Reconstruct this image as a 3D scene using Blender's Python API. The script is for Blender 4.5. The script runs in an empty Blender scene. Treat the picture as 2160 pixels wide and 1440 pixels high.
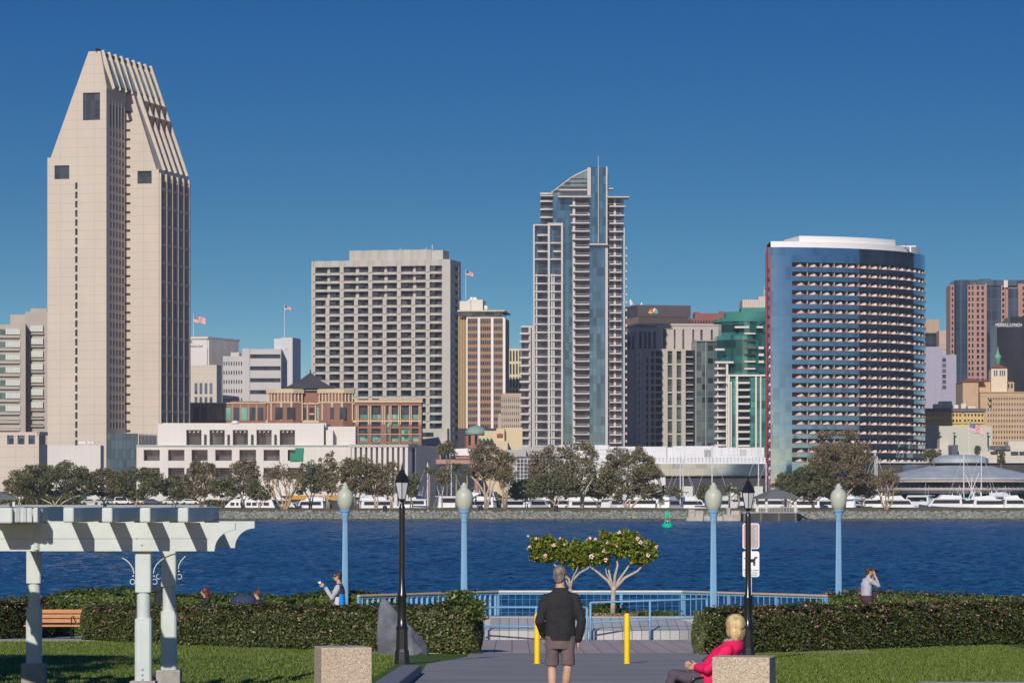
import bpy, bmesh, math, random
import numpy as np
from mathutils import Vector, Matrix
random.seed(7); RNG = np.random.default_rng(11)
SC = bpy.context.scene; COL = SC.collection
F = 8000.0; HOR = 1051.0; CZ = 5.0
def X(u, d): return (u-1080.0)*d/F
def Z(v, d): return CZ+(HOR-v)*d/F
def GZ(d): return 3.6-0.0249*d if d < 88 else 1.409-0.018*(d-88)      # path and plaza level
# ---------------- camera
cam = bpy.data.cameras.new('camera'); camo = bpy.data.objects.new('camera', cam); COL.objects.link(camo)
camo.location = (0, 0, CZ); camo.rotation_euler = (math.radians(90), 0, 0)
cam.sensor_width = 36; cam.lens = F/2160*36; cam.shift_y = (HOR-720)/2160
cam.clip_start = 0.5; cam.clip_end = 20000
SC.camera = camo
# ---------------- sky and sun
TRAVEL = Vector((0.22, 1.0, -0.50)).normalized()
SUN_EL = math.asin(-TRAVEL.z); SUN_ROT = math.atan2(-TRAVEL.x, -TRAVEL.y)
w = bpy.data.worlds.new("World"); SC.world = w; w.use_nodes = True
nt = w.node_tree; nt.nodes.clear()
sk = nt.nodes.new('ShaderNodeTexSky'); sk.sky_type = 'NISHITA'; sk.sun_disc = False
sk.sun_elevation = SUN_EL; sk.sun_rotation = SUN_ROT
sk.altitude = 0; sk.air_density = 1.0; sk.dust_density = 0.3; sk.ozone_density = 3.0
tc = nt.nodes.new('ShaderNodeTexCoord')
vm = nt.nodes.new('ShaderNodeVectorMath'); vm.operation = 'MULTIPLY'; vm.inputs[1].default_value = (1, 1, 6.5)
va = nt.nodes.new('ShaderNodeVectorMath'); va.operation = 'ADD'; va.inputs[1].default_value = (0, 0, 0.05)
vn = nt.nodes.new('ShaderNodeVectorMath'); vn.operation = 'NORMALIZE'
hs = nt.nodes.new('ShaderNodeHueSaturation'); hs.inputs['Saturation'].default_value = 1.35; hs.inputs['Hue'].default_value = 0.5
hs.inputs['Value'].default_value = 1.0
bg = nt.nodes.new('ShaderNodeBackground'); bg.inputs['Strength'].default_value = 0.085
out = nt.nodes.new('ShaderNodeOutputWorld')
L = nt.links.new
L(tc.outputs['Generated'], vm.inputs[0]); L(vm.outputs[0], va.inputs[0]); L(va.outputs[0], vn.inputs[0])
sz = nt.nodes.new('ShaderNodeSeparateXYZ'); L(tc.outputs['Generated'], sz.inputs[0])
rz_ = nt.nodes.new('ShaderNodeMapRange'); rz_.inputs[1].default_value = 0.0; rz_.inputs[2].default_value = 0.15; L(sz.outputs[2], rz_.inputs[0])
tr_ = nt.nodes.new('ShaderNodeMix'); tr_.data_type = 'RGBA'; L(rz_.outputs[0], tr_.inputs[0]); tr_.inputs[6].default_value = (4.8, 2.2, 1.0, 1); tr_.inputs[7].default_value = (.05, 1.30, 1.68, 1)
ml = nt.nodes.new('ShaderNodeMix'); ml.data_type = 'RGBA'; ml.blend_type = 'MULTIPLY'; ml.inputs[0].default_value = 1.0
L(vn.outputs[0], sk.inputs[0]); L(sk.outputs[0], hs.inputs['Color']); L(hs.outputs[0], ml.inputs[6]); L(tr_.outputs[2], ml.inputs[7]); L(ml.outputs[2], bg.inputs['Color']); L(bg.outputs[0], out.inputs['Surface'])
sun = bpy.data.lights.new('sun', 'SUN'); sun.energy = 4.1; sun.angle = math.radians(0.5); sun.color = (1.0, 0.93, 0.84)
suno = bpy.data.objects.new('sun', sun); COL.objects.link(suno)
suno.rotation_euler = TRAVEL.to_track_quat('-Z', 'Y').to_euler(); suno.location = (-40, -60, 80)
SC.view_settings.view_transform = 'Standard'; SC.view_settings.look = 'None'
SC.view_settings.exposure = 0.0; SC.view_settings.gamma = 1.0

# ---------------- materials
def nodes(name):
    m = bpy.data.materials.new(name); m.use_nodes = True
    return m, m.node_tree, m.node_tree.nodes['Principled BSDF']
def setcol(m, c): m.diffuse_color = (c[0], c[1], c[2], 1)
def noise(t, scale, detail=3, coord='Object', stretch=None, rough=.55):
    tcn = t.nodes.new('ShaderNodeTexCoord'); n = t.nodes.new('ShaderNodeTexNoise')
    n.inputs['Scale'].default_value = scale; n.inputs['Detail'].default_value = detail; n.inputs['Roughness'].default_value = rough
    src = tcn.outputs[coord]
    if stretch:
        mp = t.nodes.new('ShaderNodeMapping'); mp.inputs['Scale'].default_value = stretch
        t.links.new(src, mp.inputs[0]); src = mp.outputs[0]
    t.links.new(src, n.inputs['Vector']); return n
def mixc(t, fac, a, b, blend='MIX'):
    mx = t.nodes.new('ShaderNodeMix'); mx.data_type = 'RGBA'; mx.blend_type = blend
    for sock, val in ((mx.inputs[0], fac), (mx.inputs[6], a), (mx.inputs[7], b)):
        if isinstance(val, bpy.types.NodeSocket): t.links.new(val, sock)
        elif isinstance(val, (int, float)): sock.default_value = val
        else: sock.default_value = (val[0], val[1], val[2], 1)
    return mx.outputs[2]
def math_(t, op, a, b=0.0):
    n = t.nodes.new('ShaderNodeMath'); n.operation = op
    for i, v in enumerate((a, b)):
        if isinstance(v, bpy.types.NodeSocket): t.links.new(v, n.inputs[i])
        else: n.inputs[i].default_value = v
    return n.outputs[0]
def ramp(t, fac, stops):
    r = t.nodes.new('ShaderNodeValToRGB'); e = r.color_ramp.elements
    while len(e) < len(stops): e.new(0.5)
    for i, (p, c) in enumerate(stops): e[i].position = p; e[i].color = (c[0], c[1], c[2], 1)
    t.links.new(fac, r.inputs[0]); return r.outputs[0]
def bump(t, b, h, strength, dist=0.05):
    n = t.nodes.new('ShaderNodeBump'); n.inputs['Strength'].default_value = strength; n.inputs['Distance'].default_value = dist
    t.links.new(h, n.inputs['Height']); t.links.new(n.outputs[0], b.inputs['Normal'])
def pm(name, c, rough=.65, metal=0., var=.10, scale=1.5, bmp=0., bs=30, bd=.02, spec=.35, joints=None):
    """plain procedural surface: noise mottling, optional bump, optional panel joints (dz, dx, width, darkening)"""
    m, t, b = nodes(name); setcol(m, c)
    b.inputs['Roughness'].default_value = rough; b.inputs['Metallic'].default_value = metal
    b.inputs['Specular IOR Level'].default_value = spec
    n = noise(t, scale, 5)
    lo = [x*(1-var) for x in c]; hi = [min(1, x*(1+var)) for x in c]
    col = ramp(t, n.outputs['Fac'], [(.3, lo), (.7, hi)])
    if joints:
        dz, dx, jw, dk = joints
        tcn = t.nodes.new('ShaderNodeTexCoord'); sp = t.nodes.new('ShaderNodeSeparateXYZ'); t.links.new(tcn.outputs['Object'], sp.inputs[0])
        fz = math_(t, 'LESS_THAN', math_(t, 'FRACT', math_(t, 'DIVIDE', sp.outputs[2], dz)), jw/dz)
        fac = fz
        if dx:
            xy = math_(t, 'ADD', sp.outputs[0], sp.outputs[1])
            fx = math_(t, 'LESS_THAN', math_(t, 'FRACT', math_(t, 'DIVIDE', math_(t, 'ADD', xy, 500.), dx)), jw/dx)
            fac = math_(t, 'MAXIMUM', fz, fx)
        fac = math_(t, 'MULTIPLY', fac, dk)
        # faint streaks and panel-to-panel difference
        st = noise(t, 1.0, 3, stretch=(.7, .7, .04))
        col = mixc(t, math_(t, 'MULTIPLY', st.outputs['Fac'], .22), col, [x*.62 for x in c])
        col = mixc(t, fac, col, [x*.45 for x in c])
    t.links.new(col, b.inputs['Base Color'])
    if bmp: bump(t, b, noise(t, bs, 4).outputs['Fac'], bmp, bd)
    return m
def glass(name, c, rough=.12, metal=.75, var=.25, scale=.4, mull=None, mc=None):
    """building glass: tinted mirror-like pane, uneven panel by panel"""
    m, t, b = nodes(name); setcol(m, c)
    b.inputs['Roughness'].default_value = rough; b.inputs['Metallic'].default_value = metal
    tcn = t.nodes.new('ShaderNodeTexCoord'); sq_ = t.nodes.new('ShaderNodeSeparateXYZ'); t.links.new(tcn.outputs['Object'], sq_.inputs[0])
    pz, px = (mull[0], mull[1]) if mull else (3.1, 1.6)
    cb = t.nodes.new('ShaderNodeCombineXYZ'); v = t.nodes.new('ShaderNodeTexWhiteNoise'); v.noise_dimensions = '2D'
    t.links.new(math_(t, 'FLOOR', math_(t, 'DIVIDE', math_(t, 'ADD', sq_.outputs[0], sq_.outputs[1]), px)), cb.inputs[0]); t.links.new(math_(t, 'FLOOR', math_(t, 'DIVIDE', sq_.outputs[2], pz)), cb.inputs[1]); t.links.new(cb.outputs[0], v.inputs['Vector'])
    col = ramp(t, v.outputs['Value'], [(.05, [x*(1-var)*.8 for x in c]), (.35, [x*(1-var*.3) for x in c]), (.8, [x*(1+var*.3) for x in c]), (1, [min(1, x*(1+var)) for x in c])])
    if mull:
        dz, dx, jw = mull
        sp = t.nodes.new('ShaderNodeSeparateXYZ'); t.links.new(tcn.outputs['Object'], sp.inputs[0])
        fz = math_(t, 'LESS_THAN', math_(t, 'FRACT', math_(t, 'DIVIDE', sp.outputs[2], dz)), jw/dz)
        xy = math_(t, 'ADD', math_(t, 'ADD', sp.outputs[0], sp.outputs[1]), 500.)
        fx = math_(t, 'LESS_THAN', math_(t, 'FRACT', math_(t, 'DIVIDE', xy, dx)), jw/dx)
        fac = math_(t, 'MAXIMUM', fz, fx)
        col = mixc(t, math_(t, 'MULTIPLY', fac, .8), col, mc or [x*.5 for x in c])
    t.links.new(col, b.inputs['Base Color'])
    return m
def leafmat(name, stops, rough=.55):
    m, t, b = nodes(name); setcol(m, stops[len(stops)//2][1])
    g = t.nodes.new('ShaderNodeNewGeometry')
    r = ramp(t, g.outputs['Random Per Island'], stops)
    n = noise(t, .9, 3)
    col = mixc(t, math_(t, 'MULTIPLY', n.outputs['Fac'], .35), r, [x*.5 for x in stops[0][1]])
    t.links.new(col, b.inputs['Base Color']); b.inputs['Roughness'].default_value = rough
    b.inputs['Specular IOR Level'].default_value = .3
    return m

# ---------------- mesh builder
class MB:
    def __init__(s): s.v = []; s.f = []; s.mi = []; s.cur = 0
    def add(s, vs, fs):
        o = len(s.v); s.v += [tuple(p) for p in vs]; s.f += [tuple(i+o for i in f) for f in fs]; s.mi += [s.cur]*len(fs); return s
    def box(s, x0, x1, y0, y1, z0, z1):
        return s.add([(x0,y0,z0),(x1,y0,z0),(x1,y1,z0),(x0,y1,z0),(x0,y0,z1),(x1,y0,z1),(x1,y1,z1),(x0,y1,z1)],
                     [(0,3,2,1),(4,5,6,7),(0,1,5,4),(1,2,6,5),(2,3,7,6),(3,0,4,7)])
    def obox(s, c, sx, sy, sz, rz=0, rx=0, ry=0):
        m = Matrix.Translation(c) @ Matrix.Rotation(rz, 4, 'Z') @ Matrix.Rotation(ry, 4, 'Y') @ Matrix.Rotation(rx, 4, 'X')
        q = [(-1,-1,-1),(1,-1,-1),(1,1,-1),(-1,1,-1),(-1,-1,1),(1,-1,1),(1,1,1),(-1,1,1)]
        return s.add([m @ Vector((a*sx/2, b*sy/2, c_*sz/2)) for a, b, c_ in q],
                     [(0,3,2,1),(4,5,6,7),(0,1,5,4),(1,2,6,5),(2,3,7,6),(3,0,4,7)])
    def prism(s, poly, z0, z1):                     # plan polygon, counter-clockwise
        n = len(poly)
        vs = [(p[0], p[1], z0) for p in poly]+[(p[0], p[1], z1) for p in poly]
        return s.add(vs, [tuple(range(n-1, -1, -1)), tuple(range(n, 2*n))]+[(i, (i+1) % n, n+(i+1) % n, n+i) for i in range(n)])
    def profile(s, poly, y0, y1):                   # x-z polygon extruded along y
        n = len(poly)
        vs = [(p[0], y0, p[1]) for p in poly]+[(p[0], y1, p[1]) for p in poly]
        return s.add(vs, [tuple(range(n)), tuple(range(2*n-1, n-1, -1))]+[((i+1) % n, i, n+i, n+(i+1) % n) for i in range(n)])
    def tube(s, pts, rad, n=8, cap=True):
        pts = [Vector(p) for p in pts]
        if isinstance(rad, (int, float)): rad = [rad]*len(pts)
        vs = []; fs = []; up = None
        for i, p in enumerate(pts):
            d = (pts[min(i+1, len(pts)-1)]-pts[max(i-1, 0)])
            if d.length < 1e-9: d = Vector((0, 0, 1))
            d.normalize()
            if up is None:
                up = Vector((0, 0, 1)) if abs(d.z) < .9 else Vector((1, 0, 0))
            a = d.cross(up)
            if a.length < 1e-4: a = d.cross(Vector((0, 1, 0)))
            a.normalize(); b = d.cross(a).normalized(); up = -b if False else up
            for k in range(n):
                t = 2*math.pi*k/n
                vs.append(p+rad[i]*(math.cos(t)*a+math.sin(t)*b))
        for i in range(len(pts)-1):
            for k in range(n):
                k2 = (k+1) % n
                fs.append((i*n+k, i*n+k2, (i+1)*n+k2, (i+1)*n+k))
        if cap: fs += [tuple(range(n-1, -1, -1)), tuple((len(pts)-1)*n+k for k in range(n))]
        return s.add(vs, fs)
    def lathe(s, prof, n=24, c=(0, 0, 0), flute=0, ph=0, half=None):
        vs = []; fs = []
        for (r, z) in prof:
            for k in range(n):
                t = 2*math.pi*k/n+ph; rr = r*(1-flute*(k % 2))
                vs.append((c[0]+rr*math.cos(t), c[1]+rr*math.sin(t), c[2]+z))
        for i in range(len(prof)-1):
            for k in range(n):
                k2 = (k+1) % n; fs.append((i*n+k, i*n+k2, (i+1)*n+k2, (i+1)*n+k))
        fs += [tuple(range(n-1, -1, -1)), tuple((len(prof)-1)*n+k for k in range(n))]
        return s.add(vs, fs)
    def loft(s, rings, n=16):                        # rings of (cx, cy, cz, rx, ry[, tilt_x, tilt_y])
        vs = []; fs = []
        for r in rings:
            tx, ty = (r[5], r[6]) if len(r) > 5 else (0, 0)
            for k in range(n):
                t = 2*math.pi*k/n; a = r[3]*math.cos(t); b = r[4]*math.sin(t)
                vs.append((r[0]+a, r[1]+b, r[2]+a*tx+b*ty))
        for i in range(len(rings)-1):
            for k in range(n):
                k2 = (k+1) % n; fs.append((i*n+k, i*n+k2, (i+1)*n+k2, (i+1)*n+k))
        fs += [tuple(range(n-1, -1, -1)), tuple((len(rings)-1)*n+k for k in range(n))]
        return s.add(vs, fs)
    def ball(s, c, r, sq=(1, 1, 1), n=12, m=8):
        pr = [(max(1e-4, math.sin(math.pi*i/m)), -math.cos(math.pi*i/m)) for i in range(m+1)]
        vs = []; fs = []
        for (a, z) in pr:
            for k in range(n):
                t = 2*math.pi*k/n; vs.append((c[0]+r*a*math.cos(t)*sq[0], c[1]+r*a*math.sin(t)*sq[1], c[2]+r*z*sq[2]))
        for i in range(m):
            for k in range(n):
                k2 = (k+1) % n; fs.append((i*n+k, i*n+k2, (i+1)*n+k2, (i+1)*n+k))
        return s.add(vs, fs)
    def build(s, name, mat, parent=None, smooth=False, bevel=0, off=None):
        me = bpy.data.meshes.new(name)
        me.from_pydata(s.v, [], s.f)
        mats = mat if isinstance(mat, (list, tuple)) else [mat]
        for mm in mats: me.materials.append(mm)
        if len(mats) > 1: me.polygons.foreach_set('material_index', s.mi)
        if smooth: me.polygons.foreach_set('use_smooth', [True]*len(me.polygons))
        me.update()
        o = bpy.data.objects.new(name, me); COL.objects.link(o)
        if parent:
            o.parent = parent
            if off is not None: o.location = (-off[0], -off[1], -off[2])
        if smooth == 2:
            md = o.modifiers.new('e', 'EDGE_SPLIT'); md.split_angle = math.radians(40)
        if bevel:
            md = o.modifiers.new('b', 'BEVEL'); md.width = bevel; md.segments = 2; md.limit_method = 'ANGLE'
        return o
def np_mesh(name, verts, quads, mat, parent=None, smooth=False):
    me = bpy.data.meshes.new(name); nv = len(verts); k = quads.shape[1]; nf = len(quads)
    me.vertices.add(nv); me.vertices.foreach_set('co', np.ascontiguousarray(verts, dtype=np.float32).ravel())
    me.loops.add(nf*k); me.loops.foreach_set('vertex_index', np.ascontiguousarray(quads, dtype=np.int32).ravel())
    me.polygons.add(nf); me.polygons.foreach_set('loop_start', np.arange(0, nf*k, k, dtype=np.int32))
    if smooth: me.polygons.foreach_set('use_smooth', np.ones(nf, dtype=bool))
    me.materials.append(mat); me.update(calc_edges=True); me.validate()
    o = bpy.data.objects.new(name, me); COL.objects.link(o)
    if parent: o.parent = parent
    return o
def leaves(name, pts, size, mat, parent=None, nrm=None, spread=1.0, aspect=.5, rng=RNG):
    """one small rhombic leaf (slightly folded) at every point"""
    n = len(pts)
    a = rng.normal(size=(n, 3)); a /= np.linalg.norm(a, axis=1)[:, None]
    if nrm is not None:
        a = nrm+spread*a; a /= np.linalg.norm(a, axis=1)[:, None]
    r = rng.normal(size=(n, 3)); u = np.cross(a, r); u /= np.linalg.norm(u, axis=1)[:, None]+1e-9
    v = np.cross(a, u); sz = size*rng.uniform(.6, 1.3, n)[:, None]
    p = np.stack([pts-u*sz, pts-v*sz*aspect+a*sz*.18, pts+u*sz, pts+v*sz*aspect+a*sz*.18], 1).reshape(-1, 3)
    return np_mesh(name, p, np.arange(4*n).reshape(n, 4), mat, parent)
# ---------------- things
def tag(o, label=None, cat=None, group=None, kind=None):
    for k, v in (('label', label), ('category', cat), ('group', group), ('kind', kind)):
        if v: o[k] = v
    return o
def thing(name, label, cat, loc=(0, 0, 0), rz=0, group=None):
    o = bpy.data.objects.new(name, None); COL.objects.link(o); o.empty_display_size = .3
    o.location = loc; o.rotation_euler = (0, 0, rz); return tag(o, label, cat, group)
def struct(o): o['kind'] = 'structure'; return o
def children_of(o): return [c for c in bpy.data.objects if c.parent == o]
def dup(root, loc, rz=0, label=None, scale=None, kids=None):
    r = root.copy(); COL.objects.link(r); r.location = loc; r.rotation_euler = (0, 0, rz)
    if label: r['label'] = label
    if scale: r.scale = scale if isinstance(scale, tuple) else (scale,)*3
    def rec(src, dst):
        for ch in children_of(src):
            c = ch.copy(); COL.objects.link(c); c.parent = dst; rec(ch, c)
    rec(root, r); return r
def many(parent, name, mbs, mat, cap=100, **kw):
    """repeated parts: the first `cap` as parts of their own, the rest as one stuff part"""
    for m in mbs[:cap]: m.build(name, mat, parent, **kw)
    if len(mbs) > cap:
        a = MB()
        for m in mbs[cap:]: a.add(m.v, m.f)
        a.build(name, mat, parent, **kw)['kind'] = 'stuff'
def text_mesh(name, body, size, mat, parent, loc, rot, extrude=.02, align='CENTER', sx=1.0, spacing=1.0):
    c = bpy.data.curves.new(name, 'FONT'); c.body = body; c.size = size; c.extrude = extrude; c.align_x = align; c.align_y = 'CENTER'; c.space_line = spacing
    o = bpy.data.objects.new(name, c); COL.objects.link(o)
    bpy.context.view_layer.update()
    me = bpy.data.meshes.new_from_object(o.evaluated_get(bpy.context.evaluated_depsgraph_get()))
    bpy.data.objects.remove(o); me.materials.clear(); me.materials.append(mat)
    r = bpy.data.objects.new(name, me); COL.objects.link(r); r.parent = parent; r.location = loc; r.rotation_euler = rot; r.scale = (sx, 1, 1)
    return r
# ---------------- building frame: s runs right along the front, t runs away from the camera
class Bld:
    def __init__(s, name, label, cat, u, d, r=0., base=0., group=None):
        s.r = math.radians(r); s.x0 = X(u, d); s.y0 = d
        s.o = thing(name, label, cat, (s.x0, d, base), s.r, group); s.base = base
        s.c, s.sn = math.cos(s.r), math.sin(s.r)
    def s_(s, u, t=0.):
        k = (u-1080)/F; x = s.x0-t*s.sn; y = s.y0+t*s.c
        return (k*y-x)/(s.c-k*s.sn)
    def t_(s, u, a=0.):
        k = (u-1080)/F; x = s.x0+a*s.c; y = s.y0+a*s.sn
        return (k*y-x)/(-s.sn-k*s.c)
    def z_(s, v, a=0., t=0.): return Z(v, s.y0+a*s.sn+t*s.c)-s.base
def fac(mb, wins, side, a0, a1, z0, z1, plane, nc, nr, ww, wh, rec=.8, core=True, zoff=0., pier_out=0.):
    """recessed window grid: piers and spandrels in mb, one pane per opening in wins.
       side F: plane is t, looking -t; R: plane is s, looking +s; L: plane is s, looking -s"""
    def bx(m, p, q, zz0, zz1, d0, d1):              # d measured inwards from the plane
        if side == 'F': m.box(p, q, plane+d0, plane+d1, zz0, zz1)
        elif side == 'R': m.box(plane-d1, plane-d0, p, q, zz0, zz1)
        else: m.box(plane+d0, plane+d1, p, q, zz0, zz1)
    cw = (a1-a0)/nc; ch = (z1-z0)/nr; pw = cw*(1-ww); sh = ch*(1-wh)
    for i in range(nc+1):
        c = a0+i*cw; p = max(a0, c-pw/2); q = min(a1, c+pw/2)
        bx(mb, p, q, z0, z1, -pier_out, rec)
    for j in range(nr+1):
        c = z0+j*ch; p = max(z0, c-sh/2); q = min(z1, c+sh/2)
        bx(mb, a0+.01, a1-.01, p, q, .03, rec)
    for j in range(nr-1, -1, -1):
        for i in range(nc):
            w = MB(); bx(w, a0+i*cw+pw/2, a0+(i+1)*cw-pw/2, z0+j*ch+sh/2, z0+(j+1)*ch-sh/2, rec-.06, rec-.01); wins.append(w)
# ================= the setting =================
def lawn_z(x, d):
    z = GZ(d)
    if d < 100:
        k = min(1, max(0, (-2.6-x)/2.6)); k = k*k*(3-2*k)
        f = min(1, max(0, (84-d)/14)); z -= .26*k*f
    if d > 119: z = max(-3, z-(d-119)*1.1)
    return z
def grass_mat(name, c1, c2, c3, stripes=True):
    m, t, b = nodes(name); setcol(m, c2)
    n1 = noise(t, .35, 4, stretch=(.35, 1.6, 1)); n2 = noise(t, 26, 3, stretch=(1, .35, 1)); n3 = noise(t, 3.5, 4)
    col = ramp(t, n1.outputs['Fac'], [(.35, c1), (.5, c2), (.66, c3)])
    col = mixc(t, math_(t, 'MULTIPLY', n2.outputs['Fac'], .75), col, [x*.35 for x in c1])
    col = mixc(t, math_(t, 'MULTIPLY', n3.outputs['Fac'], .35), col, c2)
    t.links.new(col, b.inputs['Base Color']); b.inputs['Roughness'].default_value = .8; b.inputs['Specular IOR Level'].default_value = .15
    bump(t, b, n2.outputs['Fac'], .8, .06); return m
m_grass = grass_mat('lawn_grass', (.075, .14, .018), (.10, .165, .025), (.20, .19, .06))
xs = np.unique(np.concatenate([np.arange(-60, -8, 2.), np.arange(-8, -2, .4), np.arange(-2, 8, 1.), np.arange(8, 62, 2.)]))
ys = np.concatenate([np.arange(2, 119, 1.), np.arange(119, 124, .5)])
V = []; Fq = []
for j, y in enumerate(ys):
    for x in xs: V.append((x, y, lawn_z(x, y)))
nx = len(xs)
for j in range(len(ys)-1):
    for i in range(nx-1): Fq.append((j*nx+i, j*nx+i+1, (j+1)*nx+i+1, (j+1)*nx+i))
struct(np_mesh('ground', np.array(V), np.array(Fq), m_grass))
def sheet(name, poly, mat, dz=.012):
    m = MB(); vs = [(x, y, GZ(y)+dz) for x, y in poly]+[(x, y, GZ(y)-.05) for x, y in poly]; n = len(poly)
    m.add(vs, [tuple(range(n))]+[(i+n, (i+1) % n+n, (i+1) % n, i) for i in range(n)])
    return struct(m.build(name, mat))
# asphalt path with cross bands, slab joints
m_path, t, b = nodes('asphalt'); setcol(m_path, (.13, .125, .125))
n = noise(t, 1.1, 5, stretch=(.22, .9, 1), rough=.7); n2 = noise(t, 60, 3)
tcn = t.nodes.new('ShaderNodeTexCoord'); sp = t.nodes.new('ShaderNodeSeparateXYZ'); t.links.new(tcn.outputs['Object'], sp.inputs[0])
jy = math_(t, 'LESS_THAN', math_(t, 'FRACT', math_(t, 'DIVIDE', sp.outputs[1], 1.83)), .03)
yb = t.nodes.new('ShaderNodeTexNoise'); yb.noise_dimensions = '1D'; yb.inputs['Scale'].default_value = .55; t.links.new(math_(t, 'FLOOR', math_(t, 'DIVIDE', sp.outputs[1], 1.83)), yb.inputs['W'])
col = ramp(t, n.outputs['Fac'], [(.3, (.17, .158, .155)), (.5, (.26, .243, .235)), (.68, (.35, .325, .305))])
col = mixc(t, math_(t, 'MULTIPLY', yb.outputs['Fac'], .45), col, (.13, .125, .13))
col = mixc(t, math_(t, 'MULTIPLY', n2.outputs['Fac'], .3), col, (.30, .28, .27))
col = mixc(t, math_(t, 'MULTIPLY', jy, .7), col, (.05, .05, .055))
t.links.new(col, b.inputs['Base Color']); b.inputs['Roughness'].default_value = .8; bump(t, b, n2.outputs['Fac'], .3, .01)
sheet('path', [(-1.57, 5), (3.4, 5), (3.4, 62), (3.9, 78), (4.6, 88), (-1.0, 88), (-.98, 83), (-1.68, 74.7), (-1.57, 65.5)], m_path)
m_paver, t, b = nodes('plaza_paver'); setcol(m_paver, (.34, .27, .24))
br = t.nodes.new('ShaderNodeTexBrick'); tcn = t.nodes.new('ShaderNodeTexCoord'); t.links.new(tcn.outputs['Object'], br.inputs['Vector'])
br.inputs['Scale'].default_value = 1.0; br.inputs['Brick Width'].default_value = .42; br.inputs['Row Height'].default_value = 4.0; br.offset = 0
br.inputs['Mortar Size'].default_value = .012; br.inputs['Color1'].default_value = (.46, .37, .33, 1); br.inputs['Color2'].default_value = (.38, .31, .28, 1); br.inputs['Mortar'].default_value = (.12, .10, .10, 1)
n2 = noise(t, 8, 4); t.links.new(mixc(t, math_(t, 'MULTIPLY', n2.outputs['Fac'], .25), br.outputs['Color'], (.16, .14, .13)), b.inputs['Base Color']); b.inputs['Roughness'].default_value = .8
sheet('plaza_paving', [(-4.5, 88.02), (8.5, 88.02), (8.5, 104.2), (-4.5, 104.2)], m_paver)
m_conc = pm('concrete_grey', (.36, .355, .35), .8, var=.14, scale=3, bmp=.3, bs=40, bd=.01)
sheet('promenade', [(-40, 104.4), (-15.3, 104.4), (-5.8, 108.0), (-5.8, 113.5), (-40, 113.5)], m_conc)
sheet('promenade', [(10.6, 108.0), (40, 108.0), (40, 113.5), (10.6, 113.5)], m_conc)
# garden footpath in front of the wooden bench
sheet('footpath', [(-18, 102.6), (-10.6, 102.6), (-10.6, 105.3), (-18, 105.3)], m_conc, .02)
# kerb
m_gran = pm('granite_kerb', (.17, .175, .19), .7, var=.2, scale=20, bmp=.2, bs=60, bd=.01)
k = MB(); e = .16
pts = [(-1.92, 65.6), (-1.57, 65.6), (-1.57, 20), (-1.92, 20)]
k.add([(x, y, GZ(y)+e) for x, y in pts]+[(x, y, GZ(y)-.2) for x, y in pts], [(3, 2, 1, 0), (0, 1, 5, 4), (1, 2, 6, 5), (2, 3, 7, 6), (3, 0, 4, 7)])
struct(k.build('kerb', m_gran, bevel=.02))
k = MB(); pts = [(-1.92, 65.6), (-2.3, 74.0), (-6, 75.5), (-6, 75.2), (-2.7, 73.5), (-2.15, 65.6)]
# water
m_water, t, b = nodes('bay_water'); setcol(m_water, (.01, .05, .16))
b.inputs['Roughness'].default_value = .18; b.inputs['IOR'].default_value = 1.33; b.inputs['Specular IOR Level'].default_value = .5
n0 = noise(t, .02, 3); n1 = noise(t, 1.1, 4, stretch=(.6, 1, 1)); 
t.links.new(ramp(t, n0.outputs['Fac'], [(.35, (.012, .066, .145)), (.65, (.020, .088, .185))]), b.inputs['Base Color'])
n4 = noise(t, .32, 3, stretch=(.7, 1, 1)); bump(t, b, math_(t, 'ADD', n1.outputs['Fac'], math_(t, 'MULTIPLY', n4.outputs['Fac'], 2.2)), 1.0, .62)
rows = [118.0]
while rows[-1] < 862: rows.append(rows[-1]+max(.22, rows[-1]*.0016))
rows = np.array(rows); NC = 420
uu = np.linspace(-.19, .19, NC)
Yg = np.repeat(rows[:, None], NC, 1); Xg = uu[None, :]*(Yg+40)
H = np.zeros_like(Xg); cell = np.maximum(.22, Yg*.0016); r2 = np.random.default_rng(5)
for i in range(60):
    lam = .62*1.055**i*r2.uniform(.9, 1.1); th = r2.normal(1.4, .85); kx, ky = math.cos(th)*2*math.pi/lam, math.sin(th)*2*math.pi/lam
    amp = .0165*lam**.8/(1+(lam/3.0)**2.2)
    wgt = np.clip((lam/cell-1.9)/1.2, 0, 1)
    ph = kx*Xg+ky*Yg+r2.uniform(0, 6.28)
    H += wgt*amp*np.sin(ph+.5*np.sin(ph))
mod = 1+.18*np.sin(Xg*.021+1.3*np.sin(Yg*.013))*np.sin(Yg*.031+2*np.sin(Xg*.017))
H *= mod
Vw = np.stack([Xg, Yg, H], -1).reshape(-1, 3)
idx = np.arange(len(rows)*NC).reshape(len(rows), NC)
Qw = np.stack([idx[:-1, :-1], idx[:-1, 1:], idx[1:, 1:], idx[1:, :-1]], -1).reshape(-1, 4)
struct(np_mesh('water', Vw, Qw, m_water, smooth=True))
m = MB(); m.add([(-3000, 110, -.45), (3000, 110, -.45), (3000, 1010, -.45), (-3000, 1010, -.45)], [(0, 1, 2, 3)])
struct(m.build('water', m_water))
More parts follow.
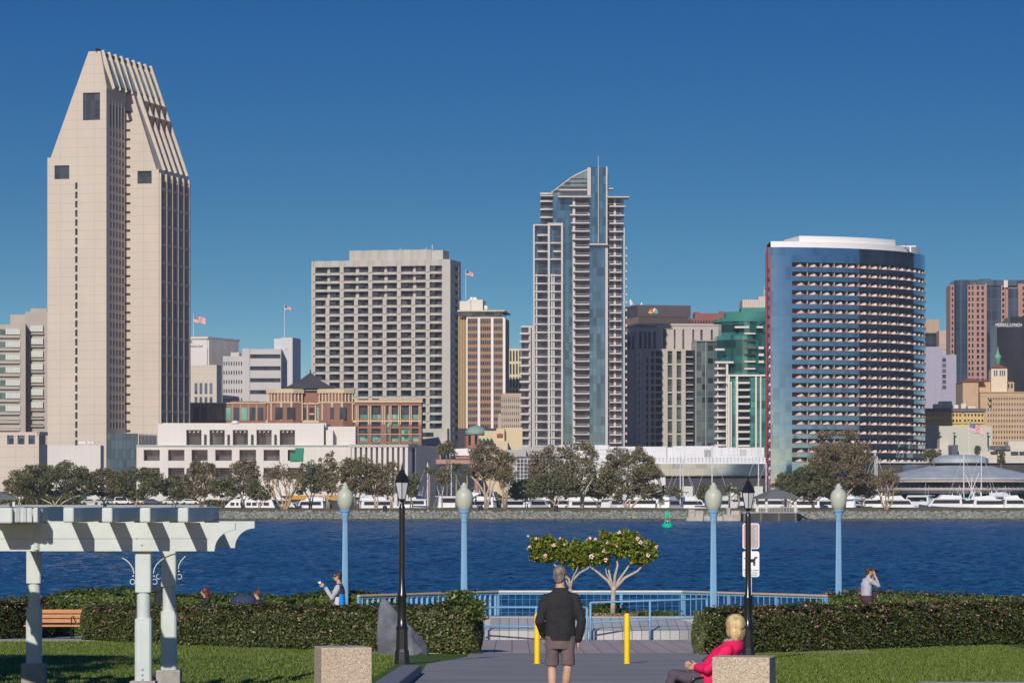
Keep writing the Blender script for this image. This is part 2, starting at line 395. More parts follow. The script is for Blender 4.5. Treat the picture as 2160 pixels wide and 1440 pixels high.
# park spit on the far side
m_dry = grass_mat('dry_park_grass', (.20, .17, .07), (.26, .20, .09), (.30, .23, .12))
m = MB(); prof = [(851, .0), (856.5, 2.05), (862, 2.3), (890, 2.8), (908, 2.8), (915, -2)]
V = [(x, y, z+(.12*math.sin(x*.07+y*.05) if 2.1 < z else 0)) for y, z in prof for x in range(-420, 421, 10)]; nx = 85
struct(MB().add(V, [(j*nx+i, j*nx+i+1, (j+1)*nx+i+1, (j+1)*nx+i) for j in range(len(prof)-1) for i in range(nx-1)]).build('park_ground', m_dry))
m_city = pm('city_ground', (.16, .155, .15), .9, scale=.02)
m = MB(); m.box(-3000, 3000, 1000, 3000, -4, 2.4); struct(m.build('city_ground', m_city))
# rock revetment: thousands of boulders
m_rock, t, b = nodes('revetment_rock'); setcol(m_rock, (.28, .29, .27))
g = t.nodes.new('ShaderNodeNewGeometry')
r = ramp(t, g.outputs['Random Per Island'], [(0, (.14, .145, .13)), (.35, (.22, .23, .205)), (.6, (.19, .225, .21)), (.8, (.29, .26, .20)), (1, (.37, .34, .29))])
sp = t.nodes.new('ShaderNodeSeparateXYZ'); t.links.new(g.outputs['Position'], sp.inputs[0])
nn = noise(t, .5, 2); wet = math_(t, 'LESS_THAN', math_(t, 'ADD', sp.outputs[2], math_(t, 'MULTIPLY', nn.outputs['Fac'], .5)), .78)
t.links.new(mixc(t, math_(t, 'MULTIPLY', wet, .8), r, (.045, .04, .03)), b.inputs['Base Color']); b.inputs['Roughness'].default_value = .85
ico = [(0, 0, -1), (.72, -.53, -.45), (-.28, -.85, -.45), (-.89, 0, -.45), (-.28, .85, -.45), (.72, .53, -.45), (.28, -.85, .45), (-.72, -.53, .45), (-.72, .53, .45), (.28, .85, .45), (.89, 0, .45), (0, 0, 1)]
icf = [(0,1,2),(1,0,5),(0,2,3),(0,3,4),(0,4,5),(1,5,10),(2,1,6),(3,2,7),(4,3,8),(5,4,9),(1,10,6),(2,6,7),(3,7,8),(4,8,9),(5,9,10),(6,10,11),(7,6,11),(8,7,11),(9,8,11),(10,9,11)]
NR = 8500; ic = np.array(ico); P = []; rr = np.random.default_rng(3)
for i in range(NR):
    x = rr.uniform(-170, 170); q = rr.uniform(-.05, 1.0); y = 850.3+q*6.3; z = q*2.15-.1
    if 85 > (1080+x*F/850-1080)/10 > 1e9: continue
    s = rr.uniform(.20, .52)*(1.1-.2*q)
    R = Matrix.Rotation(rr.uniform(0, 6), 3, 'Z') @ Matrix.Rotation(rr.uniform(0, 3), 3, 'X')
    p = (ic*(1+rr.normal(0, .14, (12, 3)))*[1.25, 1, .8]*s) @ np.array(R)+[x, y, z]; P.append(p)
P = np.concatenate(P); fcs = np.concatenate([np.array(icf)+12*i for i in range(NR)])
o = np_mesh('revetment_rocks', P, fcs, m_rock); tag(o, 'grey and tan boulder revetment along the far shoreline', 'rocks', kind='stuff')
# ================= the city skyline =================
m_cream = pm('cream_panel', (.56, .49, .405), .75, var=.05, scale=.05, joints=(3.16, 6.2, .16, .42))
m_creamshade = m_cream
m_dkwin = glass('dark_window', (.035, .045, .065), .25, .3, .5, .5)
m_bluewin = glass('blue_window', (.10, .15, .21), .2, .6, .5, .4)
m_white = pm('white_stone', (.66, .615, .565), .75, var=.04, scale=.08, joints=(1.5, 1.8, .07, .25))
m_white2 = pm('white_plain', (.72, .71, .69), .7, var=.05, scale=.2)
m_greywall = pm('grey_render', (.40, .385, .365), .8, var=.06, scale=.1)
m_trim = pm('pale_trim', (.60, .57, .52), .7, var=.05, scale=.3)
m_roofdk = pm('dark_roof', (.055, .05, .055), .8, var=.2, scale=.3)
m_blackmetal = pm('black_detail', (.02, .02, .022), .5)
# ---- tall gabled hotel tower
b = Bld('hotel_tower', 'tallest cream tower with gabled sloping top at the left of the skyline', 'tower', 222, 1300, -14, 2, 'city towers')
sA = 0.0; sL = b.s_(100); sRA = b.s_(212); sRL = b.s_(187); zT = b.z_(108)
tA = b.t_(265, 0)
sR = b.s_(335, tA); T = b.t_(397, sR)
def zat(v, s=0, t=0): return b.z_(v, s, t)
zW = zat(333, sL); zWR = zat(357, sR, tA)
def slope_s(z): return sRA+(sR-sRA)*(zT-z)/(zT-zWR)
zc = zat(187)
wall = MB(); 
polyA = [(sL, 0), (0, 0), (0, zc), (slope_s(zc)-2.3, zc), (sRA, zT), (sRL, zT), (sL+1.2, zW), (sL, zW)]
# front slab, with recessed openings left as separate dark boxes
wall.profile(polyA, .9, tA)
polyB = [(sL, 0), (sR, 0), (sR, zWR), (sR-.9, zWR), (sRA, zT-1.5), (sRL, zT-1.5), (sL+1.2, zW), (sL, zW)]
wall.profile(polyB, tA+.9, T-.9)
# thin front skins around the big openings
def skin(mb, poly, y0, y1, holes):
    """extrude a wall sheet y0..y1 with rectangular holes by strips in z"""
    zs = sorted(set([p[1] for p in poly]+[h[2] for h in holes]+[h[3] for h in holes]))
    n = len(poly)
    def span(z):
        xs_ = []
        for i in range(n):
            (x0, z0), (x1, z1) = poly[i], poly[(i+1) % n]
            if abs(z1-z0) < 1e-6: continue
            if min(z0, z1)-1e-6 <= z <= max(z0, z1)+1e-6: xs_.append(x0+(x1-x0)*(z-z0)/(z1-z0))
        return min(xs_), max(xs_)
    for za, zb in zip(zs[:-1], zs[1:]):
        e = (zb-za)*1e-3
        a0, a1 = span(za+e); b0, b1 = span(zb-e); zm = (za+zb)/2
        cuts = sorted([h for h in holes if h[2] <= zm <= h[3]])
        L0, L1 = a0, b0
        for h in cuts:
            mb.profile([(L0, za), (h[0], za), (h[0], zb), (L1, zb)], y0, y1); L0 = L1 = h[1]
        mb.profile([(L0, za), (a1, za), (b1, zb), (L1, zb)], y0, y1)
h1 = (b.s_(175), b.s_(211), zat(253), zat(195)); h2 = (b.s_(115), b.s_(146), zat(376), zat(347))
sl = [(b.s_(158.5), b.s_(163.5), zat(v+14), zat(v)) for v in [384+19.4*i for i in range(29)]]
skin(wall, polyA, 0, .9, [h1, h2]+sl)
h3 = (b.s_(290, tA), b.s_(320, tA), zat(386, 20, tA), zat(359, 20, tA))
polyB1 = [(0.02, 0), (sR, 0), (sR, zWR), (sR-.9, zWR), (slope_s(zc), zc), (.02, zc)]
skin(wall, polyB1, tA, tA+.9, [h3])
wall.profile([(sL, 0), (sR, 0), (sR, zWR), (sR-.9, zWR), (sRA, zT-1.5), (sRL, zT-1.5), (sL+1.2, zW), (sL, zW)], T-.9, T)
wins = []
for h in [h1, h2]+sl: wins.append(MB().box(h[0]-.1, h[1]+.1, .84, .895, h[2]-.1, h[3]+.1))
wins.append(MB().box(h3[0]-.1, h3[1]+.1, tA+.84, tA+.895, h3[2]-.1, h3[3]+.1))
m_hw = glass('deep_window', (.055, .07, .085), .25, .4, .4, .3)
sidew = []
# side of the front slab: narrow window grid
zt = zat(270); fl = (zt-zat(905))/33
fac(wall, sidew, 'R', 3.2, tA-2.0, zat(905), zt, .4, 5, 33, .62, .62, .4)
wall.box(.0, .4, 0, 3.2, 0, zc); wall.box(0, .39, 3.2, tA, 0, zat(905)); wall.box(0, .38, 3.2, tA, zat(205), zc)
for i in range(6): q = 3.2+(tA-5.2)*i/5; wall.box(0, .37, q-.5, q+.5, zt, zat(205))
for i in range(5): q = 3.2+(tA-5.2)*(i+.5)/5; sidew.append(MB().box(-.04, .03, q-1.1, q+1.1, zt+1, zat(218)))
# right flank: deep grid of vertical fins
zt2 = zat(398, sR, tA)
rw = []
fac(wall, rw, 'R', tA+.9, T, zat(905, sR, tA), zt2, sR+.45, 5, 13, .74, .84, .45, pier_out=.1)
for i in range(6):
    q = tA+.9+(T-tA-.9)*i/5; wall.box(sR, sR+.7, q-.5, q+.5, 0, zat(365, sR, tA))
for i in range(5):
    q = tA+.9+(T-tA-.9)*(i+.5)/5; rw.insert(0, MB().box(sR-.05, sR+.05, q-2, q+2, zt2+.6, zat(366, sR, tA)))
    for k_ in (-1, 0, 1): wall.box(sR+.01, sR+.3, q+k_*1.5-.13, q+k_*1.5+.13, 0, zt2)
for j in range(14): z_ = zat(905, sR, tA)+(zt2-zat(905, sR, tA))*j/13; wall.box(sR+.02, sR+.62, tA+1.2, T-.1, z_-.45, z_+.45)
# fins down the right-hand roof slope, skylights between them
fins = MB(); sky_g = []; dorm = []
nb = 8
def sl_pt(f, off, lean=0): return (sRA+(sR-sRA)*f, zT-1.5+(zWR-zT+1.5)*f)
dx_, dz_ = sR-sRA, (zT-1.5)-zWR; ln = math.hypot(dx_, dz_); nxx, nzz = dz_/ln, dx_/ln
for i in range(nb+1):
    q = 1.5+(T-3)*i/nb
    f1 = 1.0 if q > tA else (zT-1.5-zc)/(zT-1.5-zWR)
    p0 = (sRA-.2, zT+.4); p1 = (sRA+dx_*f1, zT-1.5-dz_*f1)
    fins.profile([p0, (p0[0]+.01, p0[1]-2.2), (p1[0]-.3, p1[1]-.2), (p1[0]+nxx*.65, p1[1]+nzz*.65), (p0[0]+nxx*.65+.3, p0[1]+.2)], q-.21, q+.21)
    if i < nb:
        qa, qb = q+.33, 1.5+(T-3)*(i+1)/nb-.33
        fa, fb = .03, min(.27, f1-.02)
        sky_g.append(MB().profile([(sRA+dx_*fa+.05, zT-1.5-dz_*fa), (sRA+dx_*fb+.05, zT-1.5-dz_*fb), (sRA+dx_*fb+.4, zT-1.5-dz_*fb+.1), (sRA+dx_*fa+.4, zT-1.5-dz_*fa+.1)], qa, qb))
        for f in ((.36, .50) if q > tA+.5 else ()):
            x0, z0 = sRA+dx_*f, zT-1.5-dz_*f
            dorm.append(MB().profile([(x0-.3, z0+1.2), (x0+1.5, z0+.5), (x0+.85, z0-2.6)], qa+.9, qb-.1))
tick = MB()
for i in range(36):
    v = 236+19.2*i; zz = zat(v, 4, tA)
    tick.box(.1, b.s_(275, tA), tA-.5, tA-.02, zz-.3, zz+.3)
ridge = MB(); ridge.box(sRL+1, sRA+.3, 2, T-2, zT-1.5, zT-.3); ridge.box(sRA-1.6, sRA-1.2, -1.5, 4, zT+.2, zT+1.0)
wall.build('wall', m_cream, b.o); fins.build('fin', m_cream, b.o)
many(b.o, 'window', wins+sidew[:30], m_hw); many(b.o, 'flank_window', rw+sidew[30:], glass('flank_glass', (.035, .033, .038), .5, 0, .5))
many(b.o, 'skylight', sky_g, glass('skylight_glass', (.30, .37, .34), .4, .2), 100)
many(b.o, 'dormer_window', dorm, m_dkwin)
tick.build('ledge', m_blackmetal, b.o); ridge.build('ridge_deck', m_roofdk, b.o)

def block(name, label, u0, u1, vtop, d, r=0, depth=20, mat=None, cat='building', base=2, vt2=None):
    """plain volume whose front runs from pixel u0 to u1; r<0 shows its right flank, r>0 the left one"""
    b = Bld(name, label, cat, u0, d, r, base); s1 = b.s_(u1); zt = b.z_(vtop)
    return b, s1, zt
# ---- far-left grey block with sunshades
b, s1, zt = block('office_block', 'grey stepped office block with green sunshades, left edge of the picture', -60, 52, 684, 1330, 6, 25)
wl = MB(); wn = []
s52 = s1; s98 = b.s_(108, 6)
wl.box(0, s52, 1, 40, 0, zt); wl.box(s52, s98, 7, 40, 0, b.z_(655)); wl.box(b.s_(20), s52+2, 10, 30, zt, b.z_(660))
wl.box(b.s_(62), b.s_(97), 16, 30, 0, b.z_(645))
rows_ = [(693+27*i, 712+27*i) for i in range(7)]+[(885, 892), (902, 908)]
sh = []
for (va, vb) in rows_:
    za, zb = b.z_(va), b.z_(vb)
    wn.append(MB().box(b.s_(-40), b.s_(42), .9, .99, zb, za)); wn.append(MB().box(b.s_(62, 7), b.s_(92, 7), 6.9, 6.99, zb+1.5, za+1.5))
    for i in range(7): q = b.s_(13)+i*(b.s_(42)-b.s_(13))/6.5; sh.append(MB().box(q-.18, q+.5, -.1, .85, zb+1.2, za))
    for i in range(7): q = b.s_(64, 7)+i*(b.s_(90, 7)-b.s_(64, 7))/6.5; sh.append(MB().box(q-.2, q+.45, 5.9, 6.85, zb+2.5, za+1.5))
    wl.box(b.s_(-40), b.s_(42), -.1, .95, zb, zb+.9); wl.box(b.s_(62, 7), b.s_(92, 7), 5.9, 6.95, zb+1.5, zb+2.1)
wl.box(s52-1.8, s52+.3, .3, 8, 0, zt+.5)
wl.build('wall', pm('office_grey', (.40, .36, .32), .8, var=.05, scale=.1), b.o)
many(b.o, 'window', wn, glass('green_window', (.10, .17, .15), .3, .4)); many(b.o, 'sunshade', sh, pm('shade_white', (.55, .58, .54), .6), 100)
# ---- beige low block
b, s1, zt = block('low_block', 'low beige block with four square windows below the grey office', -60, 82, 914, 1180, -14)
wl = MB(); wn = []; t1 = b.t_(100, s1)
wl.box(0, s1-.6, .6, t1, 0, zt); wl.box(0, s1-.01, .61, t1-.01, 0, b.z_(937)); wl.box(0, s1, 0, .6, 0, b.z_(937)); wl.box(0, s1, 0, .6, b.z_(918), zt+.4)
wl.box(s1-.6, s1+.15, 0, t1, b.z_(918), zt+.5)
c = [15, 29, 37, 52, 60, 74]; c = [b.s_(x) for x in c]; pr = [0]+c+[s1]
for i in range(0, len(pr), 2): wl.box(pr[i], pr[i+1], .01, .6, b.z_(937), b.z_(918))
for i in range(0, 6, 2): wn.append(MB().box(c[i], c[i+1], .5, .58, b.z_(937), b.z_(918)))
for i in range(2): q = t1*(.2+.4*i); wn.append(MB().box(s1-.62, s1-.55, q, q+t1*.22, b.z_(935, s1), b.z_(921, s1)))
wl.build('wall', m_cream, b.o); many(b.o, 'window', wn, m_bluewin)
# ---- white box at the foot of the tower + glass box
b, s1, zt = block('stone_annex', 'plain white stone box at the foot of the gabled tower', 98, 212, 939, 1220, -6)
t1 = b.t_(219, s1); MB().box(0, s1, 0, t1, 0, zt).build('wall', m_white, b.o)
lamps_ = [MB().obox((b.s_(u), 1.5, zt+.9), 1.3, .8, .7) .obox((b.s_(u), 1.7, zt+.4), .15, .15, .8) for u in (168, 175, 187, 192)]
many(b.o, 'floodlight', lamps_, m_white2)
b, s1, zt = block('glass_annex', 'dark teal glass box between the tower and the white terraces', 226, 290, 914, 1260, -16)
t1 = b.t_(331, s1); MB().box(0, s1, 0, t1, 0, zt).build('glass_wall', glass('teal_curtain', (.10, .15, .17), .3, .45, .15, .3, (3.2, 1.4, .16), (.05, .07, .08)), b.o)
wl = MB()
for i in range(14): q = t1*(i+.5)/14; wl.box(s1, s1+.25, q-.12, q+.12, zt-13, zt)
wl.build('fin', m_trim, b.o)
# ---- white terraced podium
b = Bld('terrace_building', 'long white two-tier terrace building with square openings at the marina', 'building', 288, 1080, 0, 2)
wl = MB(); wn = []; S = b.s_; Zb = b.z_
z_a, z_b = Zb(938), Zb(890)
def rows_open(us, v0, v1, t, z_lo, z_hi, sl_, sr_):
    """wall strip with openings listed as pairs of pixel columns"""
    e = [S(sl_, t)]+[S(x, t) for p in us for x in p]+[S(sr_, t)]
    for i in range(0, len(e), 2): wl.box(e[i], e[i+1], t, t+4, z_lo, z_hi)
    for i, p in enumerate(us):
        wl.box(S(p[0], t), S(p[1], t), t+.05, t+4, Zb(v0), z_hi); 
        wl.box(S(p[0], t), S(p[1], t), t+.05, t+4, z_lo, Zb(v1))
        wn.append(MB().box(S(p[0], t), S(p[1], t), t+3.6, t+3.7, Zb(v1), Zb(v0)))
up = [(393, 425), (442, 474), (491, 523), (541, 573), (590, 622)]
wl.box(S(333), S(683), 14, 40, z_a, z_b); rows_open(up, 905, 937, 10, z_a, z_b-.3, 333, 683)
wl.box(S(333, 10), S(375, 10), 9.9, 12, z_b, z_b-.05)
up = [(u, u+34) for u in (303, 354.5, 404, 454, 505, 556, 607)]
lo = [(303, 337), (354.5, 389), (404, 438), (454, 489), (505, 540), (556, 590), (607, 640)]
rows_open(lo, 948, 971, 2, Zb(978), z_a-.35, 288, 740)
rows_open(lo, 986, 1010, 2.01, 0, Zb(978), 288, 740)
wl.box(S(288), S(740), 6.2, 40, 0, z_a-.2)
wl.box(S(684, 10), S(748, 10), 16, 30, 0, Zb(897)); 
wl.box(S(683), S(698), 12, 22, z_a, Zb(905))
wl.build('wall', m_white, b.o)
ro = MB(); ro.box(S(286), S(742), 1.6, 10, z_a-.32, z_a); ro.build('cornice', pm('verdigris_trim', (.42, .50, .47), .6), b.o)
many(b.o, 'window', wn, glass('terrace_glass', (.075, .09, .105), .2, .5, .4))
de = []
for u in (393, 442, 491, 541, 590):                      # terrace canopies, walls glimpsed inside
    for k_ in range(3): de.append(MB().profile([(S(u+4+9*k_, 10), Zb(906)), (S(u+11+9*k_, 10), Zb(906)), (S(u+6+9*k_, 10), Zb(911))], 11, 13.4))
many(b.o, 'canopy', de, m_white2)
po = [MB().box(S(u, 10)-.3, S(u, 10)+.3, 9.4, 9.9, Zb(938), Zb(915)) for u in (433, 482, 532, 581)]
many(b.o, 'lamp_bracket', po, m_blackmetal)
MB().box(S(611), S(638), 1.6, 3, Zb(972), Zb(955)).box(S(622), S(640), 1.7, 3, Zb(955), Zb(944)).build('awning', pm('green_awning', (.02, .22, .13), .7), b.o)
d_ = MB(); d_.lathe([(.1, 0), (1.0, .1), (1.2, .4), (.8, .8), (.1, 1.0)], 16, (S(495, 12), 14, z_b-.2)); d_.build('satellite_dish', m_white2, b.o, smooth=True)
# colonnade
b = Bld('colonnade_hall', 'white colonnaded hall with tall thin fins right of the terraces', 'building', 738, 1075, -18, 2)
wl = MB(); s1 = b.s_(862); t = 0
wl.box(0, s1, 6, 26, 0, b.z_(938)); wl.box(0, s1, -.2, 7, b.z_(943), b.z_(937)); fn = []
for i in range(11): q = s1*(i+.3)/11; fn.append(MB().box(q, q+.9, 0, 3.4, 0, b.z_(943)))
wl.build('wall', pm('shade_stone', (.46, .43, .40), .8, joints=(2, 4, .1, .3)), b.o); many(b.o, 'fin', fn, m_white)
many(b.o, 'window', [MB().box(s1*(i+.45)/11, s1*(i+.95)/11, 5.9, 5.99, 0, b.z_(946)) for i in range(11)], m_bluewin)
# ---- white financial building, with its lettering
b, s1, zt = block('financial_building', 'white windowless building with black lettering behind the flag', 380, 437, 711, 1700, -20)
t1 = b.t_(501, s1); wl = MB(); wl.box(0, s1, 0, t1, 0, zt); wl.box(-.5, s1+.8, -.8, t1+.8, zt-.9, zt)
wl.build('wall', m_white, b.o)
fn = [MB().box(s1, s1+.8, t1*(i+.3)/26, t1*(i+.75)/26, 0, zt-.9) for i in range(26)]
many(b.o, 'fin', fn, m_trim); MB().box(s1, s1+.1, 0, t1, 0, b.z_(736, s1)).build('window_wall', m_dkwin, b.o)
text_mesh('lettering', 'FINANCIAL GROUP', 1.25, m_blackmetal, b.o, (b.s_(413.5), -.06, b.z_(731)), (math.pi/2, 0, 0), .05, sx=.62)
text_mesh('emblem', 'A', 2.0, m_blackmetal, b.o, (b.s_(403), -.06, b.z_(722)), (math.pi/2, 0, 0), .05, sx=1.2)
# ---- beige classical block
b, s1, zt = block('classical_block', 'beige blank-topped block with two rows of tall narrow windows', 380, 457, 770, 1650, -12)
t1 = b.t_(468, s1); wl = MB(); wl.box(0, s1, 0, t1, 0, zt); wl.build('wall', m_cream, b.o); wn = []
for j in range(2):
    for i in range(4): wn.append(MB().box(b.s_(410.5+10.5*i), b.s_(416.5+10.5*i), -.1, .1, b.z_(831+29*j), b.z_(808+29*j)))
many(b.o, 'window', wn, m_bluewin)
# ---- grey office pair and flag tower
b = Bld('grey_office', 'pale grey office with punched windows and a blank stair tower', 'building', 470, 1680, 0, 2)
wl = MB(); wn = []; S = b.s_; Zb = b.z_
fac(wl, wn, 'F', S(470), S(512), 0, Zb(757), 0, 8, 16, .45, .42, .5); wl.box(S(470), S(512), .5, 30, 0, Zb(751)); wl.box(S(470), S(512), 0, .5, Zb(757), Zb(751))
wl.box(S(512), S(527), -1.5, 30, 0, Zb(735)); 
fac(wl, wn, 'F', S(527), S(593), 0, Zb(739), -1, 1, 13, .97, .34, .7); wl.box(S(527), S(593), -.3, 30, 0, Zb(736)); wl.box(S(527), S(593), -1, -.3, Zb(739), Zb(736))
wl.box(S(485), S(503), 5, 15, 0, Zb(742)); 
wl.build('wall', pm('pale_office', (.50, .47, .45), .8, var=.04, scale=.1), b.o); many(b.o, 'window', wn, m_dkwin)
b = Bld('blank_tower', 'slim blank white tower with a flagpole on its roof', 'tower', 577, 1690, -10, 2); s1 = b.s_(593); s2 = b.s_(617, 0)
wl = MB(); wl.box(0, s1, 1, 16, 0, b.z_(714)); wl.box(s1, s2, 0, 16, 0, b.z_(712))
wl.build('wall', pm('blank_white', (.58, .57, .57), .8, var=.05, scale=.1, joints=(9, 4, .2, .2)), b.o)
many(b.o, 'vent', [MB().box(s1+2, s1+2.8, -.05, .05, b.z_(v+3), b.z_(v)) for v in (735, 770, 800)], m_greywall)
# ---- big hotel block with stepped bays
b = Bld('bay_hotel', 'broad grey concrete hotel with stacked recessed balconies and rooftop box', 'tower', 657, 1450, -14, 2)
S = b.s_; Zb = b.z_; s1 = S(945); t1 = b.t_(968, s1); zt = Zb(551)
wl = MB(); wn = []; rl = []
NCOL = 9; sE = S(932); cw = (sE-.6)/NCOL
wl.box(0, s1, 2.6, t1-.8, 0, zt-.2)
def bay(z0, z1, ex=0., merge=False):
    for i in range(NCOL):
        a = .6+i*cw; c_ = a+cw
        wl.prism([(a, 2.6), (a, .9-ex), (a+cw*.30, -ex), (a+cw*.78, -ex), (c_, .9-ex), (c_, 2.6)], z0, z1)
rowv = [564+17.35*i for i in range(23)]
tops = [zt]+[Zb(v+12.2) for v in rowv]; bots = [Zb(v) for v in rowv]+[0]
for j in range(len(rowv)+1): bay(bots[j] if j < len(rowv) else Zb(958), tops[j])
for j, v in enumerate(rowv):
    for i in range(NCOL):
        a = .6+i*cw
        if j >= 4 or i % 2 == 0: wl.box(a-.75, a+.75, .35, 2.61, Zb(v+12.5), Zb(v-.4))
        wn.append(MB().box(a+.7, a+cw-.7, 2.3, 2.55, Zb(v+12.2), Zb(v)))
        if (i+j) % 3: wn.append(MB().box(a+.7, a+cw*.55, 1.3, 1.42, Zb(v+12.2), Zb(v)))
wl.box(0, .6, .2, 2.7, 0, zt); wl.box(sE, s1, .3, 2.7, 0, zt)
wn.insert(0, MB().box(S(912), S(917.5), .15, .28, Zb(910), Zb(560)))
fac(wl, wn, 'R', .3, t1, Zb(930, s1), Zb(556, s1), s1+.8, 1, 22, .55, .55, .8); wl.box(s1, s1+.79, .31, t1, Zb(556, s1), zt-.1); wl.box(s1, s1+.78, .31, t1, 0, Zb(930, s1))
for k_, (ua, va) in enumerate(((722, 905), (734, 930), (746, 947))):
    wl.box(S(ua), s1+.5, -3-2.5*k_, 2, 0, Zb(va))
    for i in range(6): wn.append(MB().box(S(ua+8+33*i), S(ua+32+33*i), -3.1-2.5*k_, -2.9-2.5*k_, Zb(va+17), Zb(va+8)))
m_bay = pm('bay_concrete', (.45, .43, .385), .8, var=.05, scale=.15)
p0, p1 = S(733), S(906); n_ = 5
for i in range(n_): a = p0+(p1-p0)*i/n_; c_ = p0+(p1-p0)*(i+1)/n_; wl.prism([(a, 12), (a, 2.5), (a+(c_-a)*.4, 1.3), (a+(c_-a)*.75, 1.3), (c_, 2.5), (c_, 12)], zt-.3, Zb(529.5))
wl.box(p1, S(930), 3, 12, zt-.3, Zb(531))
wl.build('wall', m_bay, b.o)
wn.sort(key=lambda m_: 0); many(b.o, 'window', wn, glass('balcony_dark', (.045, .05, .065), .3, .25, .7, .35))
ant = [MB().tube([(S(u), 6, Zb(530)), (S(u), 6, Zb(v))], .12, 5) for u, v in ((835, 524), (890, 524), (903, 518))]
many(b.o, 'antenna', ant, m_white2)
# ---- brown and white slab tower
b = Bld('striped_tower', 'brown tower with four white piers and an overhanging flat roof', 'tower', 984, 1350, -4, 2)
S = b.s_; Zb = b.z_; s1 = S(1064); wl = MB(); wn = []; sp_ = MB()
e = [984, 1010.5, 1038.5, 1063.5]
for x in e: sp_.box(S(x)-.45 if x != 984 else 0, S(x)+.45, -.5, .3, 0, Zb(671))
sp_.box(0, s1, -.49, .3, Zb(671), Zb(669)); 
for i in range(3): fac(wl, wn, 'F', S(e[i])+.5, S(e[i+1])-.5, Zb(906), Zb(671), 0, 5, 16, .80, .56, .3)
wl.box(0, s1, .3, 24, 0, Zb(670)); wl.box(S(966), 0, 2.0, 24, 0, Zb(667))
wl.build('wall', pm('brown_spandrel', (.30, .185, .11), .7, var=.06, scale=.2), b.o); sp_.build('pier', m_white2, b.o); many(b.o, 'window', wn, m_dkwin)
fn = [MB().box(S(966)+1.0*i*.9, S(966)+1.0*i*.9+.35, 1.6, 2.0, 0, Zb(667)) for i in range(4)]
many(b.o, 'fin', fn, pm('tan_fin', (.42, .32, .13), .7))
MB().box(S(968), S(1058), 1.5, 22, Zb(670)+.02, Zb(658)).build('window_band', m_bluewin, b.o)
r_ = MB(); r_.box(S(966), S(1066), -3.5, 26, Zb(658), Zb(655)); r_.build('roof', pm('cream_slab', (.55, .49, .33), .7), b.o)
MB().box(S(968), S(985), 3, 16, Zb(655), Zb(634)).box(S(985), S(1017), 3, 16, Zb(655), Zb(631)).build('penthouse', m_trim, b.o)
d_ = MB(); 
for u, q in ((993, 1.0), (999, .9), (1021, 1.0)): d_.ball((S(u), 6, Zb(630 if u < 1010 else 648)), q, (1, .6, 1))
d_.build('satellite_dish', m_white2, b.o, smooth=True)
# ---- dark base block, green dome, cream houses, stone block, beige slab behind
b = Bld('shadowed_block', 'low black block behind the green dome', 'building', 966, 1200, 0, 2); MB().box(0, b.s_(1058), 0, 20, 0, b.z_(903)).box(b.s_(1010), b.s_(1030), 2, 10, 0, b.z_(899)).build('wall', m_roofdk, b.o)
b = Bld('cream_slab', 'narrow cream slab with vertical strips behind the condo tower', 'building', 1074, 1420, -8, 2); wl = MB(); wn = []
fac(wl, wn, 'F', 0, b.s_(1100), 0, b.z_(737), 0, 4, 12, .55, .8, .6); wl.box(0, b.s_(1100), .6, 16, 0, b.z_(735)); wl.build('wall', pm('cream_yellow', (.60, .52, .34), .75), b.o); many(b.o, 'window', wn, m_dkwin)
b = Bld('stone_block', 'tan stone block with small regular windows left of the condo tower', 'building', 1057, 1300, -5, 2); wl = MB(); wn = []
fac(wl, wn, 'F', 0, b.s_(1105), 0, b.z_(838), 0, 11, 17, .35, .5, .4); wl.box(0, b.s_(1105), .4, 16, 0, b.z_(835)); wl.box(0, b.s_(1105), -.2, .4, b.z_(838), b.z_(833)); wl.box(b.s_(1060), b.s_(1105), 1, 12, 0, b.z_(829)); wl.box(b.s_(1050), .0, 1, 14, 0, b.z_(872))
wl.build('wall', pm('tan_stone', (.42, .34, .26), .8, var=.08, scale=.2), b.o); many(b.o, 'window', wn, m_dkwin)
b = Bld('domed_hall', 'small round corner building with a green copper dome', 'building', 1004, 1150, 0, 2)
MB().lathe([(3.4, 0), (3.4, b.z_(917)), (3.6, b.z_(916.5))], 16, (0, 4, 0)).build('wall', pm('brick_orange', (.34, .17, .11), .8), b.o)
MB().lathe([(3.5, b.z_(916)), (3.3, b.z_(909)), (2.5, b.z_(902)), (1.2, b.z_(898)), (.1, b.z_(896))], 16, (0, 4, 0)).build('dome', pm('copper_green', (.22, .33, .26), .6), b.o, smooth=True)
many(b.o, 'window', [MB().lathe([(.5, 0), (.5, 3)], 4, (3.2*math.sin(a), 4-3.2*math.cos(a), b.z_(938))) for a in (-.6, 0, .6)], m_dkwin)
b = Bld('cream_shops', 'stepped cream shop buildings with green awnings below the green dome', 'building', 1010, 1120, 0, 2); S, Zb = b.s_, b.z_
wl = MB(); wl.box(0, S(1022), 2, 14, 0, Zb(918)); wl.box(S(1022), S(1047), 1, 14, 0, Zb(908)); wl.box(S(1047), S(1064), .5, 14, 0, Zb(903)); wl.box(S(1064), S(1102), 3, 14, 0, Zb(901)); wl.box(S(1050), S(1071), -2, 6, 0, Zb(930))
wl.build('wall', pm('cream_stucco', (.62, .51, .33), .8, var=.06, scale=.2, joints=(4, 8, .12, .2)), b.o)
many(b.o, 'awning', [MB().profile([(S(1008+8*i), Zb(931)), (S(1015+8*i), Zb(931)), (S(1015+8*i), Zb(926)), (S(1012+8*i), Zb(923))], -1.5, 1.1) for i in range(4)], pm('awning_green', (.02, .09, .06), .7))
MB().box(S(1048), S(1060), -.2, 1, Zb(921), Zb(914)).build('tile_roof', pm('red_tile', (.28, .07, .05), .7), b.o)
many(b.o, 'window', [MB().box(S(u), S(u+4), .9, 1.02, Zb(v+7), Zb(v)) for u in (1026, 1034, 1042) for v in (935, 948)], m_dkwin)
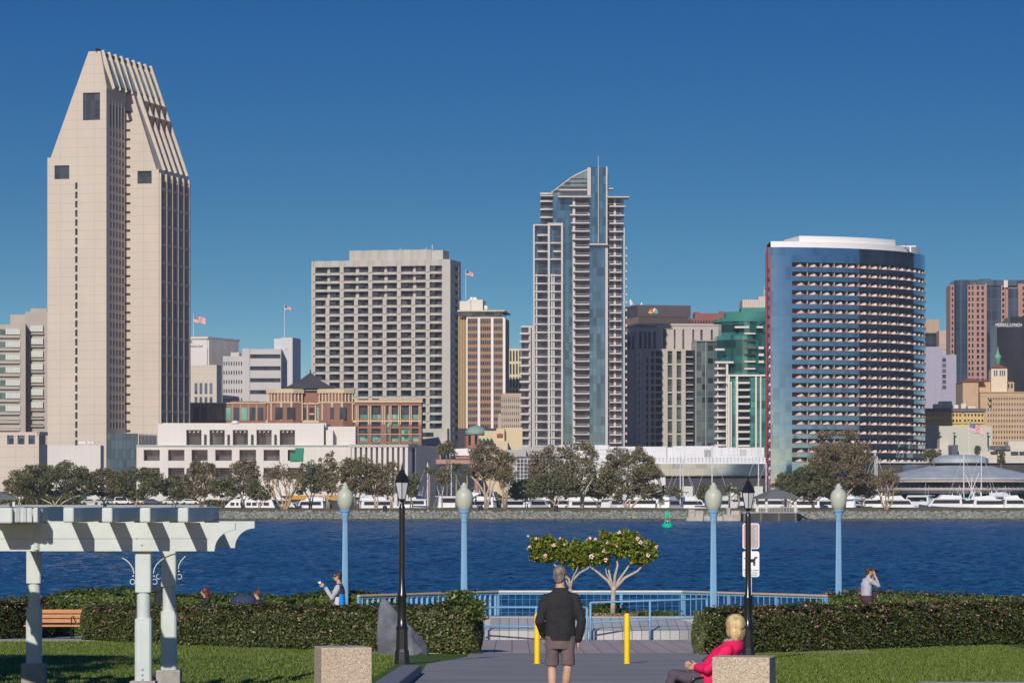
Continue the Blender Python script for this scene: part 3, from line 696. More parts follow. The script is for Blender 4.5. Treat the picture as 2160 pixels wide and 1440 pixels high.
b = Bld('low_shops', 'row of low pink and white sheds under the big hotel', 'building', 890, 1095, 0, 2); S, Zb = b.s_, b.z_
wl = MB(); wl.box(S(890), S(930), 0, 12, 0, Zb(957)); wl.box(S(915), S(1000), -3, 10, 0, Zb(969)); wl.box(S(962), S(1000), 1, 9, 0, Zb(963)); wl.build('wall', pm('pink_wall', (.42, .24, .19), .8, var=.1, scale=.3), b.o)
MB().profile([(S(948), Zb(960)), (S(998), Zb(960)), (S(994), Zb(948)), (S(985), Zb(945)), (S(955), Zb(946))], 2, 9).build('tent_roof', m_white2, b.o)
MB().profile([(S(960), Zb(968)), (S(998), Zb(968)), (S(985), Zb(962)), (S(972), Zb(962))], -3.5, 1).build('roof', pm('pink_roof', (.36, .19, .16), .8), b.o)
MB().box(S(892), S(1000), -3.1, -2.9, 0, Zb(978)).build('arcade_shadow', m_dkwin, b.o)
# ---- scaffolded building
b = Bld('scaffolded_block', 'dark block wrapped in pale scaffolding behind the trees', 'building', 1085, 1060, 0, 2); S, Zb = b.s_, b.z_
MB().box(S(1090), S(1200), 2, 12, 0, Zb(962)).build('wall', m_bluewin, b.o)
MB().box(S(1062), S(1110), 3, 14, 0, Zb(948)).box(S(1100), S(1210), 6, 14, 0, Zb(942)).build('parapet', m_greywall, b.o)
wl = MB()
for i in range(14): x = S(1090+7.5*i); wl.box(x-.08, x+.08, 0, .16, 0, Zb(965))
for j in range(6): z = Zb(968+8*j); wl.box(S(1090), S(1190), .2, .36, z-.08, z+.08)
wl.build('scaffold', m_trim, b.o)
# ---- glass condo tower
b = Bld('condo_tower', 'tall glass condominium tower with stacked white balconies and a curved sail-shaped top', 'tower', 1125, 1200, 0, 2)
S, Zb = b.s_, b.z_
m_cw = pm('condo_white', (.50, .475, .465), .65, var=.04, scale=.2)
m_cg = glass('condo_glass', (.075, .175, .255), .12, .6, .28, .22, (2.62, 1.25, .13), (.06, .09, .10))
m_cd = glass('condo_dark_glass', (.05, .07, .10), .2, .45, .5, .35)
core = MB(); fr = MB(); gl = MB(); bal = []; wn = []; back = []
FL = 17.12                                            # pixels per storey
def slab(ua, ub, v, t0, t1, hv=2.7, round_=0, m=None):
    m = MB() if m is None else m; a, c_ = S(ua), S(ub)
    if round_:
        pts = [(a, t1), (a, t0)]+[(a+(c_-a)*k/6, t0-round_*math.sin(math.pi*k/6)) for k in range(1, 6)]+[(c_, t0), (c_, t1)]
        m.prism(pts, Zb(v+hv), Zb(v))
    else: m.box(a, c_, t0, t1, Zb(v+hv), Zb(v))
    return m
core.box(S(1127), S(1187), 2.4, 26, 0, Zb(476)); core.box(S(1187), S(1316), 3.0, 28, 0, Zb(413)); core.box(S(1141), S(1190), 5, 24, 0, Zb(408)); core.box(S(1100), S(1126), 6, 22, 0, Zb(690))
# left frame wing
for u0_, u1_ in ((1124.5, 1128), (1155.5, 1160), (1183.5, 1187.5)): fr.box(S(u0_), S(u1_), -.5, 2.5, 0, Zb(474 if u1_ < 1160 else 471))
fr.box(S(1124.5), S(1187.5), -.52, 2.4, Zb(476), Zb(473.2)); fr.box(S(1155), S(1187.5), -.54, 2.4, Zb(473), Zb(470.5))
v = 511.0; j = 0
while v < 940:
    j += 1; n_big = v < 575
    hh = 3.0
    bal.append(slab(1128.1, 1155.4, v, -.1, 2.4, hh, .7)); bal.append(slab(1160.1, 1183.4, v, -.1, 2.4, hh, .5))
    bal.append(slab(1133, 1155.3, v-FL if n_big else v-FL/2-400, .1, 2.4, 4, .8)) if n_big else None
    if n_big: bal.append(slab(1167, 1183.3, v-FL, .1, 2.4, 4, .6)) if v > 520 else None
    v += FL*2 if n_big else FL
v = 578
for u in (1131.6, 1164, 1168.5): fr.box(S(u)-.22, S(u)+.22, 0, 2.4, 0, Zb(578))
gl.box(S(1128), S(1156), 2.25, 2.38, 0, Zb(476)); gl.box(S(1160), S(1184), 2.25, 2.38, 0, Zb(474))
v = 480.
while v < 938:
    for (a, c_) in ((1135, 1155), (1168.7, 1183.5)): wn.append(MB().box(S(a), S(c_), 1.9, 2.24, Zb(v+FL-2.5), Zb(v+2)))
    v += FL
# upper left balconies (three curved)
for v in (405, 421, 438, 455): bal.append(slab(1139.5, 1166, v, 3.2, 5, 3.6, .8))
back.append(MB().box(S(1141), S(1166), 4.7, 4.95, Zb(473), Zb(409)))
gl.box(S(1166), S(1209), 2.5, 2.95, 0, Zb(413)); 
# balcony columns
for (a, c_, v0) in ((1210, 1243, 433), (1279, 1311, 434)):
    fr.box(S(a)-.3, S(a)+.5, .8, 3.0, 0, Zb(415))
    if a > 1250: fr.box(S(1295), S(1299.5), 1.6, 3.0, 0, Zb(415))
    v = v0; i = 0
    while v < 940:
        ex = max(0, 8-1.6*i)
        bal.append(slab(a+(6.5 if a > 1250 else -1), c_+(ex if a > 1250 else 0), v, -.6, 3, 2.7) if a > 1250 else slab(a-(ex+1), c_, v, -.6, 3, 2.7))
        bal.append(MB().box(S(a+(4 if a < 1250 else 2)), S(c_-1), -.5, -.42, Zb(v-3.2), Zb(v-3.8)))
        wn.append(MB().box(S(a+6), S(c_-3), 2.75, 2.98, Zb(v-.5), Zb(v-FL+5.2)))
        v += FL if i else 19; i += 1
# central glass strip and its raised upper part
gl.box(S(1243.5), S(1277), 1.2, 3.0, 0, Zb(516)); gl.box(S(1244), S(1278), -.8, 3.0, Zb(514), Zb(353)); gl.box(S(1311), S(1316), 1.4, 3, 0, Zb(418))
fr.box(S(1315.3), S(1318), .9, 8, 0, Zb(480)); fr.box(S(1261.2), S(1262.6), -1.2, -.8, Zb(514), Zb(352))
fr.box(S(1278), S(1281), -1.0, 1, Zb(514), Zb(352)); fr.box(S(1243), S(1282), -.95, 2.9, Zb(517), Zb(514))
for i in range(27): bal.append(slab(1318.05, 1323, 520+16.3*i, 2, 5, 5.0))
for i, v in enumerate((368, 374, 380, 386, 392)): bal.append(slab(1281, 1284, v, 2, 5, 2))
# roof slabs
for (a, c_, v) in ((1177, 1247, 414.5), (1180, 1238, 399), (1279, 1327, 415), (1281, 1294, 396), (1140, 1166, 411)): bal.append(slab(a, c_, v, -1.5 if v > 412 else 1, 6, 2.4))
# sail top
sail = MB(); cur = [(1163, 402), (1176, 393), (1190, 382), (1204, 371.5), (1217, 364), (1230, 358), (1240, 354), (1247, 353)]
poly = [(S(u), Zb(v)) for u, v in cur][::-1]+[(S(1163), Zb(414)), (S(1247), Zb(414))]
sail.profile(poly, 3.5, 16); gl2 = sail
steps = MB()
for i, (a, v) in enumerate(((1200, 375), (1188, 384), (1176, 393), (1165, 401))): steps.box(S(a+3), S(1239), 3.0-.1*i, 3.45, Zb(v+.8), Zb(v-.6)); 

sc_ = MB()
for i in range(len(cur)-1):
    a, c_ = cur[i], cur[i+1]; sc_.profile([(S(a[0]), Zb(a[1])-.5), (S(c_[0]), Zb(c_[1])-.5), (S(c_[0]), Zb(c_[1])-.15), (S(a[0]), Zb(a[1])-.15)], 3.3, 16.2)
sc_.box(S(1239), S(1246), -.9, 4, Zb(413), Zb(354))
# low wing on the left
for i in range(15):
    v = 700+17.0*i; bal.append(slab(1096, 1116, v, 3.5, 7, 4.2)); wn.append(MB().box(S(1100), S(1115), 5.8, 5.99, Zb(v), Zb(v-12.5)))
fr.box(S(1115.5), S(1119.5), 4.6, 7, 0, Zb(687)); fr.box(S(1099), S(1125), 5, 7, Zb(689), Zb(685.5)); fr.box(S(1122), S(1124.4), 4.8, 7, 0, Zb(687)); wn.append(MB().box(S(1119.6), S(1121.9), 5.6, 5.9, 0, Zb(690)))
MB().tube([(S(1262.5), 4, Zb(354)), (S(1262.5), 4, Zb(327))], .09, 6).build('antenna', m_cw, b.o)
core.build('core_wall', pm('condo_core', (.33, .33, .34), .7), b.o); fr.build('frame', m_cw, b.o); gl.build('glass_wall', m_cg, b.o)
m_sail = glass('sail_glass', (.19, .27, .27), .2, .5, .2, .3, (1.5, 2.2, .12), (.10, .15, .15)); sail.build('sail_roof', m_sail, b.o); sc_.build('sail_edge', m_cw, b.o); steps.build('louvre', m_cd, b.o)
for q in back: q.build('recess_glass', m_cd, b.o)
many(b.o, 'balcony', bal, m_cw, bevel=0); many(b.o, 'window', wn, m_cd)
# ---- dark office with the feather logo
b = Bld('dark_office', 'dark brown office tower with a coloured feather logo near its flat top', 'tower', 1345, 1500, 14, 2); S, Zb = b.s_, b.z_; s1 = S(1457); t1 = b.t_(1316, 0)
zt = Zb(643); wl = MB(); wl.box(0, s1, 0, t1, Zb(667), zt); wl.box(.6, s1-.6, .8, t1, 0, Zb(667)); wl.build('wall', pm('dark_brown', (.085, .07, .075), .7, var=.08, scale=.1), b.o)
fn = [MB().box(s1*(i+.4)/30, s1*(i+.7)/30, 0, .8, 0, Zb(667)) for i in range(30)]+[MB().box(0, .6, t1*(i+.3)/12, t1*(i+.6)/12, 0, Zb(667)) for i in range(12)]
many(b.o, 'fin', fn, pm('fin_brown', (.16, .12, .10), .7))
cx, cz = S(1378), Zb(659.5); cols = [((.75, .55, .05), 205), ((.70, .13, .03), 232), ((.60, .03, .03), 260), ((.25, .10, .40), -80), ((.05, .22, .55), -52), ((.08, .45, .12), -25)]
for k_, (c_, a) in enumerate([((.80, .55, .08), 172), ((.80, .25, .03), 140), ((.65, .04, .05), 108), ((.75, .75, .80), 72), ((.30, .35, .65), 42), ((.10, .50, .15), 10)]):
    a = math.radians(a); p = []
    for i in range(10):
        q = 2*math.pi*i/10; lx, ly = 1.15+.95*math.cos(q), .48*math.sin(q)
        p.append((cx+lx*math.cos(a)-ly*math.sin(a), cz+lx*math.sin(a)+ly*math.cos(a)))
    MB().profile(p, -.12-.02*k_, -.02).build('logo_feather', pm('feather_colour', c_, .5), b.o)
MB().ball((S(1342), 8, zt+1.6), .7).ball((S(1343.5), 8, zt+.7), .8).tube([(S(1342), 8, zt-.2), (S(1342), 8, zt+2.8)], .15, 6).build('antenna', m_white2, b.o, smooth=True); MB().tube([(S(1365), 8, zt-.2), (S(1365), 8, zt+1.4)], .35, 6).build('antenna', m_white2, b.o)
b = Bld('red_office', 'dull red stepped-top office behind the beige apartments', 'building', 1457, 1480, 0, 2); S, Zb = b.s_, b.z_
MB().box(0, S(1531), 0, 20, 0, Zb(671)).box(S(1467), S(1528), 2, 18, 0, Zb(660)).box(S(1466), S(1476), 1.9, 18.1, 0, Zb(657)).box(S(1520), S(1529), 1.9, 18.1, 0, Zb(656)).build('wall', pm('dull_red', (.24, .085, .075), .7), b.o)
m_ = []
for i in range(12): m_.append(MB().box(S(1459+6*i), S(1462+6*i), -.1, .05, Zb(690), Zb(676)))
many(b.o, 'window', m_, m_dkwin)
b = Bld('pale_penthouse', 'pale ribbed building top with a flag behind the green tower', 'building', 1566, 1500, 0, 2); S, Zb = b.s_, b.z_
MB().box(0, S(1622), 0, 20, 0, Zb(632)).box(S(1600), S(1622), 1, 12, 0, Zb(625)).build('wall', pm('pale_ribbed', (.50, .43, .36), .7), b.o)
many(b.o, 'fin', [MB().box(S(1568+4*i), S(1569.6+4*i), -.5, 0, Zb(650), Zb(633)) for i in range(13)], m_trim)
# ---- beige apartment block
m_ap = pm('apartment_beige', (.46, .415, .37), .8, var=.04, scale=.15)
m_ag = glass('apartment_glass', (.10, .135, .13), .2, .45, .75, .3, (1.7, 1.5, .12), (.20, .20, .19))
b = Bld('apartment_block', 'beige apartment block with a set-back top storey and grey glass right corner', 'building', 1358, 1265, 8, 2); S, Zb = b.s_, b.z_
wl = MB(); wn = []
s1 = S(1446); tl = b.t_(1325, 0)
# windows of the front: three bays
wl.box(0, s1, 1.0, tl, 0, Zb(738)); 
FLH = Zb(740)-Zb(754.7)
e = [1358, 1374, 1397, 1408, 1418, 1427, 1437, 1446]
wl.box(0, S(1373.5), 0, 1, 0, Zb(736)); wl.box(S(1397), S(1408), -.3, 1, 0, Zb(736)); wl.box(S(1418), S(1427), -.3, 1, 0, Zb(736)); wl.box(S(1437), s1, -.31, 1, 0, Zb(736)); wl.box(0, s1, -.32, .99, Zb(740), Zb(735.5))
wl.box(S(1380), S(1383), .0, .98, 0, Zb(740))
for i in range(14):
    v = 740+14.7*i
    wl.box(S(1373.5), S(1397), .1, .99, Zb(v+15), Zb(v+11)); wn.append(MB().box(S(1373.5), S(1380), .75, .97, Zb(v+11), Zb(v))); wn.append(MB().box(S(1383), S(1397), .75, .97, Zb(v+11), Zb(v)))
    if i % 2: 
        for a, c_ in ((1408, 1418), (1427, 1437)): wl.box(S(a), S(c_), .12, .98, Zb(v+15), Zb(v+11.5))
    for a, c_ in ((1408, 1418), (1427, 1437)): wn.append(MB().box(S(a), S(c_), .7, .96, Zb(v+14), Zb(v)))
    if i: wn.append(MB().box(S(1363), S(1367), -.08, .02, Zb(v+11), Zb(v)))
# left flank
fac(wl, wn, 'L', .2, tl, Zb(940), Zb(740), -.8, 4, 14, .4, .6, .8); wl.box(-.79, 0, .21, tl, Zb(740), Zb(735.5))
# upper storey
wl.box(S(1388, 6)-6, S(1512, 6), 9.8, 30, 0, Zb(684)); wl.box(S(1344, 8), S(1520, 8), 8.2, 30, Zb(684), Zb(679.5))
e2 = [1391, 1399.5, 1411.5, 1422, 1430.5, 1440, 1449, 1461, 1470, 1478, 1488, 1500, 1509.5, 1519]
for i in range(0, len(e2)-1, 2): wl.box(S(e2[i], 8)-.8, S(e2[i+1], 8), 8.5, 9.8, Zb(736), Zb(684))
wl.box(S(1391, 8)-.8, S(1519, 8), 8.52, 9.78, Zb(692), Zb(683))
for i in range(1, len(e2)-1, 2): wn.insert(0, MB().box(S(e2[i], 8)-.1, S(e2[i+1], 8), 9.5, 9.75, Zb(736), Zb(692)))
wl.box(S(1344, 8), S(1391, 8), 8.6, 9.79, 0, Zb(688)); 
for u in (1349, 1359, 1368, 1379): wn.insert(0, MB().box(S(u, 8), S(u+5, 8), 8.5, 8.62, Zb(733), Zb(697)))
wl.box(S(1318, 12), S(1346, 12), 12, 30, 0, Zb(697)); 
for u in (1324, 1333): wn.insert(0, MB().box(S(u, 12), S(u+4.5, 12), 11.9, 12.02, Zb(735), Zb(707)))
wl.build('wall', m_ap, b.o); many(b.o, 'window', wn, m_ag)
# recessed balcony strip and grey glass corner
MB().box(s1, S(1468), 2.2, 20, 0, Zb(738)).build('recess_wall', m_dkwin, b.o)
many(b.o, 'balcony', [MB().box(s1+.05, S(1463), .6, 2.2, Zb(v), Zb(v-2.2)) for v in [753+14.7*i for i in range(13)]], m_ap)
MB().box(S(1468), S(1513.5), .4, 20, 0, Zb(718)).build('glass_corner', glass('grey_glass', (.15, .21, .21), .2, .5, .8, .24, (2.17, 2.0, .28), (.27, .28, .30)), b.o)
MB().box(S(1466.5), S(1469), -.2, .5, 0, Zb(716)).box(S(1488), S(1490), .1, .5, 0, Zb(720)).box(S(1467), S(1514), -.3, 6, Zb(719), Zb(716.5)).build('steel_frame', pm('steel_grey', (.27, .275, .30), .6), b.o)
# ---- teal tower
b = Bld('teal_tower', 'teal green glass tower with bowed balconies and a flat green roof', 'tower', 1511, 1235, 0, 2); S, Zb = b.s_, b.z_
m_tg = glass('teal_glass', (.045, .20, .185), .15, .5, .6, .3, (2.6, 1.5, .22), (.04, .09, .085))
m_tr = pm('teal_roof', (.035, .20, .165), .6, var=.06, scale=.1)
w_ = MB(); c_ = 1585
def arc(u0_, u1_, bow, t0, t1, n_=10):
    a, e_ = S(u0_), S(u1_); return [(e_, t1), (a, t1)]+[(a+(e_-a)*i/n_, t0-bow*math.sin(math.pi*i/n_)) for i in range(n_+1)]
w_.prism(arc(1514, 1640, 6, 6, 24), 0, Zb(707)); w_.prism(arc(1524, 1640, 6, 7, 24), Zb(707), Zb(676)); w_.build('glass_wall', m_tg, b.o)
r_ = MB(); r_.prism(arc(1513, 1640, 6.4, 7, 24), Zb(677), Zb(671)); r_.prism(arc(1535, 1640, 3, 9, 24), Zb(671), Zb(655)); r_.box(S(1567), S(1625), 8, 22, Zb(655), Zb(646)); r_.prism(arc(1524, 1640, 5, 7, 24), Zb(671), Zb(667)); r_.build('roof', m_tr, b.o)
bl = []
for v in [702+14.8*i for i in range(4)]+[717, 732, 746.5, 761, 776]:
    bl.append(MB().box(S(1570), S(1593), -1.0, 2, Zb(v+3), Zb(v)))
for v in [732+14.7*i for i in range(3)]: bl.append(MB().box(S(1600), S(1611), -.3, 2, Zb(v+4), Zb(v-1)))
for (u0_, u1_, v) in ((1550, 1580, 688), (1596, 1609, 688), (1508, 1528, 735), (1508, 1547, 762)): bl.append(MB().box(S(u0_), S(u1_), -.8, 4, Zb(v+4), Zb(v)))
fr = MB(); ucs = [(1534, 1538.5), (1551, 1556), (1592, 1595.5), (1602, 1605)]
for a, e_ in ucs: fr.box(S(a), S(e_), -2.6, 3, 0, Zb(792))
fr.box(S(1534), S(1620), -2.62, 3, Zb(794), Zb(790)); fr.box(S(1513), S(1536), -.2, 6, 0, Zb(765)); fr.box(S(1540), S(1543), -2.5, 3, 0, Zb(806)); fr.box(S(1531), S(1543), -2.7, 3, Zb(810), Zb(806))
for i in range(13):
    v = 806+14.7*i
    if v < 940: bl.append(MB().box(S(1556.2), S(1580), -3.6, -1, Zb(v+3.8), Zb(v)))
for i in range(12):
    v = 775+14.7*i
    if v < 940: bl.append(MB().prism(arc(1507, 1531, 1.2, -1.0, 3, 6), Zb(v+4.2), Zb(v)))
m_teal_w = pm('teal_cream', (.62, .60, .54), .7, var=.04)
fr.build('frame', m_teal_w, b.o); many(b.o, 'balcony', bl, m_teal_w)
gw = MB(); gw.box(S(1538.5), S(1551), -1.2, 3, 0, Zb(795)); gw.box(S(1580.2), S(1592), -1.6, 3, 0, Zb(795)); gw.box(S(1595.5), S(1602), -1.6, 3, 0, Zb(795)); gw.box(S(1605), S(1620), -1.6, 3, 0, Zb(795))
gw.build('window_wall', glass('aqua_glass', (.10, .33, .31), .2, .4, .6, .32, (2.3, 1.6, .25), (.05, .13, .13)), b.o)
MB().box(S(1556), S(1580), -1, 3, 0, Zb(795)).box(S(1515), S(1531), -.4, 0, 0, Zb(768)).build('recess_glass', m_dkwin, b.o)
# ---- low hall with the roof terrace and the blue mirror band
b = Bld('mirror_hall', 'long low hall with a blue mirror band and white roof terrace', 'building', 1200, 1050, 0, 2); S, Zb = b.s_, b.z_
wl = MB(); wl.box(S(1190), S(1617), 9, 30, 0, Zb(968)); wl.box(S(1200), S(1618), 6, 9.0, 0, Zb(964)); wl.box(S(1340), S(1405), 4, 6.2, 0, Zb(977.2))
for (a, e_, v, t_) in ((1180, 1286, 937, 12), (1286, 1410, 940, 13), (1423, 1520, 939, 12.5), (1520, 1618, 942, 12)): wl.box(S(a), S(e_), t_, 24, Zb(966), Zb(v))
wl.box(S(1405), S(1425), 14, 24, Zb(966), Zb(942)); wl.build('wall', pm('terrace_white', (.66, .66, .67), .75, var=.06, scale=.3, joints=(3, 5, .12, .3)), b.o)
vt = [MB().box(S(a+3*k_), S(a+1.6+3*k_), 11.8, 12.1, Zb(960), Zb(946)) for a in (1490, 1566) for k_ in range(5)]+[MB().box(S(u), S(u+1.5), 11.9, 12.2, Zb(v+2.5), Zb(v)) for u in (1355, 1358, 1362, 1526, 1542, 1553, 1560, 1590, 1610) for v in (943, 949, 956)]
many(b.o, 'vent', vt, m_greywall)
many(b.o, 'vent', [MB().box(S(1213+6*i), S(1216+6*i), 11.9, 12.2, Zb(v+2), Zb(v)) for i in range(12) for v in (946, 954)], m_greywall)
rl = []
for i in range(34): rl.append(MB().box(S(1362+7.6*i)-.06, S(1362+7.6*i)+.06, 5.7, 5.85, Zb(973), Zb(963)))
many(b.o, 'railing_post', rl, m_greywall)
MB().box(S(1350), S(1616.5), 3.2, 6.05, Zb(1003), Zb(977.5)).build('mirror_band', glass('mirror_blue', (.22, .35, .50), .08, .85, .08, .2, (1.9, 3.2, .06), (.10, .15, .18)), b.o)
MB().box(S(1400), S(1616), 4.5, 6.1, 0, Zb(1003.2)).build('recess_wall', m_roofdk, b.o)
many(b.o, 'kiosk', [MB().box(S(a), S(e_), 1.5, 4, 0, Zb(1025)) for a, e_ in ((1440, 1462), (1592, 1610))], m_trim)
# ---- curved blue hotel
b = Bld('curved_hotel', 'big curved blue mirror-glass hotel with rows of cream balcony prows and a white roof rim', 'tower', 1617, 1100, 0, 2); S, Zb = b.s_, b.z_
R_ = 50.0; x0 = S(1626); cx_, cy_ = x0, R_
def cp(a, r=R_): return (cx_+r*math.sin(a), cy_-r*math.cos(a))        # a = 0 faces the camera
def band(mb, a0, a1, r0, r1, z0, z1, n_=40):
    out_ = [cp(a0+(a1-a0)*i/n_, r1) for i in range(n_+1)]; in_ = [cp(a1-(a1-a0)*i/n_, r0) for i in range(n_+1)]
    return mb.prism(out_+in_, z0, z1)
A1 = math.radians(100)
m_mg = glass('hotel_mirror', (.19, .33, .47), .06, .9, .02, .10, (3.5, 1.9, .05), (.12, .22, .30))
def wavy(m_):
    t_ = m_.node_tree; bump(t_, t_.nodes['Principled BSDF'], noise(t_, .12, 2).outputs['Fac'], .05, .5); return m_
wavy(m_mg)
zt = Zb(521); core = MB(); band(core, 0, A1, 30, R_-2.0, 0, zt-.1); core.box(x0, x0+38, 20, 24, 0, zt-.2)
core.build('core_wall', m_dkwin, b.o)
rowz = [Zb(553+19.55*i) for i in range(22)]; RH = 9.2*.1375
g = MB(); aW = math.asin((S(1671)-x0)/R_)
band(g, 0, aW, R_-2.2, R_, 0, zt, 6)
band(g, aW, A1, R_-2.1, R_-.01, rowz[0], zt-.02)
for i, z in enumerate(rowz):
    zl = rowz[i+1] if i+1 < len(rowz) else 0
    band(g, aW, A1, R_-2.1, R_-.01, zl, z-RH-.18)
g.build('mirror_wall', m_mg, b.o, smooth=2)
prow = []; lip = []; rdr = []
NB = 19; da = (A1-aW)/NB
m_prow = pm('prow_cream', (.60, .57, .52), .7); m_red = pm('hotel_red', (.33, .035, .035), .5)
for j, z in enumerate(rowz):
    lip.append(band(MB(), aW, A1, R_-1.9, R_+.04, z-RH-.17, z-RH-.02))
    for i in range(NB):
        a = aW+(i+.62)*da; w_ = .34*da; m_ = MB()
        if i == 0 and j % 3 == 2: a += .1*da
        p0, p1, p2, p3 = cp(a-w_, R_-1.4), cp(a, R_+.12), cp(a+w_, R_-1.4), cp(a, R_-2.0)
        zb = z-RH
        m_.add([(p0[0], p0[1], zb), (p1[0], p1[1], zb), (p2[0], p2[1], zb), (p3[0], p3[1], zb), (p1[0], p1[1], zb+.62), (p3[0], p3[1], zb+1.18), ((p0[0]+p3[0])/2, (p0[1]+p3[1])/2, zb+.5)],
               [(0, 1, 4), (1, 2, 4), (0, 4, 5), (4, 2, 5), (0, 5, 3), (5, 2, 3), (0, 3, 2, 1)])
        prow.append(m_)
        q = cp(a+.5*da, R_-1.2); rdr.append(MB().obox((q[0], q[1], z-RH/2), .22, 1.6, RH, a))
many(b.o, 'balcony_prow', prow, m_prow); many(b.o, 'balcony_ledge', lip, m_red); many(b.o, 'partition', rdr, m_greywall)
m_hr = pm('rim_white', (.78, .77, .76), .6, var=.03)
r_ = MB(); band(r_, 0, math.radians(72), 32, R_-.6, zt, zt+1.7); r_.box(x0, x0+.1, 0.6, 20, zt, zt+1.7)
band(r_, math.radians(72), math.radians(88), 40, R_-2.5, zt, zt+.7)
a2 = math.asin((S(1689)-x0)/R_); band(r_, a2, math.radians(52), 30, R_-1.6, zt+1.7, zt+3.4); r_.build('roof_rim', m_hr, b.o, smooth=2)
cr = MB()
for (ua, ub) in ((1890, 1910), (1912, 1932)): zz = Zb(510); cr.box(S(ua, 22), S(ub, 22), 22, 22.5, zz, zz+.35); cr.box(S((ua+ub)/2-3, 22), S((ua+ub)/2-3, 22)+.4, 22, 22.4, zt, zz)
cr.build('roof_crane', m_hr, b.o)
f_ = MB(); f_.prism([(S(1617.6), 1.0), (x0-.03, 1.0), (x0-.03, 6), (x0+8, 24), (S(1619, 24), 24)], 0, zt); f_.build('side_wall', pm('side_violet', (.12, .10, .17), .4), b.o)
f_ = MB(); f_.box(S(1616.5), S(1618.3), -.2, 1.0, 0, zt); f_.box(S(1624.8), S(1626), .2, 1.0, 0, zt-3); f_.build('red_edge', m_red, b.o)
many(b.o, 'window', [MB().box(S(1619), S(1624), .8, 1.02, Zb(574+19.55*i), Zb(566+19.55*i)) for i in range(23)], m_dkwin)
many(b.o, 'ledge', [MB().box(S(1622), S(1625), -.3, 1, Zb(736+19.55*i), Zb(730+19.55*i)) for i in range(15)], m_prow)
# its twin stands just outside the picture and shows in the mirror glass
b2_ = Bld('twin_hotel', 'twin dark glass hotel standing outside the picture to the right', 'tower', 2310, 1082, 0, 2); tw = MB(); tw.box(0, 42, 0, 85, 0, 93); tw.build('mirror_wall', glass('twin_glass', (.05, .085, .14), .3, .3, .5, .2, (3.5, 2.4, .4)), b2_.o)
many(b2_.o, 'balcony_ledge', [MB().box(-.6, 42.6, -.6, 85.6, 4+3.6*i, 4.9+3.6*i) for i in range(25)], m_bluewin)
# podium right of the hotel
b = Bld('hotel_podium', 'low dark podium linking the curved hotel and the round restaurant', 'building', 1850, 1090, 0, 2); S, Zb = b.s_, b.z_
MB().box(S(1840), S(2200), 0, 20, 0, Zb(976)).build('wall', m_roofdk, b.o); MB().box(S(1905), S(1960), -.2, 0, Zb(1000), Zb(979)).build('window', m_bluewin, b.o); MB().box(S(1840), S(2200), -1, 1, Zb(976), Zb(974)).build('coping', m_trim, b.o)
# ---- buildings at the right
b = Bld('tan_office', 'tan office with a dark window band just right of the curved hotel', 'building', 1950, 1600, 0, 2); S, Zb = b.s_, b.z_
MB().box(0, S(1981), 0, 20, 0, Zb(674)).build('wall', pm('tan_panel', (.42, .31, .22), .7, joints=(4, 6, .15, .3)), b.o); MB().box(0, S(1976), -.2, 0, Zb(760), Zb(702)).build('window', m_dkwin, b.o)
b = Bld('pink_office', 'pink office with three slot windows left of the granite tower', 'building', 1981, 1590, 0, 2); S, Zb = b.s_, b.z_
MB().box(0, S(2008), 0, 20, 0, Zb(697)).build('wall', pm('pink_panel', (.52, .36, .29), .7, joints=(4, 6, .15, .3)), b.o); many(b.o, 'window', [MB().box(S(1985), S(1996.5), -.2, 0, Zb(v+5), Zb(v)) for v in (723, 733, 743)], m_greywall)
b = Bld('lavender_building', 'blank lavender building with one column of small windows', 'building', 1950, 1400, -3, 2); S, Zb = b.s_, b.z_
MB().box(0, S(1987), 0, 20, 0, Zb(731)).box(S(1987)-1, S(2017.5), .5, 20, 0, Zb(748)).build('wall', pm('lavender', (.36, .335, .42), .8, var=.04, joints=(9.5, 9, .15, .25)), b.o)
many(b.o, 'window', [MB().box(S(1988), S(1995.5), .3, .48, Zb(762.5+11.5*i), Zb(755+11.5*i)) for i in range(6)], m_bluewin)
m_pg = pm('pink_granite', (.36, .205, .165), .5, var=.06, scale=.2)
m_dg = glass('navy_glass', (.045, .075, .12), .15, .5, .3, .3, (4.3, 3, .22), (.12, .15, .20))
b = Bld('granite_tower', 'pink granite and navy glass tower with chamfered corners at the right', 'tower', 2009, 1500, 0, 2); S, Zb = b.s_, b.z_
wl = MB(); wn = []; gl = MB()
gl.prism([(S(2016), 12), (S(2018), 4), (S(2024), 1), (S(2034), 0), (S(2041), .4), (S(2041), 20), (S(2016), 20)], 0, Zb(602)); gl.box(S(2081.5), S(2112), .6, 3, 0, Zb(604)); gl.box(S(2127), S(2148), .5, 3, 0, Zb(608))
wl.box(S(2008), S(2017), 6, 20, 0, Zb(599)); wl.box(S(2041), S(2081.5), 1.2, 20, 0, Zb(596)); wl.box(S(2112), S(2127), 1.2, 20, 0, Zb(602)); wl.box(S(2148), S(2200), 1.2, 20, 0, Zb(598)); wl.box(S(2081), S(2150), 3, 20, 0, Zb(596.5))
for (ua, ub, nc, v1) in ((2041, 2055.5, 2, 601), (2058, 2078, 2, 601), (2112, 2121, 1, 602), (2154, 2166, 1, 602)):
    w2 = []; fac(wl, w2, 'F', S(ua), S(ub), Zb(601+12.15*25), Zb(v1), .2, nc, 25, .5, .62, 1.0); wn += w2
w2 = []; fac(wl, w2, 'F', S(2009), S(2016), Zb(601+12.15*25), Zb(601), 5.2, 1, 25, .5, .6, .8); wn += w2
wl.box(S(2055.5), S(2058), .15, 1.2, 0, Zb(598)); wl.box(S(2078), S(2081.4), .15, 1.2, 0, Zb(598))
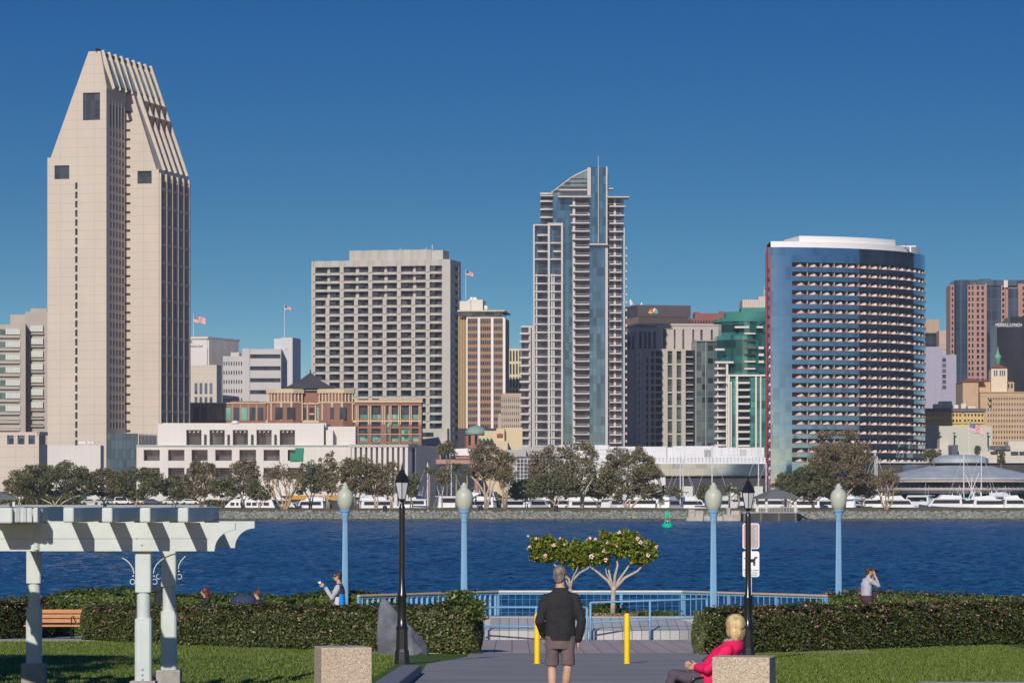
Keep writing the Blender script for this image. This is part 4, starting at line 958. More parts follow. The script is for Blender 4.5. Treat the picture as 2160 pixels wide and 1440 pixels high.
wl.build('wall', m_pg, b.o); gl.build('glass_wall', m_dg, b.o); many(b.o, 'window', wn, m_dkwin)
r_ = MB(); r_.prism([(S(2016), 20), (S(2016), 5), (S(2025), .6), (S(2041), .9), (S(2200), 2), (S(2200), 20)], Zb(601.9), Zb(590)); r_.box(S(2070), S(2095), 6, 12, Zb(590), Zb(586)); r_.build('roof_band', glass('roof_blue', (.07, .12, .17), .3, .4), b.o)
MB().box(S(2112)+1, S(2126), .0, .5, Zb(606), Zb(591)).build('pier_cap', m_trim, b.o)
b = Bld('lettered_tower', 'near-black glass tower with white lettering along its top, right edge', 'tower', 2103, 1420, 0, 2); S, Zb = b.s_, b.z_
MB().box(0, S(2200), 0, 20, 0, Zb(684)).box(S(2132), S(2200), 2, 20, 0, Zb(667)).build('glass_wall', glass('black_glass', (.022, .027, .04), .25, .35, .3, .2, (3.9, 3, .15), (.015, .018, .028)), b.o)
MB().box(0, S(2153), -.15, 0, Zb(690), Zb(682)).build('sign_band', pm('sign_slate', (.10, .11, .13), .6), b.o)
text_mesh('lettering', 'MERRILL LYNCH', 1.75, m_white2, b.o, (S(2127.5), -.22, Zb(685.5)), (math.pi/2, 0, 0), .05, sx=.78)
# old tan hotel with cupola
b = Bld('cupola_hotel', 'old tan brick hotel with red tiled roof and a white cupola tower', 'building', 2033, 1330, 0, 2); S, Zb = b.s_, b.z_
m_tan = pm('tan_brick', (.49, .34, .21), .8, var=.08, scale=.3); m_tile = pm('red_tiles', (.28, .105, .07), .8, var=.15, scale=2)
wl = MB(); wn = []; wl.box(0, S(2066), 3, 24, 0, Zb(805)); wl.box(S(2062), S(2144), 6, 24, 0, Zb(803)); wl.box(S(2068), S(2200), .8, 24, 0, Zb(826)); 
w2 = []; fac(wl, w2, 'F', S(2082), S(2200), Zb(940), Zb(835), 0, 21, 9, .42, .45, .5); wn += w2; wl.box(S(2068), S(2200), -.01, .79, Zb(835), Zb(826.5)); wl.box(S(2068), S(2082), .1, .79, 0, Zb(835)); wl.box(S(2068), S(2200), -.4, 0, Zb(827.6), Zb(825.8))
for u in (2094, 2102, 2112, 2120, 2130, 2137): wn.append(MB().box(S(u), S(u+4), 5.9, 6.02, Zb(817), Zb(808)))
for v in (842, 854): wn.append(MB().box(S(2086), S(2092), -.03, 0, Zb(v+6), Zb(v)))
t_ = MB(); t_.box(S(2093), S(2127), 3, 10, 0, Zb(775)); t_.build('cupola', pm('cream_brick', (.66, .56, .40), .8), b.o)
wn += [MB().box(S(u), S(u+2.4), 2.9, 3.02, Zb(792), Zb(780)) for u in (2099, 2103.5, 2111, 2115.5, 2120)]
wl.build('wall', m_tan, b.o); many(b.o, 'window', wn, m_bluewin)
r_ = MB()
def hip(mb, xa, xb, ya, yb, z0, z1, fx=.5, fy=.5):
    mx0, mx1 = xa+(xb-xa)*fx*.999, xb-(xb-xa)*fx*.999; my = (ya+yb)/2
    mb.add([(xa, ya, z0), (xb, ya, z0), (xb, yb, z0), (xa, yb, z0), (mx0, my, z1), (mx1, my, z1)], [(0, 1, 5, 4), (1, 2, 5), (2, 3, 4, 5), (3, 0, 4), (3, 2, 1, 0)])
hip(r_, S(2032), S(2080), 2.5, 24, Zb(805), Zb(796), .3); hip(r_, S(2060), S(2145), 5.5, 24, Zb(803), Zb(797), .3); hip(r_, S(2091), S(2129), 2.4, 10.6, Zb(775), Zb(767), .5); r_.build('roof', m_tile, b.o)
MB().lathe([(1.1, 0), (1.0, 2.2), (1.3, 2.5), (1.2, 3.2), (.5, 4.0), (.25, 5.0), (.05, 6.5)], 10, (S(2110), 6.5, Zb(768))).build('lantern', pm('copper', (.16, .36, .27), .6), b.o, smooth=True)
b = Bld('yellow_building', 'yellow building with dark mansard roof edge and paired windows', 'building', 1950, 1220, 0, 2); S, Zb = b.s_, b.z_
m_y = pm('yellow_paint', (.60, .44, .17), .8, var=.04); wl = MB(); wn = []; wl.box(0, S(2077), .5, 20, 0, Zb(866)); wl.box(S(1985), S(2077), 0, .5, 0, Zb(897))
for (ua, ub, nc) in ((1952, 1984, 6), (1986, 2029, 6), (2032, 2076, 6)): fac(wl, wn, 'F', S(ua), S(ub), Zb(893), Zb(869), .0, nc, 2, .55, .45, .5)
wl.build('wall', m_y, b.o); many(b.o, 'window', wn, m_dkwin)
r_ = MB(); r_.box(S(1948), S(2080), -.6, 20, Zb(868), Zb(861)); r_.build('roof_edge', pm('roof_slate', (.13, .12, .13), .8), b.o)
MB().box(S(1974), S(1990), 4, 9, Zb(861), Zb(851)).box(S(1988), S(2012), 5, 12, Zb(861), Zb(845)).box(S(2012), S(2024), 3, 7, Zb(861), Zb(853)).box(S(2030), S(2040), 3, 7, Zb(861), Zb(850)).box(S(2044), S(2060), 3, 8, Zb(861), Zb(856)).build('rooftop_plant', pm('plant_cream', (.62, .58, .46), .7), b.o)
b = Bld('blank_hall', 'long blank pale green-white wall building behind the flag', 'building', 1950, 1180, 0, 2); S, Zb = b.s_, b.z_
MB().box(0, S(2092), 0, 20, 0, Zb(898)).build('wall', pm('pale_wall', (.50, .50, .44), .8, var=.03, scale=.05), b.o)
lampm = []
for u in (1980, 2011, 2082): lampm.append(MB().tube([(S(u), -2, Zb(943)), (S(u), -2, Zb(912))], .15, 5).box(S(u-2.5), S(u+3.5), -2.3, -1.8, Zb(914), Zb(912.4)))
many(b.o, 'roof_lamp', lampm, m_blackmetal)
b = Bld('marina_shops', 'row of low cream and grey marina sheds behind the round roof', 'building', 1955, 1130, 0, 2); S, Zb = b.s_, b.z_
wl = MB(); wl.box(0, S(2010), 0, 12, 0, Zb(946)); wl.box(S(1983), S(2004), 1, 8, 0, Zb(925)); wl.box(S(2105), S(2200), 0, 10, 0, Zb(946)); wl.box(S(2129), S(2200), 2, 10, 0, Zb(930)); wl.box(S(2010), S(2140), 2, 10, 0, Zb(952)); wl.build('wall', pm('shed_cream', (.58, .54, .48), .8, joints=(3, 6, .1, .3)), b.o)
many(b.o, 'dark_shed', [MB().box(S(2000), S(2020), -1, 3, 0, Zb(938)), MB().box(S(2088), S(2130), -1, 3, Zb(948), Zb(940))], m_bluewin); many(b.o, 'window', [MB().box(S(u), S(u+16), -.1, 0, Zb(960), Zb(952)) for u in (2132, 2150)], m_dkwin)
# ---- round restaurant
d_ = 960.; cxp = X(2050, d_); o_ = thing('round_restaurant', 'round restaurant with a shallow grey cone roof, drum top and two balcony bands', 'building', (cxp, d_+24, 2))
def zz(v): return Z(v, d_)-2
MB().lathe([(22.3, zz(1013)), (22.6, zz(1010)), (22.3, zz(1007)), (8.2, zz(981)), (.2, zz(980))], 48).build('cone_roof', pm('zinc_roof', (.40, .42, .43), .55, var=.18, scale=.25), o_)
MB().lathe([(22.0, zz(1016)), (22.35, zz(1016)), (22.35, zz(1007.3)), (22.0, zz(1007.3))], 48).build('fascia', pm('pinkish_fascia', (.46, .38, .34), .7), o_)
MB().lathe([(6.2, zz(981)), (6.2, zz(975))], 32).build('neck', m_roofdk, o_)
MB().lathe([(7.0, zz(975)), (7.2, zz(974)), (7.2, zz(965)), (5.5, zz(959)), (4.2, zz(957)), (.2, zz(956.5))], 32).build('drum_roof', pm('drum_zinc', (.36, .40, .42), .5, var=.15, scale=.5), o_)
MB().lathe([(19.5, zz(1030)), (19.5, zz(1015))], 48).build('window_band', m_dkwin, o_)
MB().lathe([(19, zz(1041)), (20.5, zz(1040)), (21.6, zz(1033)), (21.6, zz(1028)), (19, zz(1028))], 48).build('deck', pm('deck_pink', (.42, .36, .33), .75), o_)
MB().lathe([(16.5, 0), (16.5, zz(1040))], 48).build('lower_wall', m_roofdk, o_)
many(o_, 'railing_post', [MB().lathe([(.05, zz(1029)), (.05, zz(1026))], 4, (21.3*math.sin(a*.07), -21.3*math.cos(a*.07), 0)) for a in range(-20, 20)], m_trim)
# ---- red brick complex
m_bk = pm('red_brick', (.27, .135, .095), .8, var=.08, scale=.3); m_bc = pm('brick_cream', (.57, .46, .31), .75, var=.05, scale=.3)
m_gt = glass('brick_teal_glass', (.12, .36, .31), .2, .3, .5, .25)
b = Bld('brick_complex', 'red brick and cream stone complex with turret pavilions and a dark pyramid roof', 'building', 398, 1390, 0, 2); S, Zb = b.s_, b.z_
wl = MB(); tr = MB(); wn = []; wt = []
wl.box(S(398), S(560), 1, 20, 0, Zb(850)); wl.box(S(478), S(540), 6, 20, 0, Zb(845)); wl.box(S(555), S(760), 2, 22, 0, Zb(849)); wl.box(S(606), S(720), 3, 20, 0, Zb(823))
tr.box(S(397), S(562), .6, 3, Zb(851), Zb(848.5)); tr.box(S(560), S(760), 1.4, 3, Zb(852), Zb(849)); tr.box(S(560), S(760), 1.0, 3, Zb(891), Zb(886))
for i in range(9):
    u = 407+17*i; (wt if i in (4, 6) else wn).append(MB().box(S(u), S(u+12), .8, 1.02, Zb(886), Zb(859)))
    for k_ in (0, 1): tr.box(S(u-3+k_*1.6), S(u-2.3+k_*1.6), .75, 1.1, Zb(886), Zb(852))
for (ua, ub, v) in ((581, 597, 0), (606, 622, 1), (636, 645, 0), (652, 662, 1), (668, 679, 2), (686, 694, 2), (697, 704, 0), (717, 730, 0)):
    zq = Zb(859); pv_ = -2.25 if min(abs((ua+ub)/2-601), abs((ua+ub)/2-708)) < 17 else 1.7; m_ = MB().box(S(ua), S(ub), pv_, 2.02, Zb(884), zq); (wt if v == 2 else wn).append(m_)
    if v == 1: tr.box(S(ua), S(ub), 1.5, 2.1, Zb(874), Zb(871))
for u in (563, 568, 573, 578, 599, 603, 625, 630, 647, 664, 681, 695): tr.box(S(u), S(u)+.35, 1.4, 2.1, Zb(886), Zb(822 if (u < 632 and u > 560) else 850))
def pav(uc, hw, v0=820, v1=850):
    c = S(uc); r = (S(uc+hw)-c); 
    oct_ = lambda q: [(c-q, 1), (c-q*.45, 1-q*.45), (c+q*.45, 1-q*.45), (c+q, 1), (c+q, 9), (c-q, 9)][::1]
    tr.prism(oct_(r*1.06), Zb(829), Zb(v0)); tr.prism(oct_(r), Zb(v1), Zb(847)); wl.prism(oct_(r*.86), 0, Zb(829)); wl.prism(oct_(r*.97), 0, Zb(851))
    for i in range(11):
        a = -1+2*i/10; x = c+r*.94*a; y = 1-(r*.45 if abs(a) < .45 else r*.45*(1-abs(a))/.55)*.94
        tr.box(x-.22, x+.22, y-.1, y+.4, Zb(848), Zb(828))
        if i % 3 == 1: tr.box(x-.3, x+.3, y-.25, y+.2, Zb(886), Zb(850))
pav(601, 38); pav(708, 37)
rf = MB(); c = S(652); w_ = S(706)-c; tz = Zb(819)
rf.add([(c-w_, 0, tz), (c+w_, 0, tz), (c+w_, 2*w_, tz), (c-w_, 2*w_, tz), (c-w_*.35, w_*.55, Zb(799)), (c+w_*.35, w_*.55, Zb(799)), (c+w_*.35, w_*1.45, Zb(799)), (c-w_*.35, w_*1.45, Zb(799)), (c, w_, Zb(783))],
       [(0, 1, 5, 4), (1, 2, 6, 5), (2, 3, 7, 6), (3, 0, 4, 7), (4, 5, 8), (5, 6, 8), (6, 7, 8), (7, 4, 8), (3, 2, 1, 0)]); rf.tube([(c, w_, Zb(785)), (c, w_, Zb(778))], .3, 6); rf.build('pyramid_roof', m_roofdk, b.o)
# right wing
e = [750, 757, 775, 784, 803, 815, 821, 825, 841, 845, 863, 869, 883, 889]
x0_, x1_ = S(750), S(889); wl.box(x0_, x1_, 1.4, 20, 0, Zb(846)); tr.box(x0_-.4, x1_+.4, -.8, 8, Zb(848.5), Zb(843.5)); tr.box(S(800), x1_+.4, -1.0, 8, Zb(843.5), Zb(841)); wl.box(x0_, x1_, -.3, 1.4, Zb(855), Zb(848.5))
for i in range(0, len(e)-1, 2):
    wl.box(S(e[i]), S(e[i+1]), -.4, 1.4, 0, Zb(855)); xm = (S(e[i])+S(e[i+1]))/2
    for k_ in (-.35, .35): tr.box(xm+k_-.14, xm+k_+.14, -.55, -.38, Zb(895), Zb(856))
vr = [(857, 883), (889, 899), (903.5, 914), (918.5, 930), (935, 946.5), (951, 963), (968, 979), (984, 996), (1001, 1013), (1017, 1035)]
for j, (va, vb) in enumerate(vr):
    nv = vr[j+1][0] if j+1 < len(vr) else 1040
    for i in range(1, len(e)-1, 2):
        wl.box(S(e[i]), S(e[i+1]), 0, 1.38, Zb(nv), Zb(vb)) 
        teal = (i*7+j*5+i*j) % 5 in (0, 1)
        if j == 0: wn.append(MB().box(S(e[i]), S(e[i+1]), 1.1, 1.37, Zb(874), Zb(va))); wt.append(MB().box(S(e[i]), S(e[i+1]), 1.0, 1.36, Zb(vb), Zb(874)))
        else: (wt if teal else wn).append(MB().box(S(e[i]), S(e[i+1]), 1.1, 1.37, Zb(vb), Zb(va)))
tr.box(x0_, x1_, -.5, -.05, Zb(889), Zb(886.5))
for j in (2, 4): tr.box(x0_, x1_, -.45, -.3, Zb(vr[j][1]+2), Zb(vr[j][1]+1))
wl.build('wall', m_bk, b.o); tr.build('stone_trim', m_bc, b.o); many(b.o, 'window', wn, m_dkwin); many(b.o, 'teal_window', wt, m_gt)
MB().lathe([(1.6, 0), (1.6, 5), (2.1, 5.6), (2.1, 6.4)], 10, (S(887), -1.5, 0)).build('corner_column', m_bc, b.o)
# ================= flags =================
m_fr, m_fw, m_fb = pm('flag_red', (.50, .05, .06), .7), pm('flag_white', (.75, .72, .72), .7), pm('flag_blue', (.05, .06, .16), .7)
def flag(u, d, vt, vb, fw, fh, label, droop=.25, side=1):
    s = d/F; x = X(u, d); zt_ = Z(vt, d); zb_ = Z(vb, d)
    r_ = thing('flagpole', label, 'flag', (x, d, zb_), 0, 'flags over the city')
    MB().tube([(0, 0, 0), (0, 0, zt_-zb_+.4)], [max(.09, s*.55), max(.07, s*.45)], 8).build('pole', m_white2, r_)
    W, H_ = fw*s, fh*s; m_ = MB(); nxn, nzn = 24, 13
    vs = []
    for j in range(nzn+1):
        for i in range(nxn+1):
            f = i/nxn; wv = math.sin(f*9+j*.15)*.07*W*f**.5
            vs.append((.1+f*W*side, wv, zt_-zb_-H_*j/nzn-f*W*droop-.04*W*math.sin(f*7)))
    o0 = len(m_.v); m_.v += vs
    for j in range(nzn):
        for i in range(nxn):
            a = j*(nxn+1)+i; m_.f.append((a, a+1, a+nxn+2, a+nxn+1)); m_.mi.append(2 if (i < 10 and j < 7) else (j % 2))
    o = m_.build('flag_cloth', [m_fr, m_fw, m_fb], r_, smooth=True)
    md = o.modifiers.new('t', 'SOLIDIFY'); md.thickness = .03
    if fw > 20:
        st = MB()
        for j in range(5):
            for i in range(6): f = (i+.5+.3*(j % 2))/7*10/24; st.obox((.1+f*W*side, math.sin(f*9+(j*1.3+1)*.15)*.07*W*f**.5-.06, zt_-zb_-H_*(j*1.3+.9)/nzn-f*W*droop-.04*W*math.sin(f*7)), .10*s*7, .05, .10*s*7)
        st.build('flag_star', m_fw, r_)
    return r_
flag(408, 1720, 664, 715, 25, 15, 'large striped flag flying above the white building with black lettering', .25)
flag(600, 1700, 645, 712, 13, 7, 'small striped flag on a tall white pole atop the slim blank tower', .2)
flag(982.5, 1345, 571, 632, 15, 8.5, 'small striped flag on the rooftop of the brown tower with white piers', .3)
flag(1612, 1505, 607, 628, 7, 9, 'tiny drooping flag beside the red edge of the curved hotel', .6)
flag(2044, 1000, 890, 958, 30, 19, 'big striped flag over the round restaurant roof', .32)
# ================= trees on the far shore =================
m_bark_pale = pm('pale_bark', (.42, .35, .27), .85, var=.2, scale=2); m_bark_tan = pm('tan_bark', (.36, .25, .15), .85, var=.2, scale=2); m_bark_dk = pm('grey_bark', (.17, .14, .11), .9, var=.2, scale=2)
LM = {'dark': leafmat('fig_leaves', [(0, (.055, .062, .025)), (.5, (.12, .125, .048)), (1, (.21, .20, .08))]),
      'olive': leafmat('paperbark_leaves', [(0, (.09, .078, .038)), (.5, (.19, .165, .075)), (1, (.29, .25, .12))]),
      'green': leafmat('bright_leaves', [(0, (.030, .055, .014)), (.5, (.065, .10, .028)), (1, (.12, .16, .05))]),
      'rust': leafmat('rusty_leaves', [(0, (.10, .078, .045)), (.5, (.20, .162, .09)), (1, (.31, .25, .145))]),
      'palm': leafmat('palm_leaves', [(0, (.05, .07, .015)), (.5, (.12, .14, .04)), (1, (.22, .21, .08))])}
def far_z(d): return 2.55 if d < 912 else 2.3
def tree(name, label, u, d, vt, wpx, kind, trunk='pale', vcb=None, dens=1.0, clump=1.5, seed=0, stems=3, lean=0., group='trees along the far shore', zb=None, leaf=.30, bare=0):
    rg = np.random.default_rng(abs(seed+int(u))); rd = random.Random(abs(seed+int(u)))
    s = d/F; zb = far_z(d) if zb is None else zb; top = Z(vt, d)-zb; W = wpx*s; cb = max(.5, (Z(vcb, d)-zb)-.3) if vcb else top*.28
    r_ = thing(name, label, 'tree', (X(u, d), d, zb), 0, group)
    cz, hz = (top+cb)/2, (top-cb)/2*1.04; hx = W/2*1.14; hy = hx*.75; cz += .15
    ncl = max(12, int(hx*hz*1.1/clump**2*8)); cl = []
    while len(cl) < ncl:
        p = rg.uniform(-1, 1, 3)
        e_ = 2.0 if kind == 'olive' else 3.2
        q = abs(p[0])**e_+p[1]**2+abs(p[2])**(2.2 if p[2] > 0 else 5)
        if rg.uniform() < .14: p = p*[1.12, 1, 1.12]; q = q*.9
        if q < 1 and q > rg.uniform(0, .6): cl.append([p[0]*(hx-clump*.35)+lean, p[1]*(hy-clump*.5), cz+p[2]*(hz-clump*.3)])
    cl = np.array(cl); per = max(24, int(30*dens*clump**2*(.30/leaf)**2)); pts = []
    for c in cl:
        rr_ = clump*rg.uniform(.38, 1.15); v = rg.normal(size=(per, 3)); v /= np.linalg.norm(v, axis=1)[:, None]
        pts.append(c+v*rr_*(rg.uniform(0.25, 1, per)**.5)[:, None]*[1, 1, .72])
    pts = np.concatenate(pts); leaves('crown', pts, leaf, LM[kind], r_, rng=rg)
    tm = {'pale': m_bark_pale, 'tan': m_bark_tan, 'dark': m_bark_dk}[trunk]; mb = MB()
    order = np.argsort(-cl[:, 2]); sel = [cl[i] for i in order[:: max(1, ncl//(stems*4+bare))]]
    for k in range(stems):
        a = 2*math.pi*k/stems+rd.random(); bx, by = math.cos(a)*.35*(stems > 1), math.sin(a)*.3
        fx = (k-(stems-1)/2)*hx*.5+lean*.6+rd.uniform(-.5, .5); fz = cb*.9+top*.12
        base_r = max(.13, top*.019)
        mid = [(bx, by, -.3), (bx*1.2+fx*.2+rd.uniform(-.2, .2), by, fz*.4), (fx*.55+rd.uniform(-.3, .3), by*2, fz*.75), (fx, by*2.5, fz)]
        mb.tube(mid, [base_r, base_r*.85, base_r*.7, base_r*.6], 7)
        for c in sel:
            if abs(c[0]-fx) < hx*.55:
                h_ = ((fx+c[0])/2+rd.uniform(-.6, .6), c[1]*.4, (fz+c[2])/2+rd.uniform(0, .5))
                mb.tube([(fx, by*2.5, fz-.1), h_, tuple(c)], [base_r*.5, base_r*.3, base_r*.1], 5)
    mb.build('trunk', tm, r_, smooth=True); return r_
T_ = [
 ('fig_tree', 'dark rounded fig tree, widest crown at the far left of the shore', 118, 884, 980, 158, 'dark', 'pale', 1046, 1.25, 2.0, 4),
 ('shrub_tree', 'small grey-green tree left of the widest dark crown', 42, 886, 990, 60, 'olive', 'pale', 1048, .8, 1.4, 2),
 ('fig_tree', 'brownish fig crown just right of the widest dark crown', 222, 893, 988, 66, 'rust', 'dark', 1046, 1.1, 1.5, 3),
 ('fig_tree', 'dark fig tree in front of the white terraces lower left corner', 288, 884, 988, 100, 'dark', 'pale', 1046, 1.25, 1.8, 4),
 ('fig_tree', 'dark low fig tree below the second lower terrace opening', 368, 888, 1002, 72, 'dark', 'dark', 1048, 1.2, 1.6, 3),
 ('paperbark_tree', 'grey-brown tree with a pointed top before the terrace openings', 424, 886, 970, 62, 'rust', 'dark', 1046, 1.0, 1.4, 3),
 ('fig_tree', 'small dark green tree low between two brown crowns over the white yacht', 470, 880, 1008, 52, 'dark', 'dark', 1050, 1.1, 1.3, 2),
 ('paperbark_tree', 'tall brown-green tree above the bow windows of the white yacht', 514, 886, 968, 62, 'rust', 'pale', 1040, 1.0, 1.4, 3),
 ('fig_tree', 'low spreading dark tree left of the coral tree', 548, 878, 1020, 52, 'dark', 'pale', 1052, 1.1, 1.2, 3),
 ('fig_tree', 'glossy dark green tree right of the bare coral tree', 655, 886, 975, 62, 'dark', 'dark', 1040, 1.0, 1.4, 3),
 ('paperbark_tree', 'slim tree rising against the white wall left of the colonnade', 692, 884, 960, 46, 'olive', 'pale', 1040, .8, 1.2, 2),
 ('paperbark_tree', 'olive tree covering the left end of the colonnade', 752, 884, 962, 74, 'olive', 'dark', 1038, 1.1, 1.5, 3),
 ('paperbark_tree', 'brownish slender tree in front of the colonnade middle', 793, 886, 975, 44, 'rust', 'pale', 1045, .9, 1.2, 3),
 ('paperbark_tree', 'thin tree showing the colonnade through its leaves beside the left black lantern', 826, 886, 972, 36, 'olive', 'pale', 1045, .45, 1.1, 2),
 ('fig_tree', 'small dark tree right behind the left black lantern', 868, 890, 1000, 34, 'dark', 'dark', 1046, .9, 1.1, 2),
 ('gum_tree', 'slim forked white-trunked gum between the two sailboat masts', 933, 882, 985, 34, 'olive', 'pale', 1020, .5, 1.1, 1),
 ('gum_tree', 'tall gum with white forked trunks right of the second blue lamp', 1026, 884, 935, 72, 'rust', 'pale', 1012, .9, 1.5, 4),
 ('gum_tree', 'twisted tan-trunked gum left of the scaffolding', 1066, 882, 952, 44, 'olive', 'tan', 1022, .8, 1.3, 3),
 ('fig_tree', 'low bright hedge-like tree below the scaffolding', 1112, 892, 1010, 70, 'green', 'dark', 1050, 1.2, 1.3, 3),
 ('gum_tree', 'broad brown gum before the condo tower base, left half', 1166, 886, 944, 92, 'rust', 'pale', 1030, .95, 1.7, 4),
 ('fig_tree', 'dark dense tree under the brown gum at the condo tower base', 1170, 880, 1000, 96, 'dark', 'pale', 1048, 1.2, 1.7, 3),
 ('gum_tree', 'tall wispy gum before the condo tower base with a pale crooked trunk', 1228, 884, 928, 60, 'olive', 'pale', 1024, .6, 1.4, 3),
 ('fig_tree', 'dark round tree between the wispy gum and the big brown crown', 1262, 888, 1004, 62, 'dark', 'dark', 1048, 1.2, 1.5, 3),
 ('gum_tree', 'largest brown-olive gum at the left end of the mirror band', 1324, 884, 943, 124, 'olive', 'pale', 1044, 1.15, 2.0, 5),
 ('shrub_tree', 'low olive bush right below the largest brown-olive gum', 1384, 890, 1022, 44, 'olive', 'dark', 1052, 1.0, 1.1, 2),
 ('shrub_tree', 'small olive tree left of the white-roofed kiosk before the mirror hall', 1424, 930, 1026, 26, 'olive', 'dark', 1052, .9, 1.0, 2),
 ('shrub_tree', 'dark clipped tree between the second pair of masts', 1484, 940, 1024, 34, 'dark', 'dark', 1052, .9, 1.1, 2),
 ('fig_tree', 'low dark tree behind the shore gazebo', 1664, 892, 1000, 76, 'dark', 'pale', 1046, 1.1, 1.5, 4),
 ('fig_tree', 'dark green tree against the lower left of the tall brown paperbark', 1716, 886, 980, 84, 'dark', 'dark', 1050, 1.2, 1.6, 3),
 ('paperbark_tree', 'tallest brown paperbark in front of the curved hotel', 1774, 888, 906, 116, 'rust', 'tan', 1024, 1.15, 2.0, 4),
 ('fig_tree', 'dark green tree on the right foot of the tallest brown paperbark', 1822, 892, 998, 60, 'dark', 'dark', 1046, 1.1, 1.4, 2),
 ('paperbark_tree', 'small leafy tree by the curved hotel podium', 1852, 1000, 985, 46, 'olive', 'dark', 1030, .8, 1.4, 2),
 ('garden_tree', 'loose-crowned tree standing against the big grey hotel base', 944, 1040, 930, 34, 'olive', 'dark', 962, .8, 1.5, 2),
 ('garden_tree', 'small dark clump left of the round restaurant drum', 1968, 1080, 945, 34, 'dark', 'dark', 975, 1.1, 1.4, 2),
 ('garden_tree', 'slim dark conifer over the drum roof of the round restaurant', 2062, 1070, 938, 10, 'dark', 'dark', 957, 1.1, .8, 1),
 ('garden_tree', 'slim dark tree right of the drum roof of the round restaurant', 2112, 1070, 950, 14, 'dark', 'dark', 975, 1.1, .9, 1),
]
for i, (nm, lb, u, d, vt, wp, kd, tk, vcb, de, cp_, st) in enumerate(T_):
    tree(nm, lb, u, d, vt, wp, kd, tk, vcb, de, cp_*.9, i, st, zb=(None if d < 960 else 2.3), leaf=.26)
def coral_tree(u, d, vt, wpx, label, leafy, seed):
    """bare thick-limbed coral tree"""
    rd = random.Random(seed); s = d/F; zb = far_z(d); top = Z(vt, d)-zb; hx = wpx*s/2
    r_ = thing('coral_tree', label, 'tree', (X(u, d), d, zb), 0, 'trees along the far shore'); mb = MB(); tips = []
    def limb(p, dr, ln, r, dep):
        q = [Vector(p)]
        for i in range(3):
            dr = (dr+Vector((rd.uniform(-.25, .25), rd.uniform(-.2, .2), rd.uniform(-.05, .25)))).normalized(); q.append(q[-1]+dr*ln/3)
        mb.tube(q, [r, r*.85, r*.72, r*.6], 6)
        if dep == 0 or r < .05: tips.append(q[-1]); return
        for k in range(rd.choice((2, 2, 3))):
            nd = (dr+Vector((rd.uniform(-.9, .9), rd.uniform(-.6, .6), rd.uniform(-.15, .55)))).normalized(); limb(q[-1], nd, ln*rd.uniform(.62, .85), r*.62, dep-1)
    n0 = 5
    for k in range(n0):
        a = (k/(n0-1)-.5)*1.7; limb((math.sin(a)*.5, 0, -.2), Vector((math.sin(a), rd.uniform(-.3, .3), math.cos(a)*.9+.2)).normalized(), top*.36, .38, 4)
    mx = max(abs(p.x) for p in tips); mz = max(p.z for p in tips)
    mb.v = [(x*min(1, hx/mx)*1.0, y, z*min(1.0, top/mz) if z > 0 else z) for x, y, z in mb.v]
    mb.build('trunk', m_bark_tan, r_, smooth=True)
    rg = np.random.default_rng(seed); P_ = []
    for p in tips:
        if rd.random() < leafy: P_.append(np.array([p.x*min(1, hx/mx), p.y, p.z*min(1, top/mz)])+rg.normal(0, .55, (26, 3)))
    leaves('crown', np.concatenate(P_), .26, LM['rust'], r_, rng=rg); return r_
coral_tree(600, 872, 985, 84, 'bare thick-limbed tan coral tree right of the white yacht', .35, 3)
coral_tree(1868, 874, 990, 62, 'bare tan coral tree in front of the round restaurant left edge', .4, 8)
def palm(u, d, vt, label, R0=2.6):
    s = d/F; zb = far_z(d); top = Z(vt, d)-zb-R0*.45; r_ = thing('palm_tree', label, 'palm', (X(u, d), d, zb), 0, 'palms of the marina')
    MB().tube([(0, 0, -.2), (.1, 0, top*.5), (0, 0, top)], [.28, .22, .2], 7).build('trunk', m_bark_tan, r_, smooth=True)
    rg = np.random.default_rng(int(u)); P_ = []
    for k in range(30):
        a = rg.uniform(0, 6.28); el = rg.uniform(-.5, 1.3); L_ = R0*rg.uniform(.8, 1.1)
        for j in range(26):
            f = j/25; P_.append((math.cos(a)*math.cos(el)*L_*f, math.sin(a)*math.cos(el)*L_*f, top+math.sin(el)*L_*f-.9*L_*f*f*.55+rg.normal(0, .05)))
    leaves('crown', np.array(P_), .24, LM['palm'], r_, rng=rg, aspect=.3); return r_
palm(962, 915, 975, 'green fan palm between the mast with furled sail and the tall gum', 3.4)
palm(985, 925, 985, 'smaller fan palm left of the tall white-trunked gum', 2.8)
palm(1538, 915, 1024, 'yellow-green palm left of the right black lantern', 2.8)
palm(1558, 925, 1030, 'low palm tucked behind the right black lantern', 2.4)
palm(905, 925, 985, 'shaggy palm beside the red brick wing corner', 2.8)
# hedges and shrubs closing the view under the trees
rg = np.random.default_rng(77)
def shrubline(u0_, u1_, d, vt, label, mat, n=2600):
    s = d/F; xs_ = rg.uniform(X(u0_, d), X(u1_, d), n); h = Z(vt, d)-2.3
    hh = h*(.55+.45*np.abs(np.sin(xs_*.21)+.5*np.sin(xs_*.53+1)))/1.3
    P_ = np.stack([xs_, d+rg.normal(0, 1.2, n), 2.2+hh*rg.uniform(0, 1, n)**.6], -1)
    o = leaves('shrub_row', P_, .32, mat, rng=rg); tag(o, label, 'shrubs', kind='stuff')
shrubline(-20, 180, 926, 1030, 'dark shrubs filling the gaps under the left fig crowns', LM['dark'], 6000)
shrubline(230, 700, 940, 1036, 'dark shrubs behind the yacht and cars', LM['dark'], 9000)
shrubline(1000, 1400, 940, 1030, 'green shrubs under the gums by the marina', LM['green'], 8000)
shrubline(1570, 1900, 940, 1030, 'dark shrubs behind the gazebo and hotel foot', LM['dark'], 8000)
